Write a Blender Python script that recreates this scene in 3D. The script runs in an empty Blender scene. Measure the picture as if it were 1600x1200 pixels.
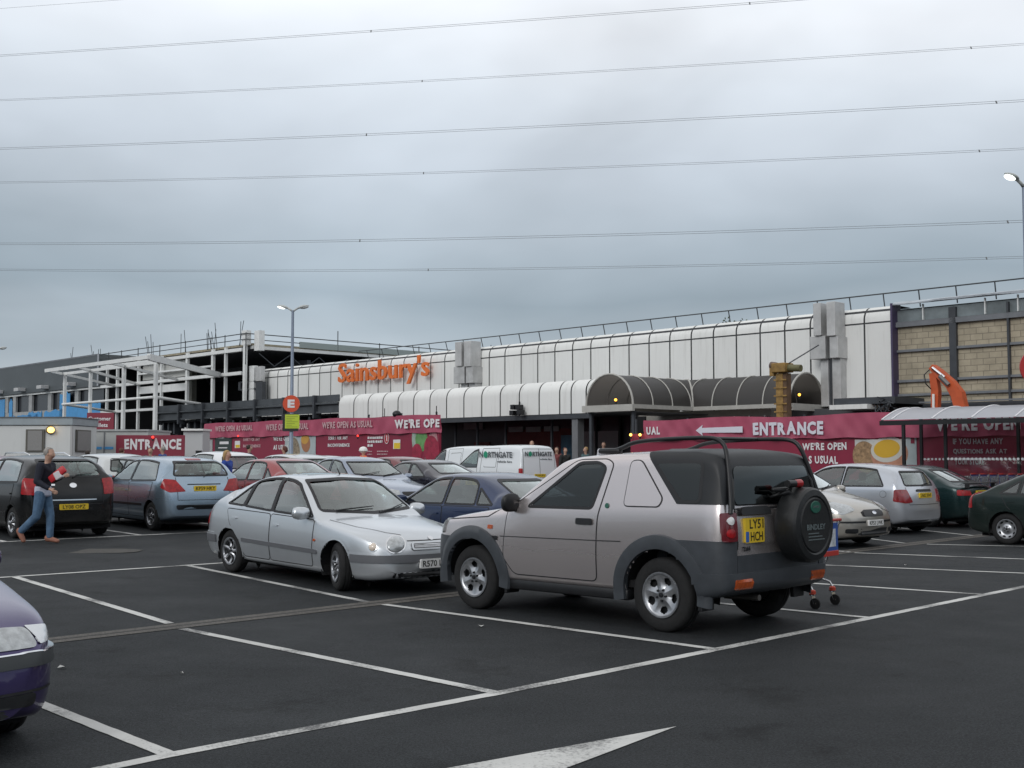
import bpy, bmesh, random, math
from math import sin, cos, atan, atan2, radians, pi, hypot, sqrt, tan, degrees
from mathutils import Vector, Matrix
from mathutils.bvhtree import BVHTree
from mathutils.interpolate import poly_3d_calc
from mathutils.geometry import delaunay_2d_cdt
random.seed(7)
S = bpy.context.scene
COL = S.collection

# ------------------------------------------------------------------ camera
F = 1800.0
TH = atan(112 / F)
camd = bpy.data.cameras.new('camera'); cam = bpy.data.objects.new('camera', camd); COL.objects.link(cam)
camd.sensor_fit = 'HORIZONTAL'; camd.sensor_width = 36.0; camd.lens = 36.0 * F / 1600.0
camd.clip_start = 0.05; camd.clip_end = 3000
cam.location = (0, 0, 1.7); cam.rotation_euler = (pi / 2 + TH, 0, 0)
S.camera = cam
S.view_settings.view_transform = 'Standard'; S.view_settings.look = 'None'
S.view_settings.exposure = 0.0; S.view_settings.gamma = 1.0
S.render.resolution_x = 1024; S.render.resolution_y = 768
S.cycles.use_denoising = True
S.cycles.max_bounces = 8; S.cycles.transparent_max_bounces = 24

# ------------------------------------------------------------------ world and sun
SUN_EL, SUN_AZ = radians(27), radians(212)
w = bpy.data.worlds.new('World'); S.world = w; w.use_nodes = True
N = w.node_tree.nodes; K = w.node_tree.links; N.clear()
def wn(t, **k):
    n = N.new(t)
    for a, b in k.items(): setattr(n, a, b)
    return n
def wmath(op, a, b=None, c=None):
    n = wn('ShaderNodeMath', operation=op)
    for i, v in enumerate((a, b, c)):
        if v is None: continue
        if isinstance(v, (int, float)): n.inputs[i].default_value = v
        else: K.new(v, n.inputs[i])
    return n.outputs[0]
tc = wn('ShaderNodeTexCoord'); sep = wn('ShaderNodeSeparateXYZ'); K.new(tc.outputs['Generated'], sep.inputs[0])
zc = wmath('MAXIMUM', sep.outputs[2], 0.0)
den = wmath('ADD', zc, 0.10)
cmb = wn('ShaderNodeCombineXYZ')
K.new(wmath('DIVIDE', sep.outputs[0], den), cmb.inputs[0]); K.new(wmath('DIVIDE', sep.outputs[1], den), cmb.inputs[1])
def wnoise(scale, detail, off, rough=.5, dist=0.0, sx=1, sy=1):
    mp = wn('ShaderNodeMapping'); K.new(cmb.outputs[0], mp.inputs[0]); mp.inputs['Location'].default_value = off
    mp.inputs['Scale'].default_value = (sx, sy, 1)
    n = wn('ShaderNodeTexNoise'); n.inputs['Scale'].default_value = scale; n.inputs['Detail'].default_value = detail
    n.inputs['Roughness'].default_value = rough; n.inputs['Distortion'].default_value = dist
    K.new(mp.outputs[0], n.inputs[0]); return n.outputs[0]
n1 = wnoise(.42, 4, (3.1, 1.7, 0), .48, .25)
def dnoise(scale, detail, off, zs, rough=.5, dist=.3):
    mp = wn('ShaderNodeMapping'); K.new(tc.outputs['Generated'], mp.inputs[0]); mp.inputs['Location'].default_value = off; mp.inputs['Scale'].default_value = (1, 1, zs)
    n = wn('ShaderNodeTexNoise'); n.inputs['Scale'].default_value = scale; n.inputs['Detail'].default_value = detail; n.inputs['Roughness'].default_value = rough; n.inputs['Distortion'].default_value = dist
    K.new(mp.outputs[0], n.inputs[0]); return n.outputs[0]
n2 = wmath('ADD', wmath('MULTIPLY', dnoise(2.4, 4, (4.2, 1.3, .6), 2.2, .45, .3), .8), wmath('MULTIPLY', dnoise(7.0, 4, (1.2, 7.3, 2.6), 2.2, .45, .3), .2))
# cloud brightness against height of the view, then broken up by two layers of noise
el = wmath('ADD', zc, wmath('MULTIPLY', wmath('SUBTRACT', n1, .5), .16))
ramp = wn('ShaderNodeValToRGB'); K.new(el, ramp.inputs[0])
cr = ramp.color_ramp
pts = [(0.0, (.52, .575, .625)), (.075, (.48, .545, .605)), (.14, (.335, .405, .465)), (.185, (.42, .49, .555)), (.24, (.60, .665, .74)), (.295, (.74, .80, .87)), (.345, (.87, .91, .965)), (1.0, (1.0, 1.0, 1.0))]
cr.elements[0].position = 0; cr.elements[0].color = (*pts[0][1], 1)
cr.elements[1].position = 1; cr.elements[1].color = (*pts[-1][1], 1)
for p, c in pts[1:-1]:
    e = cr.elements.new(p); e.color = (*c, 1)
gain = wmath('ADD', wmath('MULTIPLY', wmath('SUBTRACT', n2, .485), 1.2), 1.0)
zen = wmath('ADD', wmath('MULTIPLY', wmath('MAXIMUM', wmath('SUBTRACT', zc, .42), 0), -.35), 1.0)
gain = wmath('MULTIPLY', gain, zen)
sc = wn('ShaderNodeVectorMath', operation='SCALE'); K.new(ramp.outputs[0], sc.inputs[0]); K.new(gain, sc.inputs['Scale'])
sky = wn('ShaderNodeTexSky', sky_type='NISHITA', sun_disc=False); sky.sun_elevation = SUN_EL; sky.sun_rotation = SUN_AZ
bg1 = wn('ShaderNodeBackground'); K.new(sky.outputs[0], bg1.inputs[0]); bg1.inputs[1].default_value = .07
bg2 = wn('ShaderNodeBackground'); K.new(sc.outputs[0], bg2.inputs[0]); bg2.inputs[1].default_value = 1.0
mx = wn('ShaderNodeMixShader'); mx.inputs[0].default_value = .93
K.new(bg1.outputs[0], mx.inputs[1]); K.new(bg2.outputs[0], mx.inputs[2])
K.new(mx.outputs[0], wn('ShaderNodeOutputWorld').inputs[0])
sd = bpy.data.lights.new('sun', 'SUN'); sd.energy = .95; sd.angle = radians(24); sd.color = (1, .985, .965)
so = bpy.data.objects.new('sun', sd); COL.objects.link(so)
sdir = Vector((sin(SUN_AZ) * cos(SUN_EL), cos(SUN_AZ) * cos(SUN_EL), sin(SUN_EL)))
so.rotation_euler = sdir.to_track_quat('Z', 'Y').to_euler(); so.location = (0, -10, 40)

# ------------------------------------------------------------------ survey of the site
# bays run along UU, aisles along VV; the tarmac falls gently to a drain between the two near rows
UU = (-.68, .733); VV = (.733, .68)
UB = (-.691, .723); VB = (.723, .691)          # the store: along its front / into it
def gz(s):
    if s < 6.2: return 0.0
    if s < 11.1: return -.05 * (s - 6.2) / 4.9
    return min(-.05 + .014 * (s - 11.1), .215)
def gxy(x, y): return gz(x * UU[0] + y * UU[1])
def ray(px, py):
    dx = (px - 800) / F; dy = (600 - py) / F
    return (dx, cos(TH) - dy * sin(TH), sin(TH) + dy * cos(TH))
def G(px, py):
    r = ray(px, py); z = 0
    for i in range(30):
        k = (z - 1.7) / r[2]; x, y = k * r[0], k * r[1]; z = gxy(x, y)
    return Vector((x, y, z))
def B(px, py, t):                               # point on the upright plane t of the store, in store coordinates
    r = ray(px, py); k = t / (r[0] * VB[0] + r[1] * VB[1]); x, y, z = k * r[0], k * r[1], 1.7 + k * r[2]
    return (-(x * UB[0] + y * UB[1]), t, z)
def LX(px, t): return B(px, 640, t)[0]
def ZB(px, py, t): return B(px, py, t)[2]
def ST(s, t): return Vector((s * UU[0] + t * VV[0], s * UU[1] + t * VV[1], gz(s)))
def AT(px, Y): return Vector(((px - 800) / F * Y, Y, gxy((px - 800) / F * Y, Y)))
def ZAT(py, Y): return 1.7 + (712 - py) / F * Y
ROTB = atan2(-UB[1], -UB[0])

# ------------------------------------------------------------------ materials
MAT = {}
def mat(name, col, rough=.6, metal=0.0, var=0.0, vscale=3.0, bump=0.0, bscale=40.0, coat=0.0, spec=.5, emit=None, es=1.0, stretch=None, rvar=0.0, flake=0.0, coords='Object'):
    if name in MAT: return MAT[name]
    m = bpy.data.materials.new(name); m.use_nodes = True; nt = m.node_tree; b = nt.nodes['Principled BSDF']
    b.inputs['Base Color'].default_value = (*col, 1); b.inputs['Roughness'].default_value = rough
    b.inputs['Metallic'].default_value = metal; b.inputs['Coat Weight'].default_value = coat
    b.inputs['Coat Roughness'].default_value = .03; b.inputs['Specular IOR Level'].default_value = spec
    t = nt.nodes.new('ShaderNodeTexCoord'); mp = nt.nodes.new('ShaderNodeMapping'); nt.links.new(t.outputs[coords], mp.inputs[0])
    if stretch: mp.inputs['Scale'].default_value = stretch
    if var:
        n = nt.nodes.new('ShaderNodeTexNoise'); n.inputs['Scale'].default_value = vscale; n.inputs['Detail'].default_value = 7; n.inputs['Roughness'].default_value = .62
        nt.links.new(mp.outputs[0], n.inputs[0])
        r = nt.nodes.new('ShaderNodeMapRange'); r.inputs[1].default_value = .3; r.inputs[2].default_value = .7
        r.inputs[3].default_value = 1 - var; r.inputs[4].default_value = 1 + var; nt.links.new(n.outputs[0], r.inputs[0])
        v = nt.nodes.new('ShaderNodeVectorMath'); v.operation = 'SCALE'; v.inputs[0].default_value = col
        nt.links.new(r.outputs[0], v.inputs['Scale']); nt.links.new(v.outputs[0], b.inputs['Base Color'])
        if rvar:
            q = nt.nodes.new('ShaderNodeMapRange'); q.inputs[1].default_value = .3; q.inputs[2].default_value = .7
            q.inputs[3].default_value = max(0, rough - rvar); q.inputs[4].default_value = rough + rvar
            nt.links.new(n.outputs[0], q.inputs[0]); nt.links.new(q.outputs[0], b.inputs['Roughness'])
    if bump:
        n = nt.nodes.new('ShaderNodeTexNoise'); n.inputs['Scale'].default_value = bscale; n.inputs['Detail'].default_value = 4
        nt.links.new(mp.outputs[0], n.inputs[0])
        u = nt.nodes.new('ShaderNodeBump'); u.inputs['Strength'].default_value = bump; u.inputs['Distance'].default_value = .01
        nt.links.new(n.outputs[0], u.inputs['Height']); nt.links.new(u.outputs[0], b.inputs['Normal'])
    if emit:
        b.inputs['Emission Color'].default_value = (*emit, 1); b.inputs['Emission Strength'].default_value = es
    MAT[name] = m; return m

def paint(name, col, metal=.55, rough=.32):
    """car paint: clear coat over flaked base, a film of road dust low down on the panels, dark inside face"""
    if name in MAT: return MAT[name]
    m = bpy.data.materials.new(name); m.use_nodes = True; nt = m.node_tree; b = nt.nodes['Principled BSDF']; L = nt.links
    t = nt.nodes.new('ShaderNodeTexCoord')
    n = nt.nodes.new('ShaderNodeTexNoise'); n.inputs['Scale'].default_value = 5; n.inputs['Detail'].default_value = 8; L.new(t.outputs['Object'], n.inputs[0])
    sp = nt.nodes.new('ShaderNodeSeparateXYZ'); L.new(t.outputs['Object'], sp.inputs[0])
    r = nt.nodes.new('ShaderNodeMapRange'); r.inputs[1].default_value = .15; r.inputs[2].default_value = .75; r.inputs[3].default_value = .26; r.inputs[4].default_value = .01
    L.new(sp.outputs[2], r.inputs[0])
    mu = nt.nodes.new('ShaderNodeMath'); mu.operation = 'MULTIPLY'; L.new(r.outputs[0], mu.inputs[0]); L.new(n.outputs[0], mu.inputs[1])
    mi = nt.nodes.new('ShaderNodeMix'); mi.data_type = 'RGBA'; mi.inputs[6].default_value = (*col, 1); mi.inputs[7].default_value = (.16, .15, .135, 1)
    L.new(mu.outputs[0], mi.inputs[0])
    g = nt.nodes.new('ShaderNodeNewGeometry'); mb = nt.nodes.new('ShaderNodeMix'); mb.data_type = 'RGBA'; mb.inputs[7].default_value = (.03, .03, .032, 1)
    L.new(mi.outputs[2], mb.inputs[6]); L.new(g.outputs['Backfacing'], mb.inputs[0]); L.new(mb.outputs[2], b.inputs['Base Color'])
    a = nt.nodes.new('ShaderNodeMath'); a.operation = 'MULTIPLY_ADD'; L.new(mu.outputs[0], a.inputs[0]); a.inputs[1].default_value = 1.2; a.inputs[2].default_value = rough
    L.new(a.outputs[0], b.inputs['Roughness'])
    b.inputs['Metallic'].default_value = metal; b.inputs['Coat Weight'].default_value = .8 if max(col) > .03 else .35; b.inputs['Coat Roughness'].default_value = .05; b.inputs['Specular IOR Level'].default_value = .5 if max(col) > .03 else .3
    MAT[name] = m; return m

def glassmat(name, tint, base=.10, k=.9):
    """thin car or window glass: tinted see-through with a mirror film that grows at grazing angles"""
    m = bpy.data.materials.new(name); m.use_nodes = True; nt = m.node_tree; nt.nodes.clear(); L = nt.links
    o = nt.nodes.new('ShaderNodeOutputMaterial'); tr = nt.nodes.new('ShaderNodeBsdfTransparent'); tr.inputs[0].default_value = (*tint, 1)
    gl = nt.nodes.new('ShaderNodeBsdfGlossy'); gl.inputs[0].default_value = (.92, .97, .96, 1); gl.inputs[1].default_value = .03
    ge = nt.nodes.new('ShaderNodeNewGeometry'); dt = nt.nodes.new('ShaderNodeVectorMath'); dt.operation = 'DOT_PRODUCT'
    L.new(ge.outputs['Normal'], dt.inputs[0]); L.new(ge.outputs['Incoming'], dt.inputs[1])
    def mt(op, a, b):
        n = nt.nodes.new('ShaderNodeMath'); n.operation = op; n.use_clamp = op == 'MULTIPLY_ADD'
        for i, v in enumerate((a, b)):
            if isinstance(v, (int, float)): n.inputs[i].default_value = v
            else: L.new(v, n.inputs[i])
        return n
    ab = mt('ABSOLUTE', dt.outputs['Value'], 0); sb = mt('SUBTRACT', 1.0, ab.outputs[0]); pw = mt('POWER', sb.outputs[0], 4.0)
    ma = mt('MULTIPLY_ADD', pw.outputs[0], k); ma.inputs[2].default_value = base
    mx = nt.nodes.new('ShaderNodeMixShader'); L.new(ma.outputs[0], mx.inputs[0])
    L.new(tr.outputs[0], mx.inputs[1]); L.new(gl.outputs[0], mx.inputs[2]); L.new(mx.outputs[0], o.inputs[0])
    MAT[name] = m; return m

GLASS = glassmat('car_glass', (.52, .60, .57), .15, 1.7)
PRIVACY = glassmat('dark_car_glass', (.16, .18, .19), .06, 1.2)
PANEG = glassmat('pane_glass', (.75, .8, .8), .05, 1.0)
BLACK = mat('black_plastic', (.009, .0095, .011), .45, var=.25, vscale=8)
RUBBER = mat('rubber', (.010, .010, .0105), .85, var=.3, vscale=20, bump=.3, bscale=60)
SEAL = mat('window_seal', (.012, .012, .014), .55)
CHROME = mat('chrome', (.75, .76, .78), .12, metal=1.0)
ALLOY = mat('alloy', (.42, .43, .45), .34, metal=.85, var=.22, vscale=10)
WELL = mat('wheel_well_black', (.008, .008, .009), .95)
SEAT = mat('seat_cloth', (.10, .105, .115), .9, var=.3, vscale=30)
DASH = mat('dashboard_grey', (.04, .042, .045), .7)
LAMPC = mat('headlamp_lens', (.40, .42, .43), .16, metal=.35, var=.3, vscale=18, bump=.5, bscale=30, coat=1)
TAILR = mat('tail_lamp_red', (.33, .010, .014), .28, var=.35, vscale=18, coat=.35, spec=.3)
TAILO = mat('tail_lamp_amber', (.42, .075, .015), .25, var=.3, vscale=25, coat=.4)
TAILW = mat('tail_lamp_clear', (.75, .75, .75), .15, var=.2, vscale=25, coat=1)
PLY = mat('plate_yellow', (.72, .50, .03), .45, var=.08)
PLW = mat('plate_white', (.75, .75, .74), .45, var=.08)
PLB = mat('plate_black', (.01, .01, .01), .5)
PLBL = mat('plate_blue', (.03, .12, .45), .5)
CLAD = mat('grey_bumper_plastic', (.046, .052, .060), .45, var=.15, vscale=9)
WHITE = mat('white_paint', (.80, .80, .78), .4, var=.05)

# ------------------------------------------------------------------ mesh helpers
class MB:
    def __init__(s): s.v = []; s.f = []
    def add(s, vs, fs):
        o = len(s.v); s.v += [tuple(v) for v in vs]; s.f += [tuple(i + o for i in f) for f in fs]; return s
    def box(s, x0, x1, y0, y1, z0, z1):
        x0, x1 = min(x0, x1), max(x0, x1); y0, y1 = min(y0, y1), max(y0, y1); z0, z1 = min(z0, z1), max(z0, z1)
        return s.add([(x0, y0, z0), (x1, y0, z0), (x1, y1, z0), (x0, y1, z0), (x0, y0, z1), (x1, y0, z1), (x1, y1, z1), (x0, y1, z1)],
                     [(0, 3, 2, 1), (4, 5, 6, 7), (0, 1, 5, 4), (1, 2, 6, 5), (2, 3, 7, 6), (3, 0, 4, 7)])
    def bbox(s, x0, x1, y0, y1, z0, z1, r=.01):       # box with chamfered edges
        bm = bmesh.new(); bmesh.ops.create_cube(bm, size=1)
        for v in bm.verts: v.co = Vector(((x0 + x1) / 2 + v.co.x * abs(x1 - x0), (y0 + y1) / 2 + v.co.y * abs(y1 - y0), (z0 + z1) / 2 + v.co.z * abs(z1 - z0)))
        bmesh.ops.bevel(bm, geom=bm.edges[:], offset=min(r, .49 * min(abs(x1 - x0), abs(y1 - y0), abs(z1 - z0))), segments=2, affect='EDGES', profile=.5)
        bm.verts.index_update(); s.add([v.co[:] for v in bm.verts], [[v.index for v in f.verts] for f in bm.faces]); bm.free(); return s
    def path(s, pts, r, n=8, cap=True, closed=False):
        pts = [Vector(p) for p in pts]; rs = r if isinstance(r, (list, tuple)) else [r] * len(pts); vs = []; fs = []; up0 = None
        for i, p in enumerate(pts):
            a = pts[(i - 1) % len(pts)] if (i or closed) else p; b = pts[(i + 1) % len(pts)] if (i < len(pts) - 1 or closed) else p
            d = (b - a).normalized()
            if up0 is None: up0 = Vector((0, 0, 1)) if abs(d.z) < .9 else Vector((1, 0, 0))
            x = d.cross(up0).normalized(); y = x.cross(d).normalized(); up0 = y
            for k in range(n):
                an = 2 * pi * k / n; vs.append(p + (x * cos(an) + y * sin(an)) * rs[i])
        m = len(pts)
        for i in range(m if closed else m - 1):
            for k in range(n):
                a, b = i * n + k, i * n + (k + 1) % n; j = (i + 1) % m
                fs.append((a, b, j * n + (k + 1) % n, j * n + k))
        if cap and not closed: fs.append(tuple(range(n))[::-1]); fs.append(tuple((m - 1) * n + k for k in range(n)))
        return s.add(vs, fs)
    def beam(s, a, b, w, h):                            # rectangular bar from a to b
        a, b = Vector(a), Vector(b); d = (b - a).normalized()
        up = Vector((0, 0, 1)) if abs(d.z) < .95 else Vector((0, 1, 0))
        x = d.cross(up).normalized() * w / 2; y = x.normalized().cross(d) * h / 2
        return s.add([p + q for p in (a, b) for q in (-x - y, x - y, x + y, -x + y)], [(0, 3, 2, 1), (4, 5, 6, 7), (0, 1, 5, 4), (1, 2, 6, 5), (2, 3, 7, 6), (3, 0, 4, 7)])
    def lathe(s, prof, n=32, axis='Y', c=(0, 0, 0)):   # prof: (radius, along axis)
        vs = []; fs = []
        for r, h in prof:
            for k in range(n):
                a = 2 * pi * k / n
                p = {'Y': (r * cos(a), h, r * sin(a)), 'Z': (r * cos(a), r * sin(a), h), 'X': (h, r * cos(a), r * sin(a))}[axis]
                vs.append((p[0] + c[0], p[1] + c[1], p[2] + c[2]))
        for i in range(len(prof) - 1):
            for k in range(n): fs.append((i * n + k, i * n + (k + 1) % n, (i + 1) * n + (k + 1) % n, (i + 1) * n + k))
        return s.add(vs, fs)
    def prism(s, poly, fn0, fn1):                       # 2-D polygon; fn maps (u,v) to 3-D front and back
        n = len(poly); vs = [fn0(*p) for p in poly] + [fn1(*p) for p in poly]
        return s.add(vs, [tuple(range(n)), tuple(range(2 * n - 1, n - 1, -1))] + [(i, i + n, (i + 1) % n + n, (i + 1) % n) for i in range(n)])
    def ball(s, c, r, n=12, m=8, sc=(1, 1, 1)):
        prof = [(r * sin(pi * i / m), -r * cos(pi * i / m)) for i in range(m + 1)]; k = MB().lathe([(max(a, 1e-4), b) for a, b in prof], n, 'Z')
        return s.add([(c[0] + v[0] * sc[0], c[1] + v[1] * sc[1], c[2] + v[2] * sc[2]) for v in k.v], k.f)
    def xf(s, M): s.v = [tuple(M @ Vector(v)) for v in s.v]; return s
    def mesh(s, name, m, smooth=None):
        me = bpy.data.meshes.new(name); me.from_pydata(s.v, [], s.f); me.materials.append(m)
        if smooth:
            me.shade_smooth()
            if smooth is not True:
                try: me.set_sharp_from_angle(angle=radians(smooth))
                except Exception: pass
        me.update(); return me
    def build(s, name, m, parent=None, smooth=None, fix=True):
        if parent is not None and '_b' in parent:
            bx, by, bz = parent['_b']; s.v = [(x - bx, y - by, z - bz) for x, y, z in s.v]
        me = s.mesh(name, m, smooth)
        if hasattr(s, 'N'):
            me.shade_smooth(); me.normals_split_custom_set_from_vertices(s.N); fix = False
        if fix:
            bm = bmesh.new(); bm.from_mesh(me); bmesh.ops.recalc_face_normals(bm, faces=bm.faces[:]); bm.to_mesh(me); bm.free()
        o = link(name, me, parent)
        if parent is not None and '_b' in parent: o['_b'] = list(parent['_b'])
        return o
def link(name, me, parent=None):
    o = bpy.data.objects.new(name, me); COL.objects.link(o)
    if parent is not None: o.parent = parent
    return o
BASES = {}
def tag(o, label, cat, group=None, kind=None):
    if label: o['label'] = label
    if cat: o['category'] = cat
    if group: o['group'] = group
    if kind: o['kind'] = kind
    return o
def thing(name, label, cat, loc=(0, 0, 0), rz=0, group=None, store=False):
    """Empty at the base of a thing. store=True: loc and all its meshes are given in store coordinates."""
    o = bpy.data.objects.new(name, None); COL.objects.link(o); o.empty_display_size = .2
    if store:
        lx, ly, lz = loc; s_ = -lx
        o.location = (s_ * UB[0] + ly * VB[0], s_ * UB[1] + ly * VB[1], lz); o.rotation_euler = (0, 0, ROTB)
        BASES[o.name] = (lx, ly, lz); o['_b'] = (lx, ly, lz)
    else:
        o.location = loc; o.rotation_euler = (0, 0, rz)
    return tag(o, label, cat, group)
def dup(root, loc=None, rz=None, label=None, mats=None):
    def cp(o, par):
        c = o.copy(); COL.objects.link(c); c.parent = par
        if mats and c.type == 'MESH' and c.data.materials and c.data.materials[0].name in mats:
            c.data = c.data.copy(); c.data.materials[0] = mats[o.data.materials[0].name]
        for ch in [q for q in bpy.data.objects if q.parent == o]: cp(ch, c)
        return c
    r = cp(root, None)
    if loc is not None: r.location = loc
    if rz is not None: r.rotation_euler = (0, 0, rz)
    if label: r['label'] = label
    return r

# ---- lettering
def glyphs(txt, size=1.0, bold=.0, ext=.002, res=2, spacing=1.0):
    c = bpy.data.curves.new('t', 'FONT'); c.body = txt; c.size = size; c.offset = bold * size; c.extrude = ext; c.resolution_u = res
    c.space_character = spacing; c.fill_mode = 'BOTH'
    o = bpy.data.objects.new('t', c); COL.objects.link(o); bpy.context.view_layer.update()
    dg = bpy.context.evaluated_depsgraph_get(); me = bpy.data.meshes.new_from_object(o.evaluated_get(dg))
    vs = [v.co.copy() for v in me.vertices]; fs = [tuple(p.vertices) for p in me.polygons]
    bpy.data.objects.remove(o); bpy.data.curves.remove(c); bpy.data.meshes.remove(me); return vs, fs
def lettering(name, txt, m, org, right, up, width=None, height=None, parent=None, bold=.02, ext=.004, wob=0.0, spacing=1.0, lift=.006):
    """flat letters; org is the lower-left corner; right/up unit vectors; width and height are what the whole word must measure"""
    vs = []; fs = []
    if wob:
        x = 0; rr = random.Random(len(txt) * 7 + ord(txt[0]))
        for ch in txt:
            if ch == ' ': x += .38; continue
            v, f = glyphs(ch, 1, bold, ext)
            x0 = min(p.x for p in v); x1 = max(p.x for p in v); a = rr.uniform(-wob, wob); sy = 1 + rr.uniform(-wob, wob) * 1.2; dy = rr.uniform(-wob, wob) * .4
            o = len(vs)
            for p in v:
                q = Vector((p.x - x0, p.y * sy, p.z)); vs.append(Vector((x + q.x * cos(a) - q.y * sin(a), q.x * sin(a) + q.y * cos(a) + dy, p.z)))
            fs += [tuple(i + o for i in t) for t in f]; x += (x1 - x0) + .09
    else: vs, fs = glyphs(txt, 1, bold, ext, spacing=spacing)
    x0 = min(p.x for p in vs); x1 = max(p.x for p in vs); y0 = min(p.y for p in vs); y1 = max(p.y for p in vs)
    sy = (height / (y1 - y0)) if height else None; sx = (width / (x1 - x0)) if width else sy
    sy = sy or sx
    r, u = Vector(right).normalized(), Vector(up).normalized(); n = r.cross(u)
    b = MB(); b.add([Vector(org) + r * (p.x - x0) * sx + u * (p.y - y0) * sy + n * (p.z + lift) for p in vs], fs)
    return b.build(name, m, parent, fix=False)

# ------------------------------------------------------------------ vehicles
def chaikin(p, it=2):
    for _ in range(it):
        q = [p[0]]
        for a, b in zip(p[:-1], p[1:]):
            q.append((a[0] * .75 + b[0] * .25, a[1] * .75 + b[1] * .25)); q.append((a[0] * .25 + b[0] * .75, a[1] * .25 + b[1] * .75))
        q.append(p[-1]); p = q
    return p
def interp(t, x):
    if x <= t[0][0]: return t[0][1]
    for a, b in zip(t[:-1], t[1:]):
        if x <= b[0]: return a[1] + (b[1] - a[1]) * (x - a[0]) / max(b[0] - a[0], 1e-6)
    return t[-1][1]
def inpoly(x, y, p):
    c = False; j = len(p) - 1
    for i in range(len(p)):
        if (p[i][1] > y) != (p[j][1] > y) and x < (p[j][0] - p[i][0]) * (y - p[i][1]) / (p[j][1] - p[i][1]) + p[i][0]: c = not c
        j = i
    return c
def area(p): return .5 * sum(p[i][0] * p[(i + 1) % len(p)][1] - p[(i + 1) % len(p)][0] * p[i][1] for i in range(len(p)))
def inset(p, d):                                        # shrink (d>0) a polygon
    n = len(p); s = 1 if area(p) > 0 else -1; out = []
    for i in range(n):
        a, b, c = p[i - 1], p[i], p[(i + 1) % n]
        e1 = Vector((b[0] - a[0], b[1] - a[1])); e2 = Vector((c[0] - b[0], c[1] - b[1]))
        if e1.length < 1e-6 or e2.length < 1e-6: out.append(b); continue
        n1 = Vector((-e1.y, e1.x)).normalized() * s; n2 = Vector((-e2.y, e2.x)).normalized() * s
        k = n1 + n2; k = k / max(k.length_squared / 2, .35); out.append((b[0] + k.x * d, b[1] + k.y * d))
    return out
def rnd(p, r, n=4):                                     # round the corners of a polygon
    out = []; m = len(p)
    for i in range(m):
        a, b, c = Vector(p[i - 1]), Vector(p[i]), Vector(p[(i + 1) % m]); la, lc = (a - b).length, (c - b).length
        q = min(r, .45 * la, .45 * lc); s = b + (a - b) / max(la, 1e-6) * q; e = b + (c - b) / max(lc, 1e-6) * q
        for k in range(n + 1):
            t = k / n; out.append(tuple(s * (1 - t) ** 2 + b * 2 * t * (1 - t) + e * t * t))
    return out
def clip(p, a, b):                                      # keep the part of p left of the line a->b
    out = []; sd = lambda q: (b[0] - a[0]) * (q[1] - a[1]) - (b[1] - a[1]) * (q[0] - a[0])
    for i in range(len(p)):
        u, v = p[i], p[(i + 1) % len(p)]; su, sv = sd(u), sd(v)
        if su >= 0: out.append(u)
        if su * sv < 0: t = su / (su - sv); out.append((u[0] + (v[0] - u[0]) * t, u[1] + (v[1] - u[1]) * t))
    return out
def resamp(p, d, closed=True):
    out = []; m = len(p)
    for i in range(m if closed else m - 1):
        a, b = p[i], p[(i + 1) % m]; L = hypot(b[0] - a[0], b[1] - a[1]); k = max(1, int(math.ceil(L / d)))
        if L < 1e-5: continue
        for j in range(k): out.append((a[0] + (b[0] - a[0]) * j / k, a[1] + (b[1] - a[1]) * j / k))
    if not closed: out.append(p[-1])
    return out
def ell(cx, cy, rx, ry, n=28, rot=0): return [(cx + rx * cos(2 * pi * i / n) * cos(rot) - ry * sin(2 * pi * i / n) * sin(rot), cy + rx * cos(2 * pi * i / n) * sin(rot) + ry * sin(2 * pi * i / n) * cos(rot)) for i in range(n)]

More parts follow.
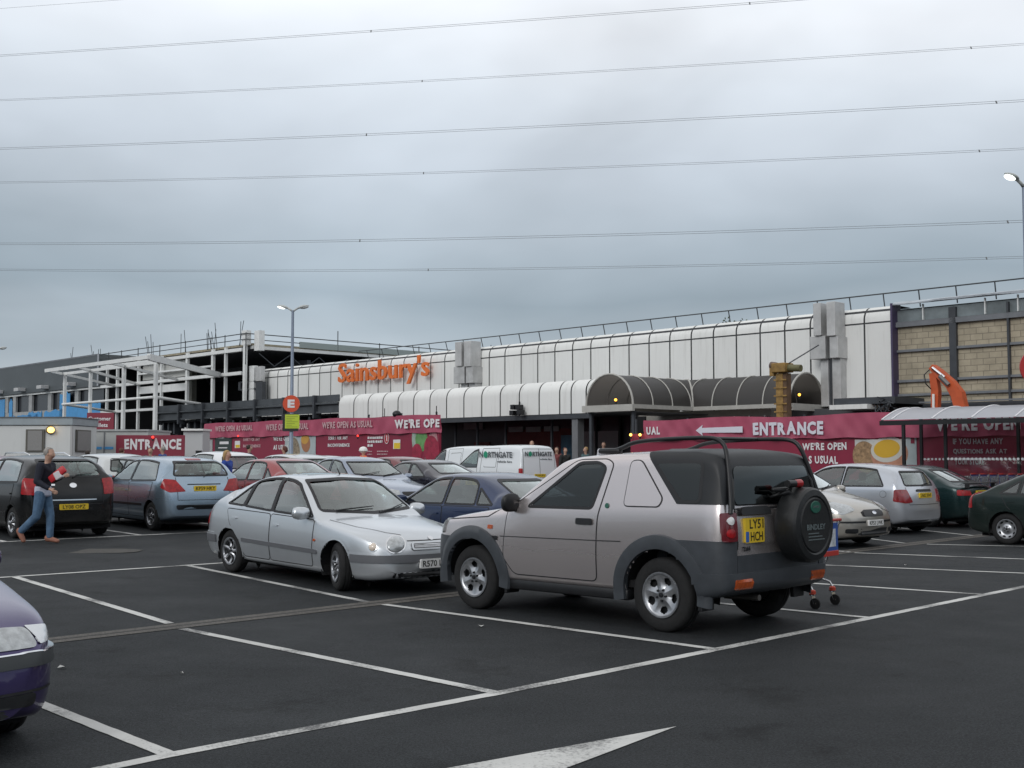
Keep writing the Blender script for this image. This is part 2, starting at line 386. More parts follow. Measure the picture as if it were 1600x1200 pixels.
class Car:
    def __init__(c, **k):
        c.nf = .55; c.nr = .5; c.xf = .55; c.xrr = .45; c.tum = .36; c.bf = .13; c.br = .12; c.crown = .05; c.sil = .17; c.rd = .07; c.re = .13; c.pw = 2.6; c.tuck = .07; c.res = .045
        c.fend = .50; c.rend = .50; c.flat = None; c.ends = .3
        c.__dict__.update(k)
        c.P = chaikin(c.prof, 2); c.Bt = chaikin(c.bot, 1)
    def X(c, x): return c.L / 2 - x
    def H(c, x): return interp(c.P, x)
    def bow(c, x):
        m = c.L * .5; t = max(-1, min(1, (m - x) / m)); s = abs(t) ** .8
        return c.bf * s if t > 0 else -c.br * s
    def hs(c, x): return c.H(x - c.bow(x))               # roof line as seen along the body side
    def wm(c, x):
        W = c.W / 2; k = 1.0
        if x < c.xf: k = c.nf + (1 - c.nf) * (1 - ((c.xf - x) / c.xf) ** c.pw) ** (1 / c.pw)
        if x > c.L - c.xrr: k = c.nr + (1 - c.nr) * (1 - ((x - c.L + c.xrr) / c.xrr) ** c.pw) ** (1 / c.pw)
        return W * k
    def sh(c, x): return min(interp(c.belt, x), c.H(x) - c.crown - .05)
    def taper(c, x):                                     # glasshouse narrows to the back
        return 1 - interp(c.gt, x) if hasattr(c, 'gt') else 1.0
    def yat(c, x, z):
        s = c.sh(x); w_ = c.wm(x) * .975
        if z <= s: return w_
        return (w_ - (z - s) * c.tum) * c.taper(x)
    def ring(c, x):
        H = c.H(x); s = c.sh(x); W = c.wm(x); b = interp(c.Bt, x); b = min(b, s - .06)
        zc = b + (s - b) * .55; wD = W * .975; wB = W * (1 - c.tuck)
        tp = c.taper(x); zE = H - c.crown * min(1, W / (c.W * .45)); k2 = max((zE - s) * c.tum, .03); wE = max((wD - k2) * (tp if zE - s > .2 else 1), .05)
        lo = lambda t: Vector(((wB if t < .55 else wD) + (W - (wB if t < .55 else wD)) * (1 - (((.55 - t) / .55) if t < .55 else ((t - .55) / .45)) ** 2), b + (s - b) * t))
        up = lambda t: Vector((wD + (wE - wD) * t, s + (zE - s) * t))
        ro = lambda t: Vector((wE * (1 - t), zE + (H - zE) * (1 - (1 - t) ** 2)))
        l2 = s - b; l3 = (up(1) - up(0)).length; l4 = wE
        tb = min(.3, .06 / l2); td = 1 - min(.3, c.rd / l2); u0 = min(.42, c.rd / l3); u1 = 1 - min(.42, c.re / l3); r0 = min(.35, c.re / l4)
        bz = lambda a, m, e, n: [a * (1 - i / n) ** 2 + m * 2 * (i / n) * (1 - i / n) + e * (i / n) ** 2 for i in range(n)]
        P = [Vector((0, b)), Vector((wB * .5, b))]
        P += bz(Vector((wB - .05, b)), lo(0), lo(tb), 4)
        n2 = 12; P += [lo(tb + (td - tb) * i / n2) for i in range(n2)]
        P += bz(lo(td), lo(1), up(u0), 5)
        n3 = 9; P += [up(u0 + (u1 - u0) * i / n3) for i in range(n3)]
        P += bz(up(u1), up(1), ro(r0), 6)
        n4 = 7; P += [ro(r0 + (1 - r0) * i / n4) for i in range(n4 + 1)]
        return P
    def loft(c):
        L = c.L; xs = [0, .004, .012, .025, .045, .07, .10, .135, .175]
        e = [L - x for x in xs][::-1]; n = int((L - .43) / c.res)
        xs = xs + [.215 + (L - .43) * i / n for i in range(n + 1)] + e
        V = []; Fc = []; m = None
        for x in xs:
            r = c.ring(x); m = len(r); full = [(p.x, p.y) for p in r] + [(-p.x, p.y) for p in r[-2:0:-1]]
            for y, z in full: V.append((c.X(x + c.bow(x) * (abs(y) / (c.W / 2)) ** 2), y, z))
        M = 2 * m - 2
        for i in range(len(xs) - 1):
            for k in range(M):
                Fc.append((i * M + k, i * M + (k + 1) % M, (i + 1) * M + (k + 1) % M, (i + 1) * M + k))
        Fc.append(tuple(range(M))[::-1]); Fc.append(tuple((len(xs) - 1) * M + k for k in range(M)))
        c.V, c.Fc = V, Fc; c.bvh = BVHTree.FromPolygons([Vector(v) for v in V], Fc)
        c.VN = [Vector((0, 0, 0)) for _ in V]
        for f in Fc:
            if len(f) > 4: continue
            a, b, d = Vector(V[f[0]]), Vector(V[f[1]]), Vector(V[f[2]]); e = Vector(V[f[3]]); n = (d - a).cross(e - b)
            for i in f: c.VN[i] += n
        for n in c.VN:
            if n.length > 0: n.normalize()
    def nrm(c, p, view):
        h = c.bvh.find_nearest(p); f = c.Fc[h[2]]; n = Vector((0, 0, 0))
        if len(f) > 4: n = h[1].copy()
        else:
            for i, w_ in zip(f, poly_3d_calc([Vector(c.V[i]) for i in f], h[0])): n += c.VN[i] * w_
            if n.length < 1e-6: n = h[1].copy()
        if n.dot(view) < 0: n = -n
        return n.normalized()
    # view phi: 0 front, 90 left, -90 right, 180 rear; 2-D coordinates (u along the tangent, z)
    def hit(c, phi, u, z, off=0.0):
        a = radians(phi); n = Vector((cos(a), sin(a), 0)); t = Vector((-sin(a), cos(a), 0))
        o = n * 8 + t * u + Vector((0, 0, z)); h = c.bvh.ray_cast(o, -n, 16)
        if h[0] is None:
            q = c.bvh.find_nearest(n * (c.L / 2 if abs(cos(a)) > .5 else c.W / 2) + t * u + Vector((0, 0, z))); p, nn = q[0], q[1]
        else: p, nn = h[0], h[1]
        if nn.dot(n) < 0: nn = -nn
        return p + nn * off
    def pin(c, phi, u, z, top=None):
        a = radians(phi); n = Vector((cos(a), sin(a), 0)); t = Vector((-sin(a), cos(a), 0))
        h = c.bvh.ray_cast(n * 8 + t * u + Vector((0, 0, z)), -n, 16); return h[0]
    def hitt(c, x, y, off=0.0):
        h = c.bvh.ray_cast(Vector((x, y, 5)), Vector((0, 0, -1)), 10); return (h[0] if h[0] else Vector((x, y, 1))) + Vector((0, 0, off))
    def patch(c, poly, phi, off=.003, th=.0, holes=(), d=.05, dome=0.0, top=False):
        p = resamp(poly, d); n = len(p); pts = [Vector(q) for q in p]; hl = []
        edges = [(i, (i + 1) % n) for i in range(n)]
        for h in holes:
            hh = resamp(h, d); o = len(pts); pts += [Vector(q) for q in hh]; edges += [(o + i, o + (i + 1) % len(hh)) for i in range(len(hh))]; hl.append(h)
        x0 = min(q[0] for q in p); x1 = max(q[0] for q in p); y0 = min(q[1] for q in p); y1 = max(q[1] for q in p); ip = inset(poly, d * .4)
        x = x0 + d / 2
        while x < x1:
            y = y0 + d / 2
            while y < y1:
                if inpoly(x, y, ip) and not any(inpoly(x, y, inset(h, -d * .3)) for h in hl): pts.append(Vector((x, y)))
                y += d
            x += d
        r = delaunay_2d_cdt(pts, edges, [], 0, 1e-5); vs, fs = r[0], r[2]
        keep = []
        for f in fs:
            cx = sum(vs[i].x for i in f) / len(f); cy = sum(vs[i].y for i in f) / len(f)
            if inpoly(cx, cy, poly) and not any(inpoly(cx, cy, h) for h in hl): keep.append(tuple(f))
        use = sorted({i for f in keep for i in f}); mp = {i: j for j, i in enumerate(use)}; cx = (x0 + x1) / 2; cy = (y0 + y1) / 2
        prj = (lambda a, b, o: c.hitt(a, b, o)) if top else (lambda a, b, o: c.hit(phi, a, b, o))
        V = []
        for i in use:
            o = off + th
            if dome: q = ((vs[i].x - cx) / ((x1 - x0) / 2)) ** 2 + ((vs[i].y - cy) / ((y1 - y0) / 2)) ** 2; o += dome * max(0, 1 - q)
            V.append(prj(vs[i].x, vs[i].y, o))
        fs = [tuple(mp[i] for i in f) for f in keep]; mb = MB()
        if th <= .006 and not dome:
            vw = Vector((0, 0, 1)) if top else Vector((cos(radians(phi)), sin(radians(phi)), 0)); nn_ = [c.nrm(p, vw) for p in V]; mb.N = nn_; k = 0
            for f in fs: k += 1 if (V[f[1]] - V[f[0]]).cross(V[f[2]] - V[f[0]]).dot(nn_[f[0]]) > 0 else -1
            if k < 0: fs = [f[::-1] for f in fs]
        if th > 0:
            cnt = {}
            for f in fs:
                for a, b in zip(f, f[1:] + f[:1]): cnt[(min(a, b), max(a, b))] = cnt.get((min(a, b), max(a, b)), 0) + 1
            be = [(a, b) for (a, b), k in cnt.items() if k == 1]; nb = {}
            for a, b in be:
                for i in (a, b):
                    if i not in nb:
                        nb[i] = len(V); V.append(prj(vs[use[i]].x, vs[use[i]].y, -.004))
                        if hasattr(mb, 'N'): mb.N.append(mb.N[i])
            fs += [(a, b, nb[b], nb[a]) for a, b in be]
        return mb.add(V, fs)
    def ribbon(c, line, phi, w_, off=.0035, closed=False, d=.04, top=False):
        p = resamp(line, d, closed); n = len(p); V = []; Fs = []
        for i in range(n):
            a = p[i - 1] if (i or closed) else p[i]; b = p[(i + 1) % n] if (i < n - 1 or closed) else p[i]
            t = Vector((b[0] - a[0], b[1] - a[1])); t = t.normalized() if t.length > 1e-6 else Vector((1, 0)); q = Vector((-t.y, t.x)) * w_ / 2
            for s in (-1, 1):
                u, z = p[i][0] + q.x * s, p[i][1] + q.y * s; V.append(c.hitt(u, z, off) if top else c.hit(phi, u, z, off))
        for i in range(n if closed else n - 1): j = (i + 1) % n; Fs.append((2 * i, 2 * i + 1, 2 * j + 1, 2 * j))
        return MB().add(V, Fs)
    def S(c, poly, side):                                # side polygon given as (x from nose, z)
        return [((x - c.L / 2) * side, z) for x, z in poly]
    def sides(c, name, poly, m, off=.003, th=0, smooth=True, holes=(), d=.05, parent=None, only=None, dome=0):
        r = []
        for s in ((1, -1) if only is None else (only,)):
            r.append(c.patch(c.S(poly, s), 90 * s, off, th, [c.S(h, s) for h in holes], d, dome).build(name, m, parent or c.root, smooth=50))
        return r
    def pair(c, name, poly, phi, m, off=.003, th=.0, d=.03, parent=None, dome=0, smooth=50):
        """a left and a right part; poly in the left one's view (u positive outward)"""
        r = []
        for s in (1, -1):
            r.append(c.patch([(u * s, z) for u, z in poly], phi * s, off, th, (), d, dome).build(name, m, parent or c.root, smooth=smooth))
        return r
    def body(c, wins, front, rear, extra=()):
        """cut window and wheel openings out of the loft"""
        c.loft(); V, keep = c.V, []
        sw = [inset(p, .010) for p in wins]; fw = inset(front, .010) if front else None; rw = inset(rear, .010) if rear else None
        for f in c.Fc:
            if len(f) > 4: keep.append(f); continue
            cx = sum(V[i][0] for i in f) / 4; cy = sum(V[i][1] for i in f) / 4; cz = sum(V[i][2] for i in f) / 4; x = c.L / 2 - cx
            if abs(cy) > c.W * .26 and any(inpoly(x, cz, p) for p in sw) and abs(abs(cy) - c.yat(x, cz)) < .12: continue
            if fw and x < c.L * .55 and cz > c.belt[0][1] - .2 and inpoly(cy, cz, fw): 
                if cz > interp(c.belt, x) - .03 or x > c.cowl - .1: continue
            if rw and x > c.L * .5 and inpoly(-cy, cz, rw) and cz > interp(c.belt, x) - .12 and x > c.rwx: continue
            if abs(cy) > c.W * .30 and any(hypot(x - wx, cz - c.r) < c.ra for wx in (c.wf, c.wr)): continue
            if cz < c.sil + .12 and any(abs(x - wx) < c.ra - .02 for wx in (c.wf, c.wr)) and abs(cy) > c.W * .30: continue
            keep.append(f)
        cnt = {}
        for f in keep:
            for a, b in zip(f, f[1:] + f[:1]): k = (min(a, b), max(a, b)); cnt[k] = cnt.get(k, 0) + 1
        bd = {i for k, n in cnt.items() if n == 1 for i in k}; V = list(V); lim = c.res * 1.15
        def near(p, x, z):
            best = (9, None)
            for i in range(len(p)):
                a, b = p[i - 1], p[i]; dx, dz = b[0] - a[0], b[1] - a[1]; t = max(0, min(1, ((x - a[0]) * dx + (z - a[1]) * dz) / max(dx * dx + dz * dz, 1e-9)))
                q = (a[0] + dx * t, a[1] + dz * t); d = hypot(q[0] - x, q[1] - z)
                if d < best[0]: best = (d, q)
            return best
        for i in bd:
            X_, Y_, Z_ = V[i]; x = c.L / 2 - X_; best = (lim, None)
            if abs(Y_) > c.W * .26:
                for p in sw:
                    d, q = near(p, x, Z_)
                    if d < best[0]: best = (d, ('s', q))
            if fw and x < c.L * .55:
                d, q = near(fw, Y_, Z_)
                if d < best[0] and Z_ > c.belt[0][1] - .1: best = (d, ('f', q))
            if rw and x > c.rwx - .1:
                d, q = near(rw, -Y_, Z_)
                if d < best[0] and Z_ > c.belt[0][1]: best = (d, ('r', q))
            if best[1]:
                k, q = best[1]; sg = 1 if Y_ > 0 else -1
                p = c.hit(90 * sg, (q[0] - c.L / 2) * sg, q[1]) if k == 's' else c.hit(0, q[0], q[1]) if k == 'f' else c.hit(180, q[0], q[1])
                if (p - Vector(V[i])).length < .12: V[i] = tuple(p)
        b = MB().add(V, keep); o = b.build('body', c.paint, c.root, smooth=38)
        return o
    def wheelarch(c, m, wdt=.035, th=.004, out=None):
        for wx in (c.wf, c.wr):
            for s in (1, -1):
                pts = [(wx + (c.ra + wdt / 2 - .012) * cos(a), c.r + (c.ra + wdt / 2 - .012) * sin(a)) for a in [radians(-14 + 208 * i / 26) for i in range(27)]]
                pts = [p for p in pts if p[1] > interp(c.Bt, p[0]) + .01]
                c.ribbon(c.S(pts, s), 90 * s, wdt, th).build('wheel_arch', m, c.root, smooth=True)
                w_ = MB().lathe([(.01, c.W / 2 - .36), (c.ra + .015, c.W / 2 - .36), (c.ra + .015, c.W / 2 - .045)], 32, 'Y', (0, 0, 0))
                w_.v = [(x + c.X(wx), y * s, z + c.r) for x, y, z in w_.v]; w_.f = [f for f in w_.f if sum(w_.v[i][2] for i in f) / 4 > c.sil * .9]
                w_.build('wheel_well', WELL, c.root)
WM = {}
def wheelmesh(r, rw, style, wd):
    k = (r, rw, style, wd)
    if k in WM: return WM[k]
    h = wd / 2
    ty = MB().lathe([(rw - .012, -h + .03), (rw, -h + .012), (rw + .25 * (r - rw), -h), (r - .035, -h + .004), (r - .012, -h + .02), (r, -h + .045), (r, -.03), (r - .009, -.026), (r - .009, -.018), (r, -.014), (r, .014), (r - .009, .018), (r - .009, .026), (r, .03), (r, h - .045), (r - .012, h - .02), (r - .035, h - .004), (rw + .25 * (r - rw), h), (rw, h - .012), (rw - .012, h - .03)], 48).mesh('tyre', RUBBER, 40)
    nr, nt = 22, 150; V = []; Fs = []; n = {'alloy5': 5, 'alloy7': 7, 'alloy6': 6, 'trim': 9, 'trim12': 12, 'jeep': 5, 'alloy10': 10}[style]
    def depth(q, th):                                    # outward height of the disc at radius fraction q
        a = (th * n / (2 * pi)) % 1; a = min(a, 1 - a) * 2     # 0 on a spoke, 1 between
        base = -.012 - .03 * sin(pi * min(1, max(0, (q - .2) / .68))) + (.01 if q > .9 else 0)
        if style == 'jeep': base += .022 * (1 - a) * sin(pi * min(1, max(0, (q - .2) / .7)))
        elif style.startswith('alloy'): base += .016 * max(0, 1 - a * 1.6) * (q < .9)
        return base
    def hole(q, th):
        a = (th * n / (2 * pi)) % 1; a = min(a, 1 - a) * 2
        if style == 'jeep': return ((a - 1) / .50) ** 2 + ((q - .66) / .165) ** 2 < 1
        if style == 'trim': return ((a - 1) / .55) ** 2 + ((q - .80) / .09) ** 2 < 1
        if style == 'trim12': return ((a - 1) / .45) ** 2 + ((q - .84) / .07) ** 2 < 1
        wdt = {'alloy5': .36, 'alloy7': .42, 'alloy6': .42, 'alloy10': .45}[style]; th2 = 1 - wdt * (.62 / max(q, .2)) ** .7
        return .30 < q < .88 and a > 1 - th2 and a > .32
    for i in range(nr + 1):
        q = .10 + .90 * i / nr
        for j in range(nt):
            th = 2 * pi * j / nt; R = rw * q; V.append((R * sin(th), h + depth(q, th), R * cos(th)))
    for i in range(nr):
        for j in range(nt):
            if not hole(.10 + .90 * (i + .5) / nr, 2 * pi * (j + .5) / nt): Fs.append((i * nt + j, i * nt + (j + 1) % nt, (i + 1) * nt + (j + 1) % nt, (i + 1) * nt + j))
    b = MB().add(V, Fs)
    b.lathe([(rw * .999, h - .012), (rw * 1.0, h + .004), (rw * .955, h + .004), (rw * .94, h - .03), (rw * .90, -h + .03)], 48)
    rim = b.mesh('rim', ALLOY, 35)
    bk = MB().lathe([(.01, h - .075), (rw * .9, h - .075)], 32); bk.lathe([(.0005, h + .004), (rw * .10, h + .002), (rw * .13, h - .03)], 20)
    for j in range(5):
        a = 2 * pi * (j + .5) / 5; cx, cz = rw * .24 * sin(a), rw * .24 * cos(a); k_ = MB().lathe([(.0005, h + .004), (.011, h + .002), (.013, h - .03)], 8); bk.add([(x + cx, y, z + cz) for x, y, z in k_.v], k_.f)
    hub = bk.mesh('hub', BLACK)
    WM[k] = (ty, rim, hub); return WM[k]
def wheels(c, style='alloy5', rw=None, wd=.18, steer=0, inset_=.03):
    rw = rw or c.r * .63; ty, rim, hub = wheelmesh(c.r, rw, style, wd)
    for wx in (c.wf, c.wr):
        for s in (1, -1):
            e = bpy.data.objects.new('wheel', None); COL.objects.link(e); e.parent = c.root; e.location = (c.X(wx), s * (c.W / 2 - wd / 2 - inset_), c.r)
            e.rotation_euler = (0, random.uniform(0, 6), (0 if s > 0 else pi) + (steer if wx == c.wf else 0))
            for n_, me in (('tyre', ty), ('rim', rim), ('hub', hub)): link(n_, me, e)
SM = {}
def interior(c, sx, low=False, rhd=True):
    """two front seats with head restraints, rear bench, dashboard, steering wheel; sx: x of the front seats"""
    if not SM:
        b = MB().bbox(-.26, .26, -.25, .25, 0, .16, .05); b.bbox(-.34, -.20, -.24, .24, .10, .72, .06); b.bbox(-.36, -.27, -.13, .13, .76, .94, .04); b.path([(-.31, -.06, .7), (-.315, -.06, .8)], .008, 6); b.path([(-.31, .06, .7), (-.315, .06, .8)], .008, 6)
        SM['seat'] = b.mesh('seat', SEAT, 40)
        b = MB().bbox(-.2, .3, -.62, .62, 0, .14, .05); b.bbox(-.32, -.16, -.62, .62, .1, .66, .06)
        for y in (-.35, .35): b.bbox(-.33, -.24, y - .12, y + .12, .68, .82, .03)
        SM['bench'] = b.mesh('rear_bench', SEAT, 40)
        b = MB(); b.path([(0.06 * sin(0) + .03 * cos(2 * pi * i / 24), .18 * sin(2 * pi * i / 24), .18 * cos(2 * pi * i / 24)) for i in range(24)], .014, 8, closed=True); b.bbox(.0, .08, -.05, .05, -.06, .04, .015); b.beam((.03, -.16, -.01), (.03, .16, -.01), .02, .03)
        SM['wheel'] = b.mesh('steering_wheel', BLACK, 40)
    zf = c.sil + .14; bz = interp(c.belt, sx)
    sc = (bz + .22 - zf) / .72 * .86
    for s in (1, -1):
        o = link('seat', SM['seat'], c.root); o.location = (c.X(sx), s * .36, zf); o.scale = (1, .95, sc)
    o = link('rear_bench', SM['bench'], c.root); o.location = (c.X(sx + .85), 0, zf + .02); o.scale = (1, .95, sc)
    x0 = c.cowl + .10; b = MB().bbox(c.X(x0 + .42), c.X(x0 - .02), -c.W / 2 + .14, c.W / 2 - .14, bz - .30, min(c.H(x0 + .1) - .06, bz - .02), .04)
    b.build('dashboard', DASH, c.root, smooth=40)
    o = link('steering_wheel', SM['wheel'], c.root); o.location = (c.X(x0 + .52), -.36 if rhd else .36, bz - .08); o.rotation_euler = (0, radians(-22), 0)
    MB().box(c.X(c.wr + .35), c.X(c.cowl + .05), -c.W / 2 + .1, c.W / 2 - .1, c.sil + .03, c.sil + .10).build('floor_pan', WELL, c.root)
def plate(c, txt, phi, u, z, wd=.50, ht=.11, kind='y', rows=None, blue=False, off=.012, parent=None):
    a = radians(phi); n = Vector((cos(a), sin(a), 0)); t = Vector((-sin(a), cos(a), 0))
    ps = [c.hit(phi, u + i, z + j) for i in (-wd / 2, 0, wd / 2) for j in (-ht / 2, 0, ht / 2)]; dmax = max(p.dot(n) for p in ps) + off
    # t points to the car's left seen from behind etc.; letters must run to the viewer's right = t
    ctr = n * dmax + t * u + Vector((0, 0, z)); up = Vector((0, 0, 1)); b = MB()
    P = lambda x, y, d: ctr + t * x + up * y + n * d
    poly = rnd([(-wd / 2, -ht / 2), (wd / 2, -ht / 2), (wd / 2, ht / 2), (-wd / 2, ht / 2)], .015, 3)
    o = b.prism(poly, lambda x, y: P(x, y, .004), lambda x, y: P(x, y, -.03)).build('number_plate', {'y': PLY, 'w': PLW}[kind], parent or c.root)
    rows = rows or [txt]; k = len(rows); bl = .05 if blue else 0
    if blue: MB().box(0, 1, 0, 1, 0, 1).xf(Matrix(((t.x * bl, n.x * .002, 0, P(-wd / 2 + .004, -ht / 2 + .008, .004).x), (t.y * bl, n.y * .002, 0, P(-wd / 2 + .004, -ht / 2 + .008, .004).y), (0, 0, ht - .016 if k == 1 else ht * .42, P(0, -ht / 2 + .008, 0).z), (0, 0, 0, 1)))).build('country_band', PLBL, o)
    for i, r in enumerate(rows):
        hh = (ht * .68) if k == 1 else ht / k * .74; y0 = ht / 2 - (i + 1) * ht / k + (ht / k - hh) / 2
        tw = min(wd * .88 - bl, len(r) * hh * (.74 if k == 1 else .78)); x0 = -tw / 2 + bl / 2
        lettering('plate_lettering', r, PLB, P(x0, y0, .004), t, up, width=tw, height=hh, parent=o, bold=.012, ext=.0005, lift=.0016)
    return o
def mirror(c, x, z, m, ext=.16, sz=(.09, .13, .085), dy=0):
    for s in (1, -1):
        y0 = c.yat(x, z) - .01; b = MB(); cx = c.X(x) ; cy = s * (y0 + ext - sz[1] / 2 + .04)
        n_, k_ = 16, 10; V = []; Fs = []
        for i in range(k_ + 1):
            f = -1 + 2 * i / k_; rr = (1 - abs(f) ** 3.2) ** (1 / 3.2) if abs(f) < 1 else .02
            for j in range(n_):
                a = 2 * pi * j / n_; ca, sa = cos(a), sin(a); q = (abs(ca) ** 3 + abs(sa) ** 3) ** (-1 / 3)
                V.append((cx + f * sz[0] * (.5 if f < 0 else 1) + (.02 if f < 0 else 0), cy + s * rr * q * ca * sz[1], z + rr * q * sa * sz[2] - .01 * f))
        for i in range(k_):
            for j in range(n_): Fs.append((i * n_ + j, i * n_ + (j + 1) % n_, (i + 1) * n_ + (j + 1) % n_, (i + 1) * n_ + j))
        Fs.append(tuple(range(n_))); Fs.append(tuple(k_ * n_ + j for j in range(n_)))
        b.add(V, Fs); o = b.build('door_mirror', m, c.root, smooth=45)
        MB().beam((cx - .01, s * (y0 - .01), z - .03), (cx + .01, cy, z - .02), .05, .04).build('mirror_arm', BLACK, o)
def handles(c, pts, m, w_=.15, h=.026):
    for x, z in pts:
        c.sides('door_handle', rnd([(x - w_ / 2, z - h / 2), (x + w_ / 2, z - h / 2), (x + w_ / 2, z + h / 2), (x - w_ / 2, z + h / 2)], .012), m, .004, .022, d=.03)
def glaze(c, wins, front, rear, gm=None, seal=.019, rear_gm=None, side_gm=None):
    gm = gm or GLASS
    for p in wins:
        for s in (1, -1):
            pp = c.S(p, s); g = c.patch(pp, 90 * s, -.003, 0, (), .09).build('side_window', side_gm or gm, c.root, smooth=True, fix=False)
            c.patch(inset(pp, -.012), 90 * s, .0035, 0, [inset(pp, seal)], .05).build('window_seal', SEAL, g, smooth=True)
    if front:
        g = c.patch(front, 0, -.003, 0, (), .09).build('windscreen', gm, c.root, smooth=True, fix=False)
        c.patch(inset(front, -.012), 0, .0035, 0, [inset(front, .022)], .05).build('window_seal', SEAL, g, smooth=True)
    if rear:
        g = c.patch(rear, 180, -.003, 0, (), .09).build('rear_window', rear_gm or gm, c.root, smooth=True, fix=False)
        c.patch(inset(rear, -.012), 180, .0035, 0, [inset(rear, .024)], .05).build('window_seal', SEAL, g, smooth=True)
def seam(c, lines, m=None, w_=.011, top=False, phis=(90, -90)):
    m = m or SEAL
    for l in lines:
        for s in (1, -1): c.ribbon(c.S(l, s), 90 * s, w_, .0028).build('panel_gap', m, c.root, smooth=True)
def wiper(c, pts, phi=0, name='wiper', off=.02):
    q = [c.hit(phi, u, z, off) for u, z in pts]; MB().path(q, [.011] * (len(q) - 1) + [.006], 6).build(name, BLACK, c.root)
def place(c, px, py, which, heading, settle=True):
    """stand the car so that the outer foot of one wheel is on the ground point seen at px,py"""
    wx, sy = which; p = G(px, py); h = radians(heading); d = Vector((cos(h), sin(h))); l = Vector((-sin(h), cos(h)))
    o = Vector((p.x, p.y)) - d * c.X(wx) - l * sy * (c.W / 2 - .05)
    set_at(c, o, heading)
def set_at(c, o, heading):
    h = radians(heading); d = Vector((cos(h), sin(h))); f = o + d * c.X(c.wf); r = o + d * c.X(c.wr); zf, zr = gxy(f.x, f.y), gxy(r.x, r.y); wb = c.wr - c.wf
    pitch = atan2(zf - zr, wb); zo = zr + (zf - zr) * (-c.X(c.wr)) / wb
    c.root.location = (o.x, o.y, zo); c.root.rotation_euler = (0, -pitch, h)
def mkroot(name, label, cat, group=None): return thing(name, label, cat, group=group)

def common(c, wins, front, rear, style='alloy5', doors=(), hand=(), hm=None, seatx=1.9, mir=None, mm=None, steer=0, archm=None, rw=None, gm=None, rear_gm=None, side_gm=None, wd=.18):
    c.body(wins, front, rear); glaze(c, wins, front, rear, gm, rear_gm=rear_gm, side_gm=side_gm); c.wheelarch(archm or c.paint)
    wheels(c, style, rw, wd, steer); interior(c, seatx)
    for poly in doors:
        holes = [h for h in wins if inpoly(*[sum(q[i] for q in h) / len(h) for i in (0, 1)], poly)]
        c.sides('door', inset(poly, .005), c.paint, 0.001, .003, holes=[inset(h, -.013) for h in holes])
        seam(c, [poly + [poly[0]]], w_=.014)
    handles(c, hand, hm or c.paint)
    if mir: mirror(c, mir[0], mir[1], mm or c.paint)
    MB().box(c.X(c.L - .35), c.X(.35), -c.W / 2 + .2, c.W / 2 - .2, c.sil - .03, c.sil + .03).build('underside', WELL, c.root)

def shell(c, name, m, cuts, infl=.008, arch=True, parent=None):
    """a panel that follows the body: cut from the body surface by planes (point (x from nose,y,z), outward normal in (x,y,z)) and set proud"""
    bm = bmesh.new(); vv = [bm.verts.new(v) for v in c.V]
    for f in c.Fc:
        if len(f) > 4: 
            try: bm.faces.new([vv[i] for i in f])
            except Exception: pass
            continue
        cz = sum(c.V[i][2] for i in f) / 4; x = c.L / 2 - sum(c.V[i][0] for i in f) / 4; cy = sum(c.V[i][1] for i in f) / 4
        if arch and abs(cy) > c.W * .30 and any(hypot(x - wx, cz - c.r) < c.ra for wx in (c.wf, c.wr)): continue
        try: bm.faces.new([vv[i] for i in f])
        except Exception: pass
    bmesh.ops.recalc_face_normals(bm, faces=bm.faces[:]); bm.normal_update()
    for (p, n) in cuts:
        bmesh.ops.bisect_plane(bm, geom=bm.verts[:] + bm.edges[:] + bm.faces[:], plane_co=(c.X(p[0]), p[1], p[2]), plane_no=(-n[0], n[1], n[2]), clear_outer=True)
    bmesh.ops.delete(bm, geom=[v for v in bm.verts if not v.link_faces], context='VERTS')
    bm.normal_update(); nn = {v: v.normal.copy() for v in bm.verts}
    for v in bm.verts: v.co += nn[v] * infl
    be = [e for e in bm.edges if len(e.link_faces) == 1]
    r = bmesh.ops.extrude_edge_only(bm, edges=be); ex = [g for g in r['geom'] if isinstance(g, bmesh.types.BMVert)]
    mp = {}
    for v in ex:
        for e in v.link_edges:
            o = e.other_vert(v)
            if o in nn and (o.co - v.co).length < 1e-6: mp[v] = nn[o]
    for v in ex: v.co -= mp.get(v, Vector((0, 0, 0))) * (infl + .006)
    me = bpy.data.meshes.new(name); bm.to_mesh(me); bm.free(); me.materials.append(m); me.shade_smooth()
    try: me.set_sharp_from_angle(angle=radians(40))
    except Exception: pass
    return link(name, me, parent or c.root)
def bumpers(c, mf, zf, xf, zr, xr, infl=.010, mr=None):
    a = shell(c, 'front_bumper', mf, [((0, 0, zf), (0, 0, 1)), ((xf, 0, 0), (1, 0, 0))], infl)
    b = shell(c, 'rear_bumper', mr or mf, [((0, 0, zr), (0, 0, 1)), ((xr, 0, 0), (-1, 0, 0))], infl); return a, b
def CC(c, phi, pts):
    a = radians(phi); return [(-sin(a) * c.X(x) + cos(a) * y, z) for x, y, z in pts]

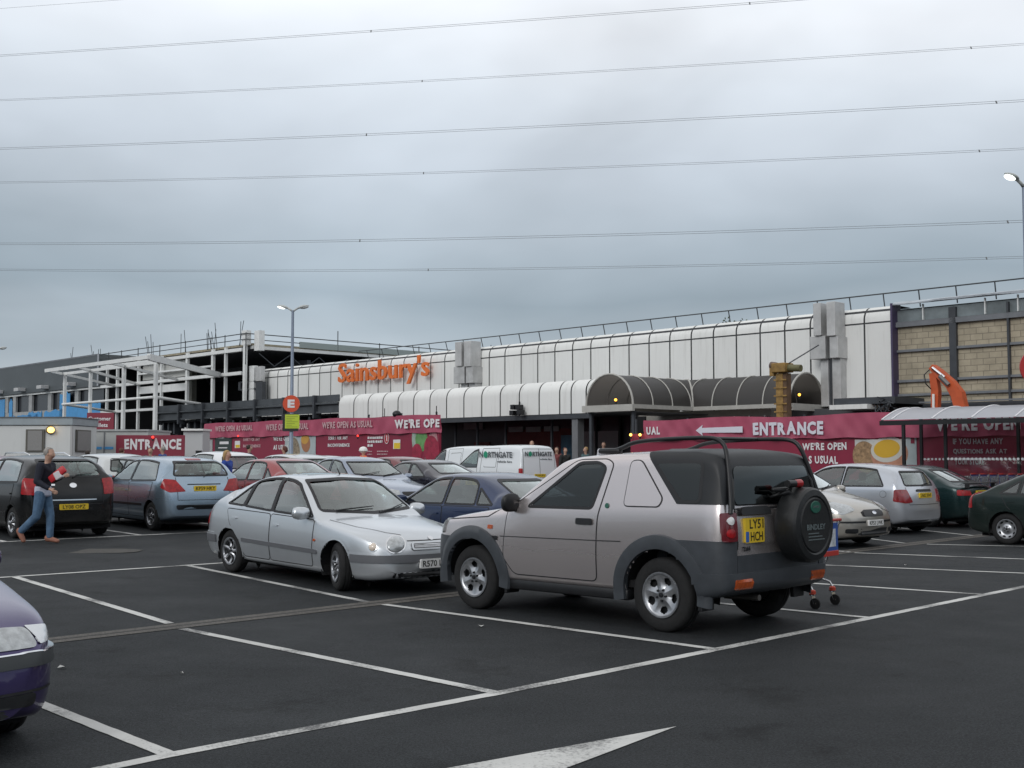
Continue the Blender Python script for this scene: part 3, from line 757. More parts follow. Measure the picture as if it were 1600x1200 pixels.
# ---- silver-beige three door off-roader with black hard top
def build_offroader():
    P = paint('paint_silver_beige', (.64, .585, .58), .8, .26)
    c = Car(L=4.26, W=1.86, prof=[(0, .62), (.02, .84), (.10, .99), (.22, 1.05), (.6, 1.11), (1.25, 1.19), (1.33, 1.215), (2.0, 1.66), (2.16, 1.72), (2.5, 1.755), (3.1, 1.775), (3.8, 1.77), (4.0, 1.75), (4.11, 1.72), (4.17, 1.62), (4.23, 1.2), (4.26, 1.05), (4.26, .62)],
            bot=[(0, .50), (.05, .42), (.3, .36), (1.1, .37), (3.6, .37), (4.0, .38), (4.22, .44), (4.26, .50)], belt=[(0, 1.0), (1.2, 1.08), (1.6, 1.13), (4.26, 1.17)],
            wf=.79, wr=3.47, r=.36, ra=.455, sil=.37, tum=.20, bf=.14, br=.04, nf=.72, nr=.86, xf=.55, xrr=.28, crown=.035, re=.09, rd=.05, tuck=.035, cowl=1.25, rwx=3.9, paint=P)
    c.root = mkroot('off_road_car', 'silver beige three door off roader with black hard top and covered spare wheel', 'car')
    dw = rnd([(1.66, 1.175), (2.60, 1.175), (2.74, 1.60), (2.62, 1.655), (2.36, 1.65)], .05)
    rwn = rnd([(3.38, 1.64), (3.94, 1.64), (3.95, 1.27), (3.74, 1.27)], .05)
    fs = rnd([(-.76, 1.235), (.76, 1.235), (.68, 1.66), (-.68, 1.66)], .05)
    bs = rnd([(-.70, 1.24), (.70, 1.24), (.64, 1.60), (-.64, 1.60)], .06)
    door = rnd([(1.30, .62), (1.46, .44), (2.66, .44), (2.68, 1.1), (2.83, 1.64), (2.74, 1.684), (2.33, 1.68), (1.36, 1.14)], .07)
    common(c, [dw, rwn], fs, bs, 'jeep', [door], [], seatx=2.15, archm=BLACK, rw=.222, wd=.22, gm=glassmat('smoked_car_glass', (.26, .29, .30), .07, 1.2), rear_gm=PRIVACY, side_gm=None)
    HT = mat('black_hard_top', (.008, .0095, .012), .50, var=.2, vscale=6)
    shell(c, 'hard_top', HT, [((4.0, 0, 1.245), (0, 0, -1)), ((3.22, 0, 1.77), (-.75, 0, -.66))], .012, arch=False)
    # openings of the hard top are glazed over with their own dark glass
    for s in (1, -1): c.patch(c.S(inset(rwn, .01), s), 90 * s, .014, .004, (), .08).build('side_window', PRIVACY, c.root, smooth=True)
    for s in (1, -1): c.patch(c.S(inset(rwn, -.022), s), 90 * s, .0135, .003, [c.S(inset(rwn, .012), s)], .05).build('window_seal', SEAL, c.root, smooth=True)
    c.patch(bs, 180, .013, .005, (), .08).build('rear_window', PRIVACY, c.root, smooth=True)
    # embossed blind panel behind the door
    q = rnd([(3.02, 1.215), (3.06, 1.66), (3.19, 1.665), (3.50, 1.29), (3.46, 1.215)], .05)
    c.sides('blind_panel', q, P, .001, .007); seam(c, [inset(q, -.006) + [inset(q, -.006)[0]]], w_=.012)
    for s in (1, -1): c.ribbon(c.S([(1.26, .845), (2.72, .855), (3.0, .86)], s), 90 * s, .009, .0072).build('side_crease', SEAL, c.root, smooth=True)
    # grey cladding: bumpers, flares, lower rear quarter
    shell(c, 'front_bumper', CLAD, [((0, 0, .82), (0, 0, 1)), ((.80, 0, 0), (1, 0, 0))], .022)
    shell(c, 'rear_bumper', CLAD, [((0, 0, .60), (0, 0, 1)), ((3.60, 0, 0), (-1, 0, 0))], .034)
    for s in (1, -1): shell(c, 'rear_cladding', CLAD, [((0, 0, .905), (0, 0, 1)), ((0, 0, .56), (0, 0, -1)), ((3.55, 0, 0), (-1, 0, 0)), ((0, s * .725, 0), (0, -s, 0))], .014)
    shell(c, 'tailgate_cladding', CLAD, [((0, 0, .765), (0, 0, 1)), ((0, 0, .56), (0, 0, -1)), ((4.0, 0, 0), (-1, 0, 0)), ((0, .715, 0), (0, 1, 0)), ((0, -.715, 0), (0, -1, 0))], .012)
    sil = MB()
    for s in (1, -1):
        sil.bbox(c.X(3.05), c.X(1.2), s * .76, s * .895, .27, .385, .03)
    sil.build('sill', BLACK, c.root, smooth=40)
    for wx in (c.wf, c.wr):
        for s in (1, -1):
            V = []; Fs = []; n = 34
            for i in range(n + 1):
                a = radians(-9 + 198 * i / n)
                for k, (rr, o) in enumerate(((c.ra - .012, -.03), (c.ra - .008, .028), (c.ra + .055, .036), (c.ra + .125, .026), (c.ra + .135, -.004))):
                    x, z = wx + rr * cos(a), c.r + rr * sin(a)
                    p = c.hit(90 * s, (x - c.L / 2) * s, max(z, .40)); p.z = z; p.y = s * (max(abs(p.y), .87 if .1 < x < 4.3 else .8) + o); V.append(p)
            for i in range(n):
                for k in range(4): Fs.append((i * 5 + k, i * 5 + k + 1, (i + 1) * 5 + k + 1, (i + 1) * 5 + k))
            MB().add(V, Fs).build('wheel_arch_flare', CLAD, c.root, smooth=60)
    for s in (1, -1):
        b = MB().bbox(c.X(3.96), c.X(3.91), s * .70, s * .90, .24, .50, .01); b.build('mud_flap', BLACK, c.root)
        b = MB().bbox(c.X(1.33), c.X(1.29), s * .70, s * .90, .22, .50, .01); b.build('mud_flap', BLACK, c.root)
    # clear shell bonnet edge, indicator, badge, handle
    seam(c, [[(.25, 1.0), (.7, 1.03), (1.05, 1.055), (1.22, 1.14)], [(.16, .83), (.2, 1.0)]], w_=.012)
    c.sides('side_indicator', rnd([(1.06, .92), (1.13, .92), (1.13, .965), (1.06, .965)], .01), TAILO, .003, .008, d=.02)
    c.sides('wing_badge', rnd([(1.11, .80), (1.22, .80), (1.22, .845), (1.11, .845)], .01), BLACK, .003, .006, d=.03)
    c.sides('door_handle', rnd([(2.40, 1.01), (2.62, 1.01), (2.62, 1.075), (2.40, 1.075)], .02), BLACK, .004, .02, d=.03)
    BG = mat('badge_green', (.015, .10, .07), .4)
    c.sides('round_badge', ell(2.80, 1.21, .026, .026, 16), BG, .004, .006, d=.02)
    mirror(c, 1.50, 1.22, BLACK, .12, (.09, .12, .10))
    # tail lamps on the rear corners
    for s in (1, -1):
        ph = 152 * s
        poly = rnd([(u * s, z) for u, z in CC(c, 152, [(4.19, .89, .90), (4.26, .75, .90), (4.26, .75, 1.165), (4.19, .89, 1.165)])], .03)
        o = c.patch(poly, ph, .016, .022, (), .03).build('tail_lamp', mat('tail_lamp_dark_red', (.13, .010, .016), .2, coat=1), c.root, smooth=40)
        cx = sum(p[0] for p in poly) / len(poly)
        c.patch(ell(cx, 1.09, .036, .036, 20), ph, .038, .008, (), .02, .006).build('reversing_lens', TAILW, o, smooth=40)
        c.patch(ell(cx, .975, .042, .042, 20), ph, .038, .008, (), .02, .006).build('brake_lens', TAILR, o, smooth=40)
        o = c.patch(rnd([(-s * .52, .475), (-s * .78, .475), (-s * .78, .545), (-s * .52, .545)], .01), 180, .036, .01, (), .03).build('bumper_lamp', TAILO, c.root)
    # tailgate: seams, plate, handle housing, spare wheel, wiper
    td = [(-.70, .66), (.72, .66), (.72, 1.20), (-.70, 1.20)]
    c.ribbon(td + [td[0]], 180, .014, .0165 if False else .004).build('tailgate_gap', SEAL, c.root)
    plate(c, '', 180, -.44, .995, .32, .235, 'y', rows=['LY51', 'HCH'], blue=True, off=.004)
    c.patch(rnd([(-.66, 1.135), (-.20, 1.135), (-.20, 1.19), (-.26, 1.215), (-.60, 1.215), (-.66, 1.19)], .02), 180, .004, .05, (), .04).build('tailgate_handle', BLACK, c.root, smooth=40)
    lettering('model_lettering', 'Td4', BLACK, c.hit(180, -.64, .80, .006), (0, -1, 0), (0, 0, 1), width=.13, height=.045, parent=c.root, bold=.03, ext=.001, lift=.012)
    spy = -.19; xb = -c.L / 2 + .0; cz = 1.025; R = .368
    prof = [(.002, -.255), (R * .70, -.262), (R * .735, -.25), (R * .78, -.26), (R * .93, -.25), (R * .985, -.225), (R, -.19), (R, -.05), (R * .95, -.015), (.05, -.01)]
    cover = mat('spare_cover_vinyl', (.010, .011, .012), .45, var=.2, vscale=12, bump=.2, bscale=25)
    sp = MB().lathe(prof, 64, 'X', (xb - .02, spy, cz)).build('spare_wheel_cover', cover, c.root, smooth=30)
    MB().path([(xb - .03, spy, cz), (xb + .08, spy, cz)], .12, 16).build('spare_wheel_mount', BLACK, c.root)
    MB().lathe([(.002, -.006), (.07, -.005), (.075, 0)], 32, 'X', (0, 0, 0)).xf(Matrix.Translation((xb - .283, spy + .0, cz + .175)) @ Matrix.Diagonal((1, 1.25, .8, 1))).build('oval_badge', BG, sp)
    GT = mat('pale_print', (.11, .135, .14), .6)
    lettering('oval_badge_text', 'LAND ROVER', GT, (xb - .288, spy + .055, cz + .168), (0, -1, 0), (0, 0, 1), width=.11, height=.022, parent=sp, bold=.01, ext=.0005, lift=.002)
    lettering('cover_lettering', 'BINDLEY', GT, (xb - .282, spy + .17, cz - .045), (0, -1, 0), (0, 0, 1), width=.34, height=.055, parent=sp, bold=.03, ext=.0005, lift=.003)
    
    for k, (w1, z1) in enumerate(((.20, -.085), (.26, -.115), (.30, -.145))): MB().box(xb - .2845, xb - .28, spy + .15 - w1, spy + .14, cz + z1, cz + z1 + .010).build('small_print', GT, sp)
    MB().path([(-c.L / 2 + .03, .12, 1.30), (-c.L / 2 - .10, .02, 1.35), (-c.L / 2 - .12, -.22, 1.27)], [.012, .03, .018], 8).build('wiper', BLACK, c.root, smooth=True)
    MB().path([(-c.L / 2 - .06, .22, 1.375), (-c.L / 2 - .07, .0, 1.37), (-c.L / 2 - .10, -.20, 1.29)], [.018, .03, .02], 8).build('wiper_arm', BLACK, c.root, smooth=True)
    b = MB().lathe([(.001, .06), (.035, .055), (.042, .0), (.042, -.05), (.03, -.06)], 14, 'Y', (0, 0, 0)).xf(Matrix.Translation((-c.L / 2 - .14, -.10, 1.43)))
    b.build('brake_lamp', TAILR, c.root, smooth=40); MB().path([(-c.L / 2 - .14, .08, 1.43), (-c.L / 2 - .14, -.06, 1.43)], .036, 12).build('brake_lamp_pod', BLACK, c.root, smooth=40)
    MB().path([(-c.L / 2 - .14, .0, 1.43), (-c.L / 2 - .10, .0, 1.30), (-c.L / 2, 0, 1.18)], .014, 6).build('brake_lamp_stalk', BLACK, c.root)
    # roof bars: two tubes rising from the roof and dropping down the rear corners
    for s in (1, -1):
        pts = [(2.62, .60, 1.765), (2.78, .61, 1.80), (2.92, .62, 1.852), (3.2, .63, 1.875), (3.7, .64, 1.885), (3.95, .645, 1.88), (4.06, .655, 1.84), (4.12, .68, 1.74), (4.18, .735, 1.50), (4.235, .79, 1.25), (4.245, .80, 1.16)]
        pts = chaikin([(x, z) for x, y, z in pts], 2); yy = [(2.6, .60), (2.92, .62), (3.95, .645), (4.08, .67)]
        MB().path([(c.X(x), s * interp(yy, x) if x < 4.07 else s * (.655 + (1.84 - z) * .24), z) for x, z in pts], .022, 10).build('roof_bar', BLACK, c.root, smooth=40)
        MB().bbox(c.X(2.75), c.X(2.45), s * .56, s * .64, 1.74, 1.80, .03).build('roof_bar_foot', BLACK, c.root, smooth=40)
        MB().path([(c.X(4.06), s * .63, 1.70), (c.X(4.19), s * .70, 1.45), (c.X(4.22), s * .74, 1.20)], .018, 8).build('screen_guard', BLACK, c.root, smooth=40)
    MB().path([(c.X(3.6), -.64, 1.886), (c.X(3.6), .64, 1.886)], .018, 8).build('roof_crossbar', BLACK, c.root, smooth=40)
    # exhaust, front lamps and grille
    MB().path([(c.X(3.8), .30, .33), (c.X(4.20), .30, .34)], .03, 10).build('exhaust', mat('exhaust_steel', (.2, .19, .18), .5, metal=1), c.root)
    c.pair('headlamp', rnd(CC(c, 30, [(.10, .50, .84), (.22, .88, .84), (.26, .88, 1.0), (.12, .50, .98)]), .03), 30, LAMPC, .012, .01)
    c.patch(rnd([(-.42, .85), (.42, .85), (.42, .95), (-.42, .95)], .02), 0, .01, .008).build('grille', BLACK, c.root)
    plate(c, 'LY51 HCH', 0, 0, .60, .5, .11, 'w', off=.03)
    return c
C_OFF = build_offroader()
place(C_OFF, 1035, 988, (C_OFF.wr, 1), 134.6)

def dlo(c, xa, xt, xrt, xrb, gap=.085, low=.025, r=.05):
    bt = [(xa + (xrb - xa) * i / 8, interp(c.belt, xa + (xrb - xa) * i / 8) + low) for i in range(9)]
    tp = [(xrt + (xt - xrt) * i / 8, c.hs(xrt + (xt - xrt) * i / 8) - gap) for i in range(9)]
    return bt + tp
def split(p, pillars, w_=.045, r=.04):
    out = []; rest = p
    for xb, xt in pillars:
        a = clip(rest, (xb - w_ / 2, .5), (xt - w_ / 2, 1.9)); rest = clip(rest, (xt + w_ / 2, 1.9), (xb + w_ / 2, .5)); out.append(rnd(a, r))
    out.append(rnd(rest, r)); return out

PROF = {
 'hatch': (4.25, 1.80, [(0, .42), (.015, .60), (.10, .74), (.35, .87), (.95, 1.0), (1.12, 1.03), (1.22, 1.055), (1.98, 1.47), (2.2, 1.545), (2.8, 1.57), (3.4, 1.54), (3.78, 1.47), (3.93, 1.40), (4.10, 1.12), (4.17, 1.0), (4.22, .85), (4.25, .6), (4.25, .42)]),
 'tall': (3.95, 1.75, [(0, .42), (.02, .66), (.10, .82), (.35, .96), (.75, 1.06), (.9, 1.10), (1.75, 1.52), (2.0, 1.60), (2.6, 1.63), (3.3, 1.60), (3.62, 1.54), (3.72, 1.46), (3.84, 1.15), (3.90, 1.0), (3.94, .8), (3.95, .6), (3.95, .42)]),
 'saloon': (4.65, 1.84, [(0, .42), (.02, .58), (.10, .70), (.4, .82), (1.1, .94), (1.3, .98), (2.1, 1.42), (2.35, 1.48), (2.8, 1.50), (3.2, 1.46), (3.75, 1.22), (3.98, 1.10), (4.3, 1.07), (4.52, 1.04), (4.60, .95), (4.65, .7), (4.65, .42)]),
 'coupe': (4.55, 1.82, [(0, .42), (.02, .56), (.10, .66), (.4, .78), (1.2, .92), (1.4, .96), (2.2, 1.36), (2.45, 1.41), (2.8, 1.42), (3.15, 1.38), (3.8, 1.14), (4.05, 1.05), (4.35, 1.02), (4.48, .98), (4.52, .88), (4.55, .7), (4.55, .42)]),
 'lift': (4.45, 1.80, [(0, .42), (.015, .56), (.08, .69), (.4, .81), (1.05, .93), (1.25, .97), (2.02, 1.40), (2.3, 1.465), (2.8, 1.48), (3.2, 1.45), (3.85, 1.18), (4.10, 1.05), (4.28, 1.02), (4.38, .97), (4.42, .8), (4.45, .6), (4.45, .42)]),
 'estate': (4.65, 1.80, [(0, .42), (.02, .58), (.10, .72), (.4, .84), (1.1, .96), (1.3, 1.0), (2.05, 1.43), (2.3, 1.49), (2.9, 1.51), (3.8, 1.49), (4.25, 1.44), (4.35, 1.38), (4.50, 1.08), (4.58, .95), (4.63, .8), (4.65, .6), (4.65, .42)]),
 'van': (4.35, 1.80, [(0, .42), (.015, .66), (.10, .84), (.3, .95), (.8, 1.08), (.95, 1.12), (1.55, 1.55), (1.75, 1.70), (2.0, 1.80), (2.5, 1.86), (3.4, 1.885), (4.0, 1.87), (4.20, 1.84), (4.27, 1.74), (4.33, 1.2), (4.35, .9), (4.35, .42)]),
}
def gen(kind, name, label, pnt, group='parked cars', sc=1.0, hz=1.0, W=None, style='alloy5', r=.305, doors=2, tail=None, head=None, platetxt='KP53 LWK', plate_z=None, back_plate_z=.86, gm=None, seatx=None, mir=True, strip=None, bumper=None, lampm=None, fine=False, rearwin=None, archc=None, cat='car', res=.055, zb=.58, plate_w=.50, plate_h=.11):
    L0, W0, pf = PROF[kind]; W = W or W0
    pf = [(x * sc, z * hz) for x, z in pf]; L = L0 * sc; k = sc
    bl = {'hatch': [(0, .92), (1.1, .97), (4.2, 1.05)], 'tall': [(0, .98), (.9, 1.02), (3.9, 1.08)], 'saloon': [(0, .88), (1.3, .93), (4.6, 1.0)], 'coupe': [(0, .86), (1.4, .92), (4.5, 1.0)], 'lift': [(0, .88), (1.2, .92), (4.4, .99)], 'estate': [(0, .9), (1.3, .94), (4.6, 1.02)], 'van': [(0, 1.0), (.95, 1.06), (4.3, 1.10)]}[kind]
    bl = [(x * k, z * hz) for x, z in bl]
    c = Car(L=L, W=W, prof=pf, bot=[(0, .30), (.06, .22), (.35, .18), (L - .5, .19), (L - .08, .27), (L, .33)], belt=bl, wf=.86 * k, wr=L - (.72 if kind in ('hatch', 'tall', 'van') else .92) * k, r=r, ra=r + .055, sil=.18, tum={'van': .20}.get(kind, .40), nf=.62, nr={'van': .86}.get(kind, .70), xf=.55, xrr={'van': .25}.get(kind, .45), bf=.16, br={'van': .03}.get(kind, .13), crown=.045, cowl={'hatch': 1.12, 'tall': .85, 'saloon': 1.3, 'coupe': 1.4, 'lift': 1.25, 'estate': 1.3, 'van': .95}[kind] * k, rwx=L * .6, paint=pnt, res=res)
    if kind in ('hatch', 'lift', 'saloon', 'coupe', 'tall'): c.gt = [(L * .45, 0), (L * .8, .06), (L, .14)]
    c.root = mkroot(name, label, cat, group)
    D = {'hatch': (1.36, 2.06, 3.45, 3.72), 'tall': (1.08, 1.82, 3.2, 3.45), 'saloon': (1.55, 2.2, 3.1, 3.62), 'coupe': (1.66, 2.3, 3.05, 3.62), 'lift': (1.48, 2.12, 3.1, 3.66), 'estate': (1.52, 2.16, 4.0, 4.22), 'van': (1.08, 1.68, 2.12, 2.16)}[kind]
    D = [x * k for x in D]; p = dlo(c, *D)
    pil = {'hatch': [(2.42, 2.50)], 'tall': [(2.10, 2.16)], 'saloon': [(2.55, 2.62)], 'coupe': [(2.95, 2.80)], 'lift': [(2.50, 2.56), (3.36, 3.12)], 'estate': [(2.5, 2.56), (3.42, 3.34)], 'van': []}[kind]
    if kind == 'hatch' and doors == 1: pil = [(2.62, 2.70)]
    wins = split(p, [(a * k, b * k) for a, b in pil])
    zt = {'hatch': 1.40, 'tall': 1.47, 'saloon': 1.37, 'coupe': 1.31, 'lift': 1.35, 'estate': 1.38, 'van': 1.66}[kind] * hz; zc = c.H(c.cowl) + .035
    wt = W / 2 - (zt - 1.0) * c.tum - .12; wb_ = W / 2 - .17
    front = rnd([(-wb_, zc + .05), (0, zc), (wb_, zc + .05), (wt, zt), (-wt, zt)], .04)
    RW = rearwin or {'hatch': (1.10, 1.42, .60, .50), 'tall': (1.14, 1.48, .60, .52), 'saloon': (1.12, 1.39, .58, .47), 'coupe': (1.08, 1.33, .58, .46), 'lift': (1.09, 1.37, .58, .47), 'estate': (1.10, 1.38, .60, .50), 'van': None}[kind]
    rear = rnd([(-RW[2], RW[0] * hz), (RW[2], RW[0] * hz), (RW[3], RW[1] * hz), (-RW[3], RW[1] * hz)], .07) if RW else None
    if kind in ('hatch', 'tall', 'estate'): c.rwx = L * .8
    si = c.sil + .10; bx = lambda x: interp(c.belt, x) + .0
    drs = []
    if kind != 'van' and fine:
        x0, x1, x2 = (D[0] - .06, (pil[0][0] * k), c.wr - .04) if pil else (D[0], L * .5, L * .5)
        drs = [rnd([(x0, si), (x1, si), (x1, bx(x1) - .004), (x0 - .02, bx(x0) - .004)], .05)]
        if doors == 2: drs.append(rnd([(x1 + .01, si), (x2 - c.ra * .9, si), (x2 - c.ra * .72, .48), (x2 + .02, c.r + c.ra + .09), (x2 + .12, bx(x2) - .004), (x1 + .01, bx(x1) - .004)], .05))
    hd = [(((pil[0][0] if pil else 2.0) - .16) * k, .82 * hz)]
    if doors == 2 and pil: hd.append((c.wr - .10, .84 * hz))
    if kind == 'van': hd = []
    common(c, wins, front, rear, style, drs, hd, pnt, seatx or D[0] + .75, (D[0] + .10, bx(D[0]) + .07) if mir else None, pnt, gm=gm)
    bumpers(c, bumper or pnt, zb * hz, .62, (zb + .02) * hz, L - .55, .007)
    head = head or [(.10, .42, .60), (.20, .80, .62), (.46, .90, .70), (.40, .84, .80), (.14, .42, .72)]
    hp = rnd(CC(c, 32, [(x, y * W / 1.8, z * hz) for x, y, z in head]), .03); c.pair('headlamp', hp, 32, LAMPC, .003, .006)
    c.patch(rnd([(-.34, .60 * hz), (.34, .60 * hz), (.36, .69 * hz), (-.36, .69 * hz)], .03), 0, .006, .006).build('grille', BLACK, c.root, smooth=40)
    c.patch(rnd([(-.42, .26), (.42, .26), (.46, .38), (-.46, .38)], .03), 0, .009, .004).build('air_intake', BLACK, c.root, smooth=40)
    plate(c, platetxt, 0, 0, plate_z or .48 * hz, .50, .11, 'w', off=.014)
    if tail is None: tail = {'hatch': [(L - .32, .86, 1.06), (L - .02, .55, .98), (L, .55, .82), (L - .30, .88, .80)], 'saloon': [(L - .25, .90, .98), (L, .45, .96), (L, .45, .80), (L - .25, .90, .78)]}.get('saloon' if kind in ('saloon', 'coupe') else 'hatch')
    tp = rnd(CC(c, 150, [(x, y * W / 1.8, z * hz) for x, y, z in tail]), .03)
    for s in (1, -1): c.patch([(u * s, z) for u, z in tp], 150 * s, .003, .008, (), .03).build('tail_lamp', lampm or TAILR, c.root, smooth=45)
    plate(c, platetxt, 180, 0, back_plate_z * hz, plate_w, plate_h, 'y', off=.006)
    if rear and kind in ('hatch', 'tall', 'estate', 'lift'): wiper(c, [(0.02, RW[0] * hz - .02), (.10, RW[0] * hz + .03), (.42, RW[0] * hz + .05)], 180, 'rear_wiper')
    wiper(c, [(-.62, zc + .02), (-.35, zc + .05), (0.02, zc + .10)]); wiper(c, [(.0, zc + .0), (.3, zc + .03), (.60, zc + .08)])
    if strip: c.sides('side_moulding', rnd([(c.wf + c.ra + .04, strip), (c.wr - c.ra - .04, strip + .02), (c.wr - c.ra - .04, strip + .065), (c.wf + c.ra + .04, strip + .045)], .02), BLACK if archc is None else archc, .003, .012)
    if fine:
        for s in (1, -1): c.ribbon([(c.X(c.cowl - .02), s * (W / 2 - .14)), (c.X(.55), s * (W / 2 - .20)), (c.X(.24), s * (W / 2 - .36))], 0, .012, .003, top=True).build('bonnet_gap', SEAL, c.root, smooth=True)
        if kind in ('hatch', 'tall', 'estate', 'lift'): c.ribbon([(-.60, RW[0] * hz - .03), (-.60, .66), (.60, .66), (.60, RW[0] * hz - .03)], 180, .011).build('tailgate_gap', SEAL, c.root)
    return c
HD_IN, HD_OUT = 133.0, -47.0                             # nose away from / towards the near aisle

# ---- silver liftback with round headlamps, nose towards the drain
def build_liftback():
    P = paint('paint_silver', (.60, .63, .66), .7, .31)
    GB = mat('silver_grey_moulding', (.115, .12, .13), .45)
    c = Car(L=4.68, W=1.80, prof=[(0, .40), (.01, .52), (.04, .62), (.12, .70), (.35, .79), (.8, .86), (1.20, .915), (1.30, .94), (2.00, 1.36), (2.22, 1.435), (2.6, 1.465), (2.95, 1.455), (3.3, 1.41), (3.9, 1.225), (4.2, 1.08), (4.42, .97), (4.56, .84), (4.64, .68), (4.68, .54), (4.68, .40)],
            bot=[(0, .28), (.06, .21), (.35, .18), (1.4, .20), (3.3, .20), (4.3, .22), (4.62, .28), (4.68, .34)], belt=[(0, .84), (1.3, .885), (2.5, .915), (3.4, .96), (4.5, 1.0)],
            wf=.95, wr=3.68, r=.31, ra=.355, sil=.19, tum=.42, bf=.20, br=.16, nf=.60, nr=.62, xf=.70, xrr=.6, crown=.05, cowl=1.25, rwx=3.0, paint=P, res=.045, tuck=.08)
    c.gt = [(2.2, 0), (3.4, .05), (4.5, .15)]
    c.root = mkroot('parked_car', 'silver five door liftback with round headlamps, nose behind the off roader', 'car', 'parked cars')
    p = dlo(c, 1.50, 2.12, 3.22, 3.76, gap=.07)
    wins = split(p, [(2.50, 2.60), (3.38, 3.14)], .055)
    fr = rnd([(-.75, .99), (0, .95), (.75, .99), (.58, 1.375), (0, 1.40), (-.58, 1.375)], .05)
    rr = rnd([(-.58, 1.05), (.58, 1.05), (.48, 1.33), (-.48, 1.33)], .07)
    d1 = rnd([(1.50, .27), (2.56, .27), (2.53, .905), (1.45, .88)], .05)
    d2 = rnd([(2.575, .27), (3.28, .27), (3.36, .46), (3.66, .72), (3.74, .93), (2.545, .905)], .06)
    common(c, wins, fr, rr, 'alloy7', [d1, d2], [(2.40, .76), (3.52, .80)], P, 2.15, (1.66, .965), P, steer=radians(-20), rw=.20, rear_gm=GLASS)
    for s in (1, -1): c.patch(c.S(rnd(inset(p, -.006), .05), s), 90 * s, .0034, .003, [c.S(inset(h, .004), s) for h in wins], .05).build('window_surround', SEAL, c.root, smooth=True)
    bumpers(c, P, .515, .66, .56, 4.1, .012)
    shell(c, 'bumper_moulding', GB, [((0, 0, .50), (0, 0, 1)), ((0, 0, .405), (0, 0, -1)), ((.60, 0, 0), (1, 0, 0))], .026)
    shell(c, 'bumper_moulding', GB, [((0, 0, .53), (0, 0, 1)), ((0, 0, .42), (0, 0, -1)), ((4.05, 0, 0), (-1, 0, 0))], .024)
    c.sides('side_moulding', rnd([(1.36, .445), (3.30, .475), (3.30, .53), (1.36, .50)], .02), GB, .003, .014)
    # round lamps with chrome rims
    for s in (1, -1):
        ph = 38 * s; q = CC(c, 38, [(.16, .52, .625)])[0]; u, z = q[0] * s, q[1]
        o = c.patch(ell(u, z, .125, .105), ph, .003, .010, (), .025).build('headlamp', CHROME, c.root, smooth=40)
        c.patch(ell(u, z, .110, .091), ph, .016, .001, (), .02, .028).build('lamp_lens', LAMPC, o, smooth=True)
        q = CC(c, 50, [(.30, .76, .60)])[0]; u, z = q[0] * s, q[1]
        o = c.patch(ell(u, z, .060, .056), 50 * s, .003, .008, (), .02).build('indicator', CHROME, c.root, smooth=40)
        c.patch(ell(u, z, .050, .046), 50 * s, .012, .001, (), .015, .015).build('lamp_lens', mat('indicator_lens', (.72, .62, .52), .15, coat=1, bump=.4), o, smooth=True)
        poly = rnd(CC(c, 150, [(4.44, .82, .96), (4.56, .56, .90), (4.64, .56, .70), (4.48, .88, .66)]), .04)
        c.patch([(a * s, b) for a, b in poly], 150 * s, .003, .010, (), .03).build('tail_lamp', TAILR, c.root, smooth=40)
    o = c.patch(rnd([(-.34, .555), (.34, .555), (.33, .645), (-.33, .645)], .03), 0, .004, .012).build('grille', mat('grille_grey', (.10, .105, .11), .4), c.root, smooth=40)
    c.patch(rnd([(-.34, .555), (.34, .555), (.33, .645), (-.33, .645)], .03), 0, .014, .004, [rnd([(-.315, .572), (.315, .572), (.305, .630), (-.305, .630)], .02)]).build('grille_rim', P, o, smooth=40)
    for zz in (.588, .601, .615): c.ribbon([(-.30, zz), (.30, zz)], 0, .005, .020).build('grille_bar', CHROME, o)
    c.patch(ell(0, .685, .035, .022), 0, .004, .006, (), .02).build('bonnet_badge', CHROME, c.root)
    plate(c, 'R570 LBD', 0, 0, .385, .52, .115, 'w', off=.03)
    o = c.patch(rnd([(-.60, .24), (.60, .24), (.58, .285), (-.58, .285)], .01), 0, .026, .004).build('air_intake', BLACK, c.root)
    for i in range(14): c.patch([(-.565 + i * .082, .238), (-.53 + i * .082, .238), (-.53 + i * .082, .288), (-.565 + i * .082, .288)], 0, .031, .004).build('intake_bar', P, o)
    c.sides('side_indicator', ell(1.42, .62, .025, .018, 14), TAILO, .003, .008, d=.02)
    wiper(c, [(-.55, .98), (-.30, 1.0), (.05, 1.02)]); wiper(c, [(.05, .945), (.30, .975), (.66, 1.04)])
    MB().path([(c.X(2.35), .12, 1.45), (c.X(2.42), .12, 1.53)], [.012, .006], 6).build('aerial', BLACK, c.root)
    q = rnd([(c.X(2.40), -.36), (c.X(2.40), .36), (c.X(2.86), .36), (c.X(2.86), -.36)], .05)
    c.patch(q, 0, .003, .003, top=True).build('sunroof', PRIVACY, c.root, smooth=40)
    for s in (1, -1): c.ribbon([(c.X(1.30), s * .74), (c.X(.8), s * .66), (c.X(.40), s * .50), (c.X(.26), s * .36)], 0, .010, .003, top=True).build('bonnet_gap', SEAL, c.root, smooth=True)
    c.ribbon([(-.36, .668), (.36, .668)], 0, .010, .003).build('bonnet_gap', SEAL, c.root, smooth=True)
    MB().box(c.X(.5), c.X(.42), -.1, .1, .2, .25).build('tow_bracket', BLACK, c.root)
    return c
C_LIFT = build_liftback(); place(C_LIFT, 360, 894, (C_LIFT.wr, -1), -47.2)

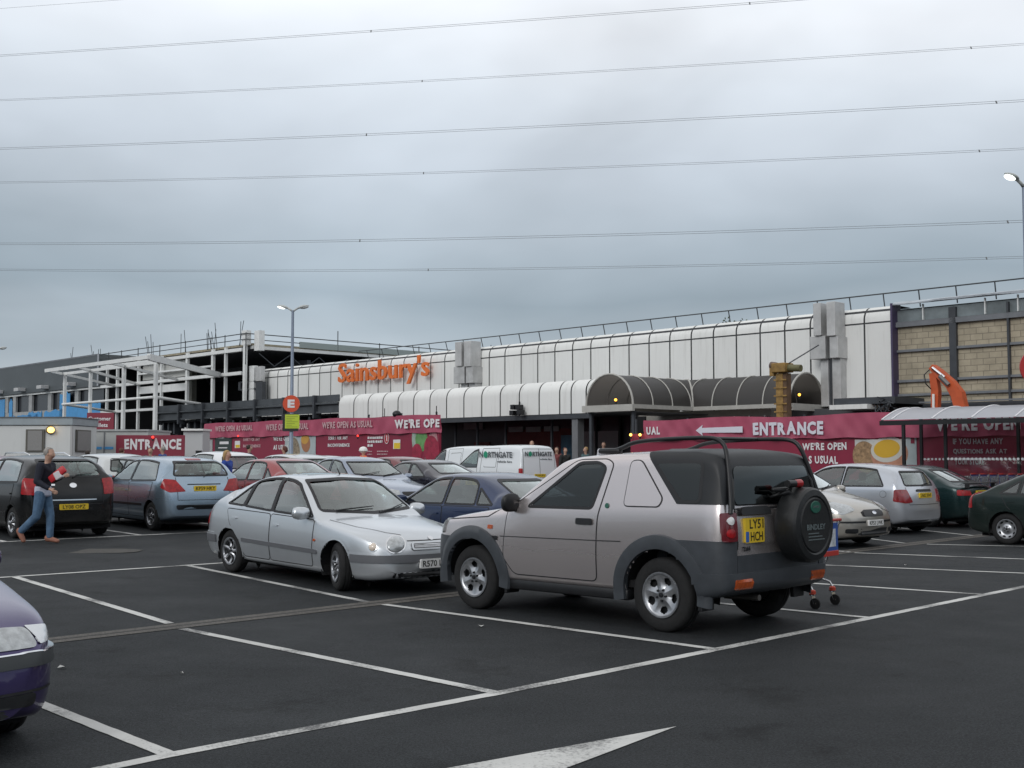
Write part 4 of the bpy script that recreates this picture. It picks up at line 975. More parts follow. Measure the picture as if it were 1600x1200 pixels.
# ---- beige hatch, nose to the drain, seen behind the spare wheel
c = gen('hatch', 'parked_car', 'beige hatchback, front grille facing out beside the spare wheel of the off roader', paint('paint_beige', (.42, .395, .355), .75, .28), sc=.97, hz=1.0, W=1.82, fine=True, platetxt='KP53 LWK', style='alloy5', bumper=None,
        head=[(.16, .45, .72), (.24, .74, .64), (.42, .84, .66), (.62, .86, .82), (.42, .70, .86), (.22, .50, .80)])
c.patch(rnd([(-.33, .60), (.33, .60), (.30, .715), (-.30, .715)], .05), 0, .010, .010).build('grille', mat('grille_black', (.02, .02, .022), .4), c.root, smooth=40)
c.patch(ell(0, .66, .065, .028), 0, .022, .006, (), .02).build('oval_badge', CHROME, c.root, smooth=40)
for s in (1, -1):
    c.patch(rnd([(s * .52, .30), (s * .76, .30), (s * .76, .38), (s * .52, .38)], .03), 0, .009, .006).build('fog_lamp_recess', BLACK, c.root)
c.ribbon([(-.85, .50), (-.3, .50)], 0, .035, .012).build('bumper_strip', BLACK, c.root); c.ribbon([(.3, .50), (.85, .50)], 0, .035, .012).build('bumper_strip', BLACK, c.root)
place(c, 1347, 848, (c.wf, 1), -49)

# ---- silver three door hatch, tail to the drain
c = gen('hatch', 'parked_car', 'silver three door hatchback, tail towards the drain, behind the beige hatchback', paint('paint_silver_blue', (.52, .55, .60), .7, .3), sc=1.0, hz=.985, W=1.84, doors=1, fine=True, platetxt='LN02 BVF', back_plate_z=.87,
        rearwin=(1.08, 1.40, .60, .50), tail=[(3.98, .86, 1.00), (4.16, .62, 1.00), (4.22, .50, .72), (4.12, .66, .70), (4.00, .90, .74)], lampm=mat('tail_lamp_deep_red', (.22, .015, .02), .15, coat=1, var=.3, vscale=20))
c.patch(rnd([(-.30, .94), (.30, .94), (.28, .985), (-.28, .985)], .01), 180, .004, .012).build('tailgate_handle', BLACK, c.root)
c.sides('fuel_flap', ell(3.72, .88, .075, .07), c.paint, .001, .003); c.sides('fuel_flap_gap', ell(3.72, .88, .082, .077), SEAL, .0005, .0, holes=[ell(3.72, .88, .072, .067)])
place(c, 1434, 829, (c.wr, -1), 131)
C_CIV = c
# ---- dark green liftback with boot spoiler
GREEN = paint('paint_dark_green', (.006, .026, .028), .4, .25)
c = gen('lift', 'parked_car', 'dark green liftback with a boot spoiler, between the silver hatchback and the trolley shelter', GREEN, sc=1.02, fine=True, platetxt='P843 KNV', back_plate_z=.84,
        tail=[(4.34, .84, .91), (4.50, .48, .90), (4.52, .46, .78), (4.36, .86, .78)])
MB().bbox(-c.L / 2 - .02, -c.L / 2 + .16, -.66, .66, 1.06, 1.088, .012).build('boot_spoiler', BLACK, c.root, smooth=40)
for s in (1, -1): MB().bbox(-c.L / 2 + .02, -c.L / 2 + .12, s * .60, s * .66, .95, 1.07, .01).build('spoiler_foot', BLACK, c.root)
place(c, 1506, 819, (c.wr, -1), 131)
# ---- dark green hatch at the right edge
c = gen('lift', 'parked_car', 'dark green-grey hatchback with nine-hole wheel trims at the right edge of the photo', paint('paint_green_grey', (.010, .020, .018), .3, .25), sc=.98, style='trim', fine=True, strip=.50, bumper=None, platetxt='T317 NPP',
        tail=[(4.20, .84, 1.02), (4.30, .62, 1.00), (4.38, .60, .72), (4.24, .90, .70)])
place(c, 1574, 851, (c.wr, -1), -45)

# ---- purple hatch, only its front corner in the photo
PU = paint('paint_purple', (.040, .026, .12), .6, .25)
c = gen('hatch', 'parked_car', 'purple saloon front corner with chrome lined bumper at the lower left edge of the photo', PU, sc=1.02, hz=.94, W=1.76, fine=True, platetxt='M731 RNK', head=[(.07, .34, .645), (.10, .60, .64), (.20, .70, .64), (.24, .70, .75), (.16, .60, .76), (.12, .34, .765)], zb=.60, style='trim12', mir=False)
mirror(c, 1.75, 1.02, PU, .10)
shell(c, 'bumper_moulding', mat('dark_bumper_trim', (.035, .04, .043), .5), [((0, 0, .575), (0, 0, 1)), ((0, 0, .50), (0, 0, -1)), ((.62, 0, 0), (1, 0, 0))], .026)
shell(c, 'chrome_strip', CHROME, [((0, 0, .579), (0, 0, 1)), ((0, 0, .571), (0, 0, -1)), ((.60, 0, 0), (1, 0, 0))], .029)
c.pair('indicator', rnd(CC(c, 50, [(.205, .705, .612), (.36, .80, .625), (.38, .80, .70), (.245, .705, .712)]), .012), 50, mat('clear_indicator', (.7, .72, .74), .12, coat=1, metal=.3, bump=.4), .003, .006)
c.ribbon([(-.8, .37), (.8, .37)], 0, .016, .012).build('bumper_groove', SEAL, c.root); c.pair('fog_lamp_recess', rnd(CC(c, 20, [(.06, .40, .29), (.12, .66, .29), (.13, .66, .36), (.07, .40, .36)]), .03), 20, BLACK, .010, .004)
place(c, 22, 1139, (c.wf, 1), -47.5); C_PUR = c
for o in [q for q in c.root.children if q.name.startswith('bonnet_gap')]: bpy.data.objects.remove(o)

# ---- silver-blue five door hatch, tail to the middle aisle
c = gen('hatch', 'parked_car', 'silver-blue five door hatchback with yellow rear plate, parked right of the black hatchback', paint('paint_ice_blue', (.30, .385, .47), .8, .25), sc=1.0, hz=1.0, W=1.86, fine=True, platetxt='KP59 HKY', back_plate_z=.90, strip=.50, archc=BLACK,
        tail=[(3.96, .80, 1.10), (4.10, .62, 1.08), (4.20, .42, .84), (4.05, .70, .82), (3.95, .86, .92)], rearwin=(1.16, 1.46, .64, .52))
c.patch(rnd([(-.62, .46), (.62, .46), (.64, .56), (-.64, .56)], .04), 180, .009, .012).build('bumper_strip', BLACK, c.root, smooth=40)
c.patch(rnd([(-.16, 1.49), (.16, 1.49), (.16, 1.515), (-.16, 1.515)], .008), 180, .003, .008).build('brake_lamp', TAILR, c.root)
c.ribbon([(-.38, .985), (.38, .985)], 180, .02, .006).build('handle_recess', SEAL, c.root)
place(c, 236, 829, (c.wr, 1), 131.5)
# ---- black hatch
c = gen('hatch', 'parked_car', 'black hatchback with a chrome strip across its tailgate, behind the walking man', paint('paint_black', (.0035, .004, .005), .1, .2), sc=1.0, hz=1.02, W=1.88, fine=True, platetxt='LY08 OPZ', back_plate_z=.60, plate_w=.56, rearwin=(1.16, 1.48, .64, .54),
        tail=[(3.98, .86, 1.14), (4.12, .64, 1.12), (4.20, .62, .82), (4.02, .90, .84)])
c.ribbon([(-.46, .745), (.46, .745)], 180, .022, .006).build('chrome_strip', CHROME, c.root)
c.patch(ell(0, 1.02, .07, .045), 180, .004, .008, (), .02).build('badge', CHROME, c.root)
c.patch(rnd([(-.34, 1.02), (-.52, 1.02), (-.52, 1.05), (-.34, 1.05)], .01), 180, .003, .004).build('badge', CHROME, c.root)
place(c, 160, 834.5, (c.wr, -1), 133)

# ---- the hidden rows: (kind, label, paint, s at middle, pixel column or t, heading, options)
def SPX(s, px):
    k = (px - 800) / F; Y = s / (UU[1] + UU[0] * k); return Vector((k * Y, Y))
def STX(s, t): return Vector((s * UU[0] + t * VV[0], s * UU[1] + t * VV[1]))
ROW = [
 ('lift', 'navy blue hatchback between the silver liftback and the off roader', paint('paint_navy', (.012, .028, .085), .5, .25), SPX(14.3, 738), HD_IN, dict(hz=.985, fine=True, platetxt='V602 UBD')),
 ('lift', 'red hatchback behind the roof of the silver liftback', paint('paint_red', (.26, .010, .014), .2, .25), SPX(24.4, 425), HD_IN, dict(hz=1.03, fine=True, style='alloy5', platetxt='LB04 WMK', rearwin=(1.10, 1.40, .60, .50))),
 ('saloon', 'silver-blue saloon facing out, bonnet behind the liftback windscreen', paint('paint_steel_blue', (.30, .345, .43), .8, .25), SPX(24.6, 565), HD_OUT, dict(hz=1.03, fine=True, style='alloy6', platetxt='KX08 RDF')),
 ('coupe', 'dark plum-grey coupe behind the navy hatchback', paint('paint_plum', (.024, .022, .034), .5, .25), SPX(24.9, 655), HD_IN, dict(hz=1.03, fine=True, style='alloy5', platetxt='EJ03 OVC')),
 ('tall', 'small white hatchback behind the blonde woman', paint('paint_white', (.72, .74, .76), .0, .3), SPX(30.3, 333), HD_IN, dict(sc=.92, W=1.66, platetxt='FN56 TZE')),
 ('estate', 'dark blue estate car right behind the silver-blue hatchback', paint('paint_ink', (.03, .035, .05), .4, .3), SPX(29.3, 212), HD_IN, dict(platetxt='X219 MNH')),
 ('estate', 'red estate car with only its roof showing at the left edge', MAT['paint_red'], SPX(29.3, 8), HD_IN, dict(platetxt='Y518 EBD')),
 ('hatch', 'pale silver hatchback in front of the cabin, between its two windows', paint('paint_pale_silver', (.58, .60, .60), .5, .3), SPX(30.5, 160), HD_IN, dict(platetxt='AE52 PUJ')),
 ('hatch', 'pale car roof showing above the red hatchback', MAT['paint_pale_silver'], SPX(29.5, 446), HD_IN, dict(platetxt='GU06 LHK')),
 ('saloon', 'dull silver saloon near the hoarding, behind the silver-blue saloon', MAT['paint_silver'], SPX(35.5, 518), HD_OUT, dict(platetxt='NA05 VXB')),
 ('lift', 'dark red hatchback between the silver-blue saloon and the plum coupe', paint('paint_dark_red', (.15, .018, .025), .4, .3), SPX(30.0, 610), HD_IN, dict(platetxt='SF51 CGY')),
 ('estate', 'dark estate car just right of the rear van', MAT['paint_ink'], SPX(30.2, 925), HD_IN, dict(platetxt='BK02 EOR')),
 ('estate', 'silver estate car with roof rails in front of the cabin at the left edge', MAT['paint_silver'], SPX(33.6, 44), HD_IN, dict(platetxt='W384 DRP')),
]
for kind, lab, pm, p, hd, kw in ROW:
    c = gen(kind, 'parked_car', lab, pm, **kw); set_at(c, p, hd)
    if 'roof rails' in lab:
        for s in (1, -1): MB().path([(c.X(2.0), s * .52, 1.46), (c.X(2.2), s * .55, 1.56), (c.X(3.6), s * .55, 1.57), (c.X(4.1), s * .52, 1.47)], .018, 8).build('roof_rail', CHROME, c.root, smooth=True)

# ---- two white hire vans
WV = paint('paint_van_white', (.74, .77, .79), 0, .3)
DG = mat('print_grey', (.09, .10, .11), .5); GG = mat('print_green', (.02, .30, .17), .5)
for i, (px, s_) in enumerate(((775, 29.6), (721, 35.2))):
    c = gen('van', 'parked_van', ('white hire van with green and grey lettering on side and rear doors' if i == 0 else 'white hire van showing only its roof and side, left of the lettered one'), WV, group='white hire vans', fine=True, platetxt='FD58 JKU', cat='van', mir=True, style='trim12', bumper=BLACK, tail=[(4.22, .86, 1.1), (4.33, .78, 1.1), (4.34, .78, .72), (4.22, .88, .72)])
    seam(c, [rnd([(1.22, .30), (2.16, .30), (2.16, 1.70), (1.74, 1.66), (1.14, 1.10)], .06), [(2.34, 1.74), (2.34, .34), (3.18, .34), (3.18, 1.76), (2.34, 1.74)], rnd([(2.50, 1.12), (3.1, 1.12), (3.1, 1.60), (2.50, 1.58)], .04)], w_=.014)
    c.ribbon([(0, .5), (0, 1.76)], 180, .014).build('door_gap', SEAL, c.root)
    c.ribbon(rnd([(-.76, .5), (.76, .5), (.70, 1.74), (-.70, 1.74)], .05), 180, .014, closed=True).build('door_gap', SEAL, c.root)
    def van_text(org, right, n, wdt, h):
        up = Vector((0, 0, 1)); org = Vector(org); right = Vector(right)
        lettering('side_lettering', 'N', DG, org, right, up, width=wdt * .11, height=h, parent=c.root, lift=.012)
        b = MB(); o = org + right * wdt * .19 + up * h * .5; nn = right.cross(up)
        b.add([o + nn * .014] + [o + right * (wdt * .062) * cos(a * pi / 8) * (1 + .12 * sin(a * 3)) + up * h * .58 * sin(a * pi / 8) + nn * .014 for a in range(16)], [(0, 1 + a, 1 + (a + 1) % 16) for a in range(16)]).build('round_emblem', GG, c.root, fix=False)
        lettering('side_lettering', 'RTHGATE', DG, org + right * wdt * .28, right, up, width=wdt * .72, height=h, parent=c.root, lift=.012)
        lettering('side_lettering', 'vehicle hire', DG, org + right * wdt * .55 - up * h * .85, right, up, width=wdt * .45, height=h * .42, parent=c.root, lift=.012, bold=.0)

    y = max(c.hit(90, x - c.L / 2, 1.32).y for x in (1.6, 2.0, 2.4, 2.8, 3.2)) + .004
    if i == 0:
        van_text((c.X(2.26), y, 1.44), (-1, 0, 0), 1, 1.62, .20)
        xr = min(c.hit(180, u, 1.5).x for u in (-.6, 0, .6)) - .002
        van_text((xr, .66, 1.50), (0, -1, 0), 1, 1.25, .15)
        for k in range(3): MB().box(xr - .003, xr, -.60, -.16 - .06 * (k % 2), 1.18 - k * .08, 1.205 - k * .08).build('small_print', DG, c.root)
    set_at(c, SPX(s_, px), HD_IN)

# ------------------------------------------------------------------ ground
def asphalt(name, base, warm=0.0):
    m = bpy.data.materials.new(name); m.use_nodes = True; nt = m.node_tree; b = nt.nodes['Principled BSDF']; L = nt.links
    t = nt.nodes.new('ShaderNodeTexCoord'); vec = t.outputs['Object']
    def noi(sc, det, r=.6):
        n = nt.nodes.new('ShaderNodeTexNoise'); n.inputs['Scale'].default_value = sc; n.inputs['Detail'].default_value = det; n.inputs['Roughness'].default_value = r; L.new(vec, n.inputs[0]); return n.outputs[0]
    def mr(s, a, b_, lo=.3, hi=.7):
        r = nt.nodes.new('ShaderNodeMapRange'); r.inputs[1].default_value = lo; r.inputs[2].default_value = hi; r.inputs[3].default_value = a; r.inputs[4].default_value = b_; L.new(s, r.inputs[0]); return r.outputs[0]
    def mul(a, b_):
        n = nt.nodes.new('ShaderNodeMath'); n.operation = 'MULTIPLY'; L.new(a, n.inputs[0]); L.new(b_, n.inputs[1]); return n.outputs[0]
    v = nt.nodes.new('ShaderNodeTexVoronoi'); v.inputs['Scale'].default_value = 95; L.new(vec, v.inputs[0])
    st = mr(v.outputs['Distance'], 1.35, .7, .1, .7)
    k = mul(mul(mr(noi(.35, 5), .84, 1.16), mr(noi(55, 3, .7), .45, 1.62)), mul(mr(noi(3.0, 6), .92, 1.10), st))
    sp = mr(noi(160, 2, .5), 1.0, 3.0, .66, .78); k = mul(k, sp)
    k = mul(k, mr(noi(.9, 7, .7), .50, 1.0, .32, .43)); k = mul(k, mr(noi(1.7, 8, .75), 1.0, 1.35, .60, .72))
    s = nt.nodes.new('ShaderNodeVectorMath'); s.operation = 'SCALE'; s.inputs[0].default_value = base; L.new(k, s.inputs['Scale']); L.new(s.outputs[0], b.inputs['Base Color'])
    L.new(mr(noi(.6, 5), .66, .84), b.inputs['Roughness']); b.inputs['Specular IOR Level'].default_value = .22
    u = nt.nodes.new('ShaderNodeBump'); u.inputs['Strength'].default_value = .8; u.inputs['Distance'].default_value = .012; L.new(noi(70, 4, .7), u.inputs['Height']); L.new(u.outputs[0], b.inputs['Normal'])
    MAT[name] = m; return m
ASPH = asphalt('tarmac', (.0265, .0295, .0320)); DRAIN = asphalt('drain_concrete', (.125, .118, .108)); PATCHM = asphalt('worn_patch', (.085, .082, .076))
def stg(s0, s1, t0, t1, ns=None, nt_=1, dz=0.0):
    br = sorted({s0, s1} | {s for s in (6.2, 11.1, 30.03) if s0 < s < s1}); V = []; Fs = []
    for s in br:
        for t in (t0, t1): p = ST(s, t); V.append((p.x, p.y, p.z + dz))
    for i in range(len(br) - 1): Fs.append((2 * i, 2 * i + 1, 2 * i + 3, 2 * i + 2))
    return MB().add(V, Fs)
g = stg(-400, 900, -700, 900).build('ground', ASPH); g['kind'] = 'structure'
road = lambda n, mb, m: tag(mb.build(n, m), None, None, kind='structure')
# drain channel in the valley
b = MB()
for s0, s1 in ((10.93, 11.09), (11.11, 11.27)):
    pa, pb = ST(s0, -10), ST(s0, 60); qa, qb = ST(s1, -10), ST(s1, 60); b.add([(p.x, p.y, p.z + .004) for p in (pa, pb, qb, qa)], [(0, 1, 2, 3)])
# the drain is aligned on the two ends seen in the photo
def gline(pts, wdt, dz=.004, n=None):
    """painted line on the tarmac through ground points"""
    mb = MB()
    for a, c_ in zip(pts[:-1], pts[1:]):
        a, c_ = Vector(a[:2]), Vector(c_[:2]); k = max(1, int((c_ - a).length / (.09 if .09 < wdt < .2 and a.length < 30 else .5))); d = (c_ - a).normalized(); q = Vector((-d.y, d.x)) * wdt / 2; V = []; Fs = []
        for i in range(k + 1):
            p = a + (c_ - a) * i / k
            for s in (-1, 1): u = p + q * s * ((1 + .045 * sin(i * 2.3 + s) * sin(i * .71 + 2 * s) + .03 * sin(i * 5.1 * s)) if .09 < wdt < .2 else 1); V.append((u.x, u.y, gxy(u.x, u.y) + dz))
        for i in range(k): Fs.append((2 * i, 2 * i + 1, 2 * i + 3, 2 * i + 2))
        mb.add(V, Fs)
    return mb
def ext(a, b_, e0, e1):
    a, b_ = Vector(a[:2]), Vector(b_[:2]); d = (b_ - a).normalized(); return a - d * e0, b_ + d * e1
ga, gb = G(75, 1002), G(700, 930); gc, gd = G(1308, 864), G(1550, 835)
road('drain_channel', gline([ext(ga, gb, 8, 0)[0], gb, gc, gd, ext(gc, gd, 0, 14)[1]], .34, .005), DRAIN)
road('drain_slot', gline([ext(ga, gb, 8, 0)[0], gb, gc, gd, ext(gc, gd, 0, 14)[1]], .035, .009), mat('slot_dark', (.03, .03, .03), .8))
def linepaint():
    m = mat('line_paint', (.56, .56, .54), .7, var=.16, vscale=1.5, bump=.5, bscale=70); nt = m.node_tree; L = nt.links; b = nt.nodes['Principled BSDF']
    src = b.inputs['Base Color'].links[0].from_socket; t = nt.nodes.new('ShaderNodeTexCoord')
    n = nt.nodes.new('ShaderNodeTexNoise'); n.inputs['Scale'].default_value = 38; n.inputs['Detail'].default_value = 5; n.inputs['Roughness'].default_value = .7; L.new(t.outputs['Object'], n.inputs[0])
    n2 = nt.nodes.new('ShaderNodeTexNoise'); n2.inputs['Scale'].default_value = 1.1; n2.inputs['Detail'].default_value = 6; L.new(t.outputs['Object'], n2.inputs[0])
    a = nt.nodes.new('ShaderNodeMath'); a.operation = 'MULTIPLY_ADD'; L.new(n.outputs[0], a.inputs[0]); a.inputs[1].default_value = .55; L.new(n2.outputs[0], a.inputs[2])
    r = nt.nodes.new('ShaderNodeMapRange'); r.inputs[1].default_value = .78; r.inputs[2].default_value = .95; L.new(a.outputs[0], r.inputs[0])
    mi = nt.nodes.new('ShaderNodeMix'); mi.data_type = 'RGBA'; L.new(r.outputs[0], mi.inputs[0]); L.new(src, mi.inputs[6]); mi.inputs[7].default_value = (.10, .10, .10, 1); L.new(mi.outputs[2], b.inputs['Base Color']); return m
LINE = linepaint()
w0 = .10
LN = []
a1, a2, a3, a4 = G(150, 1204), G(780, 1083), G(1120, 1015), G(1600, 917)
LN.append(gline([ext(a1, a2, 6, 0)[0], a1, G(265, 1180), a2, a3, G(1360, 966), a4, ext(G(1360, 966), a4, 0, 20)[1]], w0 * 1.1))
for a, b_, e0, e1 in [((75, 1105), (265, 1180), 2.6, 0), ((285, 983), (775, 1083), 0, 0), ((600, 945), (1118, 1015), 0, 0), ((1215, 952), (1360, 966), 2.6, 0), ((1290, 913), (1535, 929), .2, 0), ((1285, 883), (1600, 896), .5, 3),
                      ((1335, 864), (1600, 874), 0, 4), ((1448, 850.5), (1600, 854), 0, 6), ((20, 901), (265, 975), 0, 0), ((290, 883), (580, 942), 0, 0), ((1360, 842), (1422, 850), 3.6, 0), ((1443, 829), (1520, 837), 3.6, 0), ((1560, 819), (1600, 823), 3.5, 1.3)]:
    p, q = ext(G(*a), G(*b_), e0, e1); LN.append(gline([p, q], w0))
f1, f2 = G(0, 903), G(320, 882); d = (f2 - f1).normalized(); LN.append(gline([f1 - d * 8, f1, f2, STX(16.4, 32)], w0))
f1, f2 = G(0, 847), G(310, 832); d = (f2 - f1).normalized(); LN.append(gline([f1 - d * 8, f1, f2, STX(22.2, 34)], w0))
for t in (10.95, 13.6, 16.2, 18.8): LN.append(gline([STX(11.25, t), STX(16.4, t)], w0))
for i in range(10):
    t = 7.75 + 2.62 * i; LN.append(gline([STX(22.15, t), STX(31.8, t)], w0))
LN.append(gline([STX(27, -2), STX(27, 34)], w0))
LN.append(gline([STX(16.4, 2.2), STX(11.3, 2.6)], w0))
mb = MB()
for i, l in enumerate(LN): l.v = [(x, y, z + .0008 * (i % 5)) for x, y, z in l.v]; mb.add(l.v, l.f)
road('bay_markings', mb, LINE)
# arrow head painted in the near aisle
tip, lft, rgt = G(1057, 1136), G(690, 1203), G(880, 1203)
e1 = lft + (lft - tip) * .25; e2 = rgt + (rgt - tip) * .25
road('aisle_arrow', MB().add([(*p[:2], gxy(p[0], p[1]) + .005) for p in (tip, e1, e2)], [(0, 1, 2)]), LINE)
# worn patch by the walking man, small litter
c0 = G(160, 861); rr = random.Random(3)
road('worn_patch', MB().add([(c0.x, c0.y, c0.z + .004)] + [(c0.x + .75 * cos(a * pi / 12) * rr.uniform(.8, 1.1), c0.y + .45 * sin(a * pi / 12) * rr.uniform(.8, 1.1), gxy(c0.x, c0.y + .45 * sin(a * pi / 12)) + .004) for a in range(24)], [(0, 1 + a, 1 + (a + 1) % 24) for a in range(24)]), PATCHM)
PAPER = mat('paper', (.6, .6, .58), .8)
for k, (px, py, lab) in enumerate([(97, 1045, 'scrap of white paper on the tarmac beside the purple car'), (752, 980, 'scrap of white paper on the tarmac in front of the off roader'), (284, 1054, 'tiny white scrap in the empty bay right of the purple car'), (1415, 884, 'scrap of white paper in an empty bay right of the trolley')]):
    p = G(px, py); h = .032 if k in (0, 1) else .018
    o = MB().add([(-h, -h * .6, .012), (h, -h * .5, .022), (h * .9, h * .6, .012), (-h * .8, h * .7, .028), (0, 0, .006)], [(0, 1, 4), (1, 2, 4), (2, 3, 4), (3, 0, 4)]).build('paper_scrap', PAPER); o.location = p; o.rotation_euler = (0, 0, k); tag(o, lab, 'litter', 'scraps of litter')

# ------------------------------------------------------------------ the store (store coordinates: x along the front towards the right, y into the building)
SB = {}
def st_thing(name, label, cat, lx, t, z=.215, group=None): return thing(name, label, cat, (lx, t, z), store=True, group=group)
def panelmat(name, col, st=.22):
    m = mat(name, col, .72, var=.035, vscale=.5, spec=.25); nt = m.node_tree; L = nt.links; b = nt.nodes['Principled BSDF']; src = b.inputs['Base Color'].links[0].from_socket
    t = nt.nodes.new('ShaderNodeTexCoord'); mp = nt.nodes.new('ShaderNodeMapping'); mp.inputs['Scale'].default_value = (3.2, 3.2, .22); L.new(t.outputs['Object'], mp.inputs[0])
    n = nt.nodes.new('ShaderNodeTexNoise'); n.inputs['Scale'].default_value = 1.6; n.inputs['Detail'].default_value = 8; n.inputs['Roughness'].default_value = .65; L.new(mp.outputs[0], n.inputs[0])
    r = nt.nodes.new('ShaderNodeMapRange'); r.inputs[1].default_value = .52; r.inputs[2].default_value = .85; r.inputs[3].default_value = 0; r.inputs[4].default_value = st; L.new(n.outputs[0], r.inputs[0])
    mi = nt.nodes.new('ShaderNodeMix'); mi.data_type = 'RGBA'; L.new(r.outputs[0], mi.inputs[0]); L.new(src, mi.inputs[6]); mi.inputs[7].default_value = (.22, .20, .17, 1)
    oi = nt.nodes.new('ShaderNodeObjectInfo'); rr_ = nt.nodes.new('ShaderNodeMapRange'); rr_.inputs[3].default_value = .93; rr_.inputs[4].default_value = 1.03; L.new(oi.outputs['Random'], rr_.inputs[0])
    vs_ = nt.nodes.new('ShaderNodeVectorMath'); vs_.operation = 'SCALE'; L.new(mi.outputs[2], vs_.inputs[0]); L.new(rr_.outputs[0], vs_.inputs['Scale']); L.new(vs_.outputs[0], b.inputs['Base Color']); return m
PAN = panelmat('cream_cladding', (.78, .785, .765), .34); JOINT = mat('panel_joint', (.05, .052, .055), .6); DUCT = mat('duct_steel', (.50, .50, .495), .45, metal=.25, var=.25, vscale=1.2)
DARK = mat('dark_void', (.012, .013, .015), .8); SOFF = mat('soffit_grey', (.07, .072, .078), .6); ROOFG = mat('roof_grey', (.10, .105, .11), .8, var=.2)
STEELD = mat('dark_steel', (.045, .05, .058), .5, var=.2); RAILM = mat('rail_grey', (.04, .045, .05), .5); WST = mat('white_steel', (.74, .75, .74), .45, var=.08)
store = st_thing('supermarket_building', 'long supermarket clad in cream panels with rounded eaves and an orange shop name', 'building', -45, 40.1)
ZT, ZM, TU = 7.40, 6.75, 40.1
def eave(x0, x1, t, z0, zt, r, gap=.03, o=0.0, n=8):
    """one rounded-top cladding panel as extruded section"""
    pr = [(t, z0), (t, zt - r)] + [(t + r - r * cos(a * pi / 2 / n), zt - r + r * sin(a * pi / 2 / n)) for a in range(1, n + 1)] + [(t + r + 1.0, zt)]
    pr = [(a - o * (1 if i < 2 else cos(min(1, (i - 1) / n) * pi / 2)), z + (o if i > 1 else 0) * sin(min(1, max(0, i - 1) / n) * pi / 2)) for i, (a, z) in enumerate(pr)]
    V = [(x, a, z) for x in (x0 + gap, x1 - gap) for a, z in pr]; k = len(pr)
    return MB().add(V, [(i, i + 1, k + i + 1, k + i) for i in range(k - 1)])
xl, xr = LX(405, TU), LX(1396, TU); sp = 1.18
x_ref = LX(1228, TU); skipL, skipR = LX(1274, TU), LX(1322, TU)
# joints stand behind the panels as one dark skin
eave(xl, xr, TU + .03, 3.0, ZT - .02, .55, gap=0).build('joint_backing', JOINT, store, smooth=40, fix=False)
x = x_ref
while x > xl: x -= sp
edges = []
while x < xr + .01:
    edges.append(x); x += sp
edges = [xl] + [e for e in edges if xl + .25 < e < xr - .3] + [xr]
for a, b_ in zip(edges[:-1], edges[1:]):
    mb = eave(a, b_, TU, 3.0, ZT, .55, gap=.036); V, Fs = mb.v, mb.f; n = len(V) // 2
    m1 = MB(); z1 = ZM - .03; z2 = ZM + .03
    m1.add([(a + .036, TU, 3.0), (b_ - .036, TU, 3.0), (b_ - .036, TU, z1), (a + .036, TU, z1)], [(0, 1, 2, 3)])
    pr = [(v[1], v[2]) for v in V[1:n]]; pr[0] = (TU, z2); m1.add([(xx, p[0], p[1]) for xx in (a + .036, b_ - .036) for p in pr], [(i, i + 1, len(pr) + i + 1, len(pr) + i) for i in range(len(pr) - 1)])
    m1.build('cladding_panel', PAN, store, smooth=50, fix=False)
MB().box(xl, 30, TU + 1.5, TU + 60, ZT - .12, ZT - .04).build('roof', ROOFG, store)
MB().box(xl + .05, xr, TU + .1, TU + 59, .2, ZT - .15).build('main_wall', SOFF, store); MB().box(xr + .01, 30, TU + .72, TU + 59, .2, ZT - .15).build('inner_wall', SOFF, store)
# stained foot of the last panel, purple end post
MB().box(xr - .02, xr + .06, TU - .06, TU + .6, 3.6, ZT + .02).build('end_post', mat('purple_post', (.06, .045, .10), .5), store)
MB().box(LX(1345, TU), xr, TU - .05, TU - .005, 3.80, 3.86).build('rusty_drip', mat('rust_trim', (.22, .12, .07), .7, var=.3), store)
# right hand stripped bay: blockwork behind steel rails and posts
def blockwork():
    m = bpy.data.materials.new('blockwork'); m.use_nodes = True; nt = m.node_tree; L = nt.links; b = nt.nodes['Principled BSDF']; t = nt.nodes.new('ShaderNodeTexCoord')
    sx = nt.nodes.new('ShaderNodeSeparateXYZ'); cx = nt.nodes.new('ShaderNodeCombineXYZ'); L.new(t.outputs['Object'], sx.inputs[0]); L.new(sx.outputs[0], cx.inputs[0]); L.new(sx.outputs[2], cx.inputs[1])
    br = nt.nodes.new('ShaderNodeTexBrick'); br.inputs['Scale'].default_value = 1; br.inputs['Brick Width'].default_value = .45; br.inputs['Row Height'].default_value = .225; br.inputs['Mortar Size'].default_value = .014
    br.inputs['Color1'].default_value = (.44, .385, .285, 1); br.inputs['Color2'].default_value = (.37, .325, .24, 1); br.inputs['Mortar'].default_value = (.24, .21, .16, 1); L.new(cx.outputs[0], br.inputs[0])
    n = nt.nodes.new('ShaderNodeTexNoise'); n.inputs['Scale'].default_value = 1.1; n.inputs['Detail'].default_value = 9; n.inputs['Roughness'].default_value = .7; L.new(t.outputs['Object'], n.inputs[0])
    r = nt.nodes.new('ShaderNodeMapRange'); r.inputs[1].default_value = .3; r.inputs[2].default_value = .7; r.inputs[3].default_value = .72; r.inputs[4].default_value = 1.2; L.new(n.outputs[0], r.inputs[0])
    v = nt.nodes.new('ShaderNodeVectorMath'); v.operation = 'SCALE'; L.new(br.outputs[0], v.inputs[0]); L.new(r.outputs[0], v.inputs['Scale']); L.new(v.outputs[0], b.inputs['Base Color']); b.inputs['Roughness'].default_value = .9; return m
BW = blockwork(); XE = 4.0
MB().box(xr + .06, XE, TU + .36, TU + .7, .2, 7.0).build('block_wall', BW, store)
GR = mat('rail_steel', (.16, .17, .185), .5, var=.15)
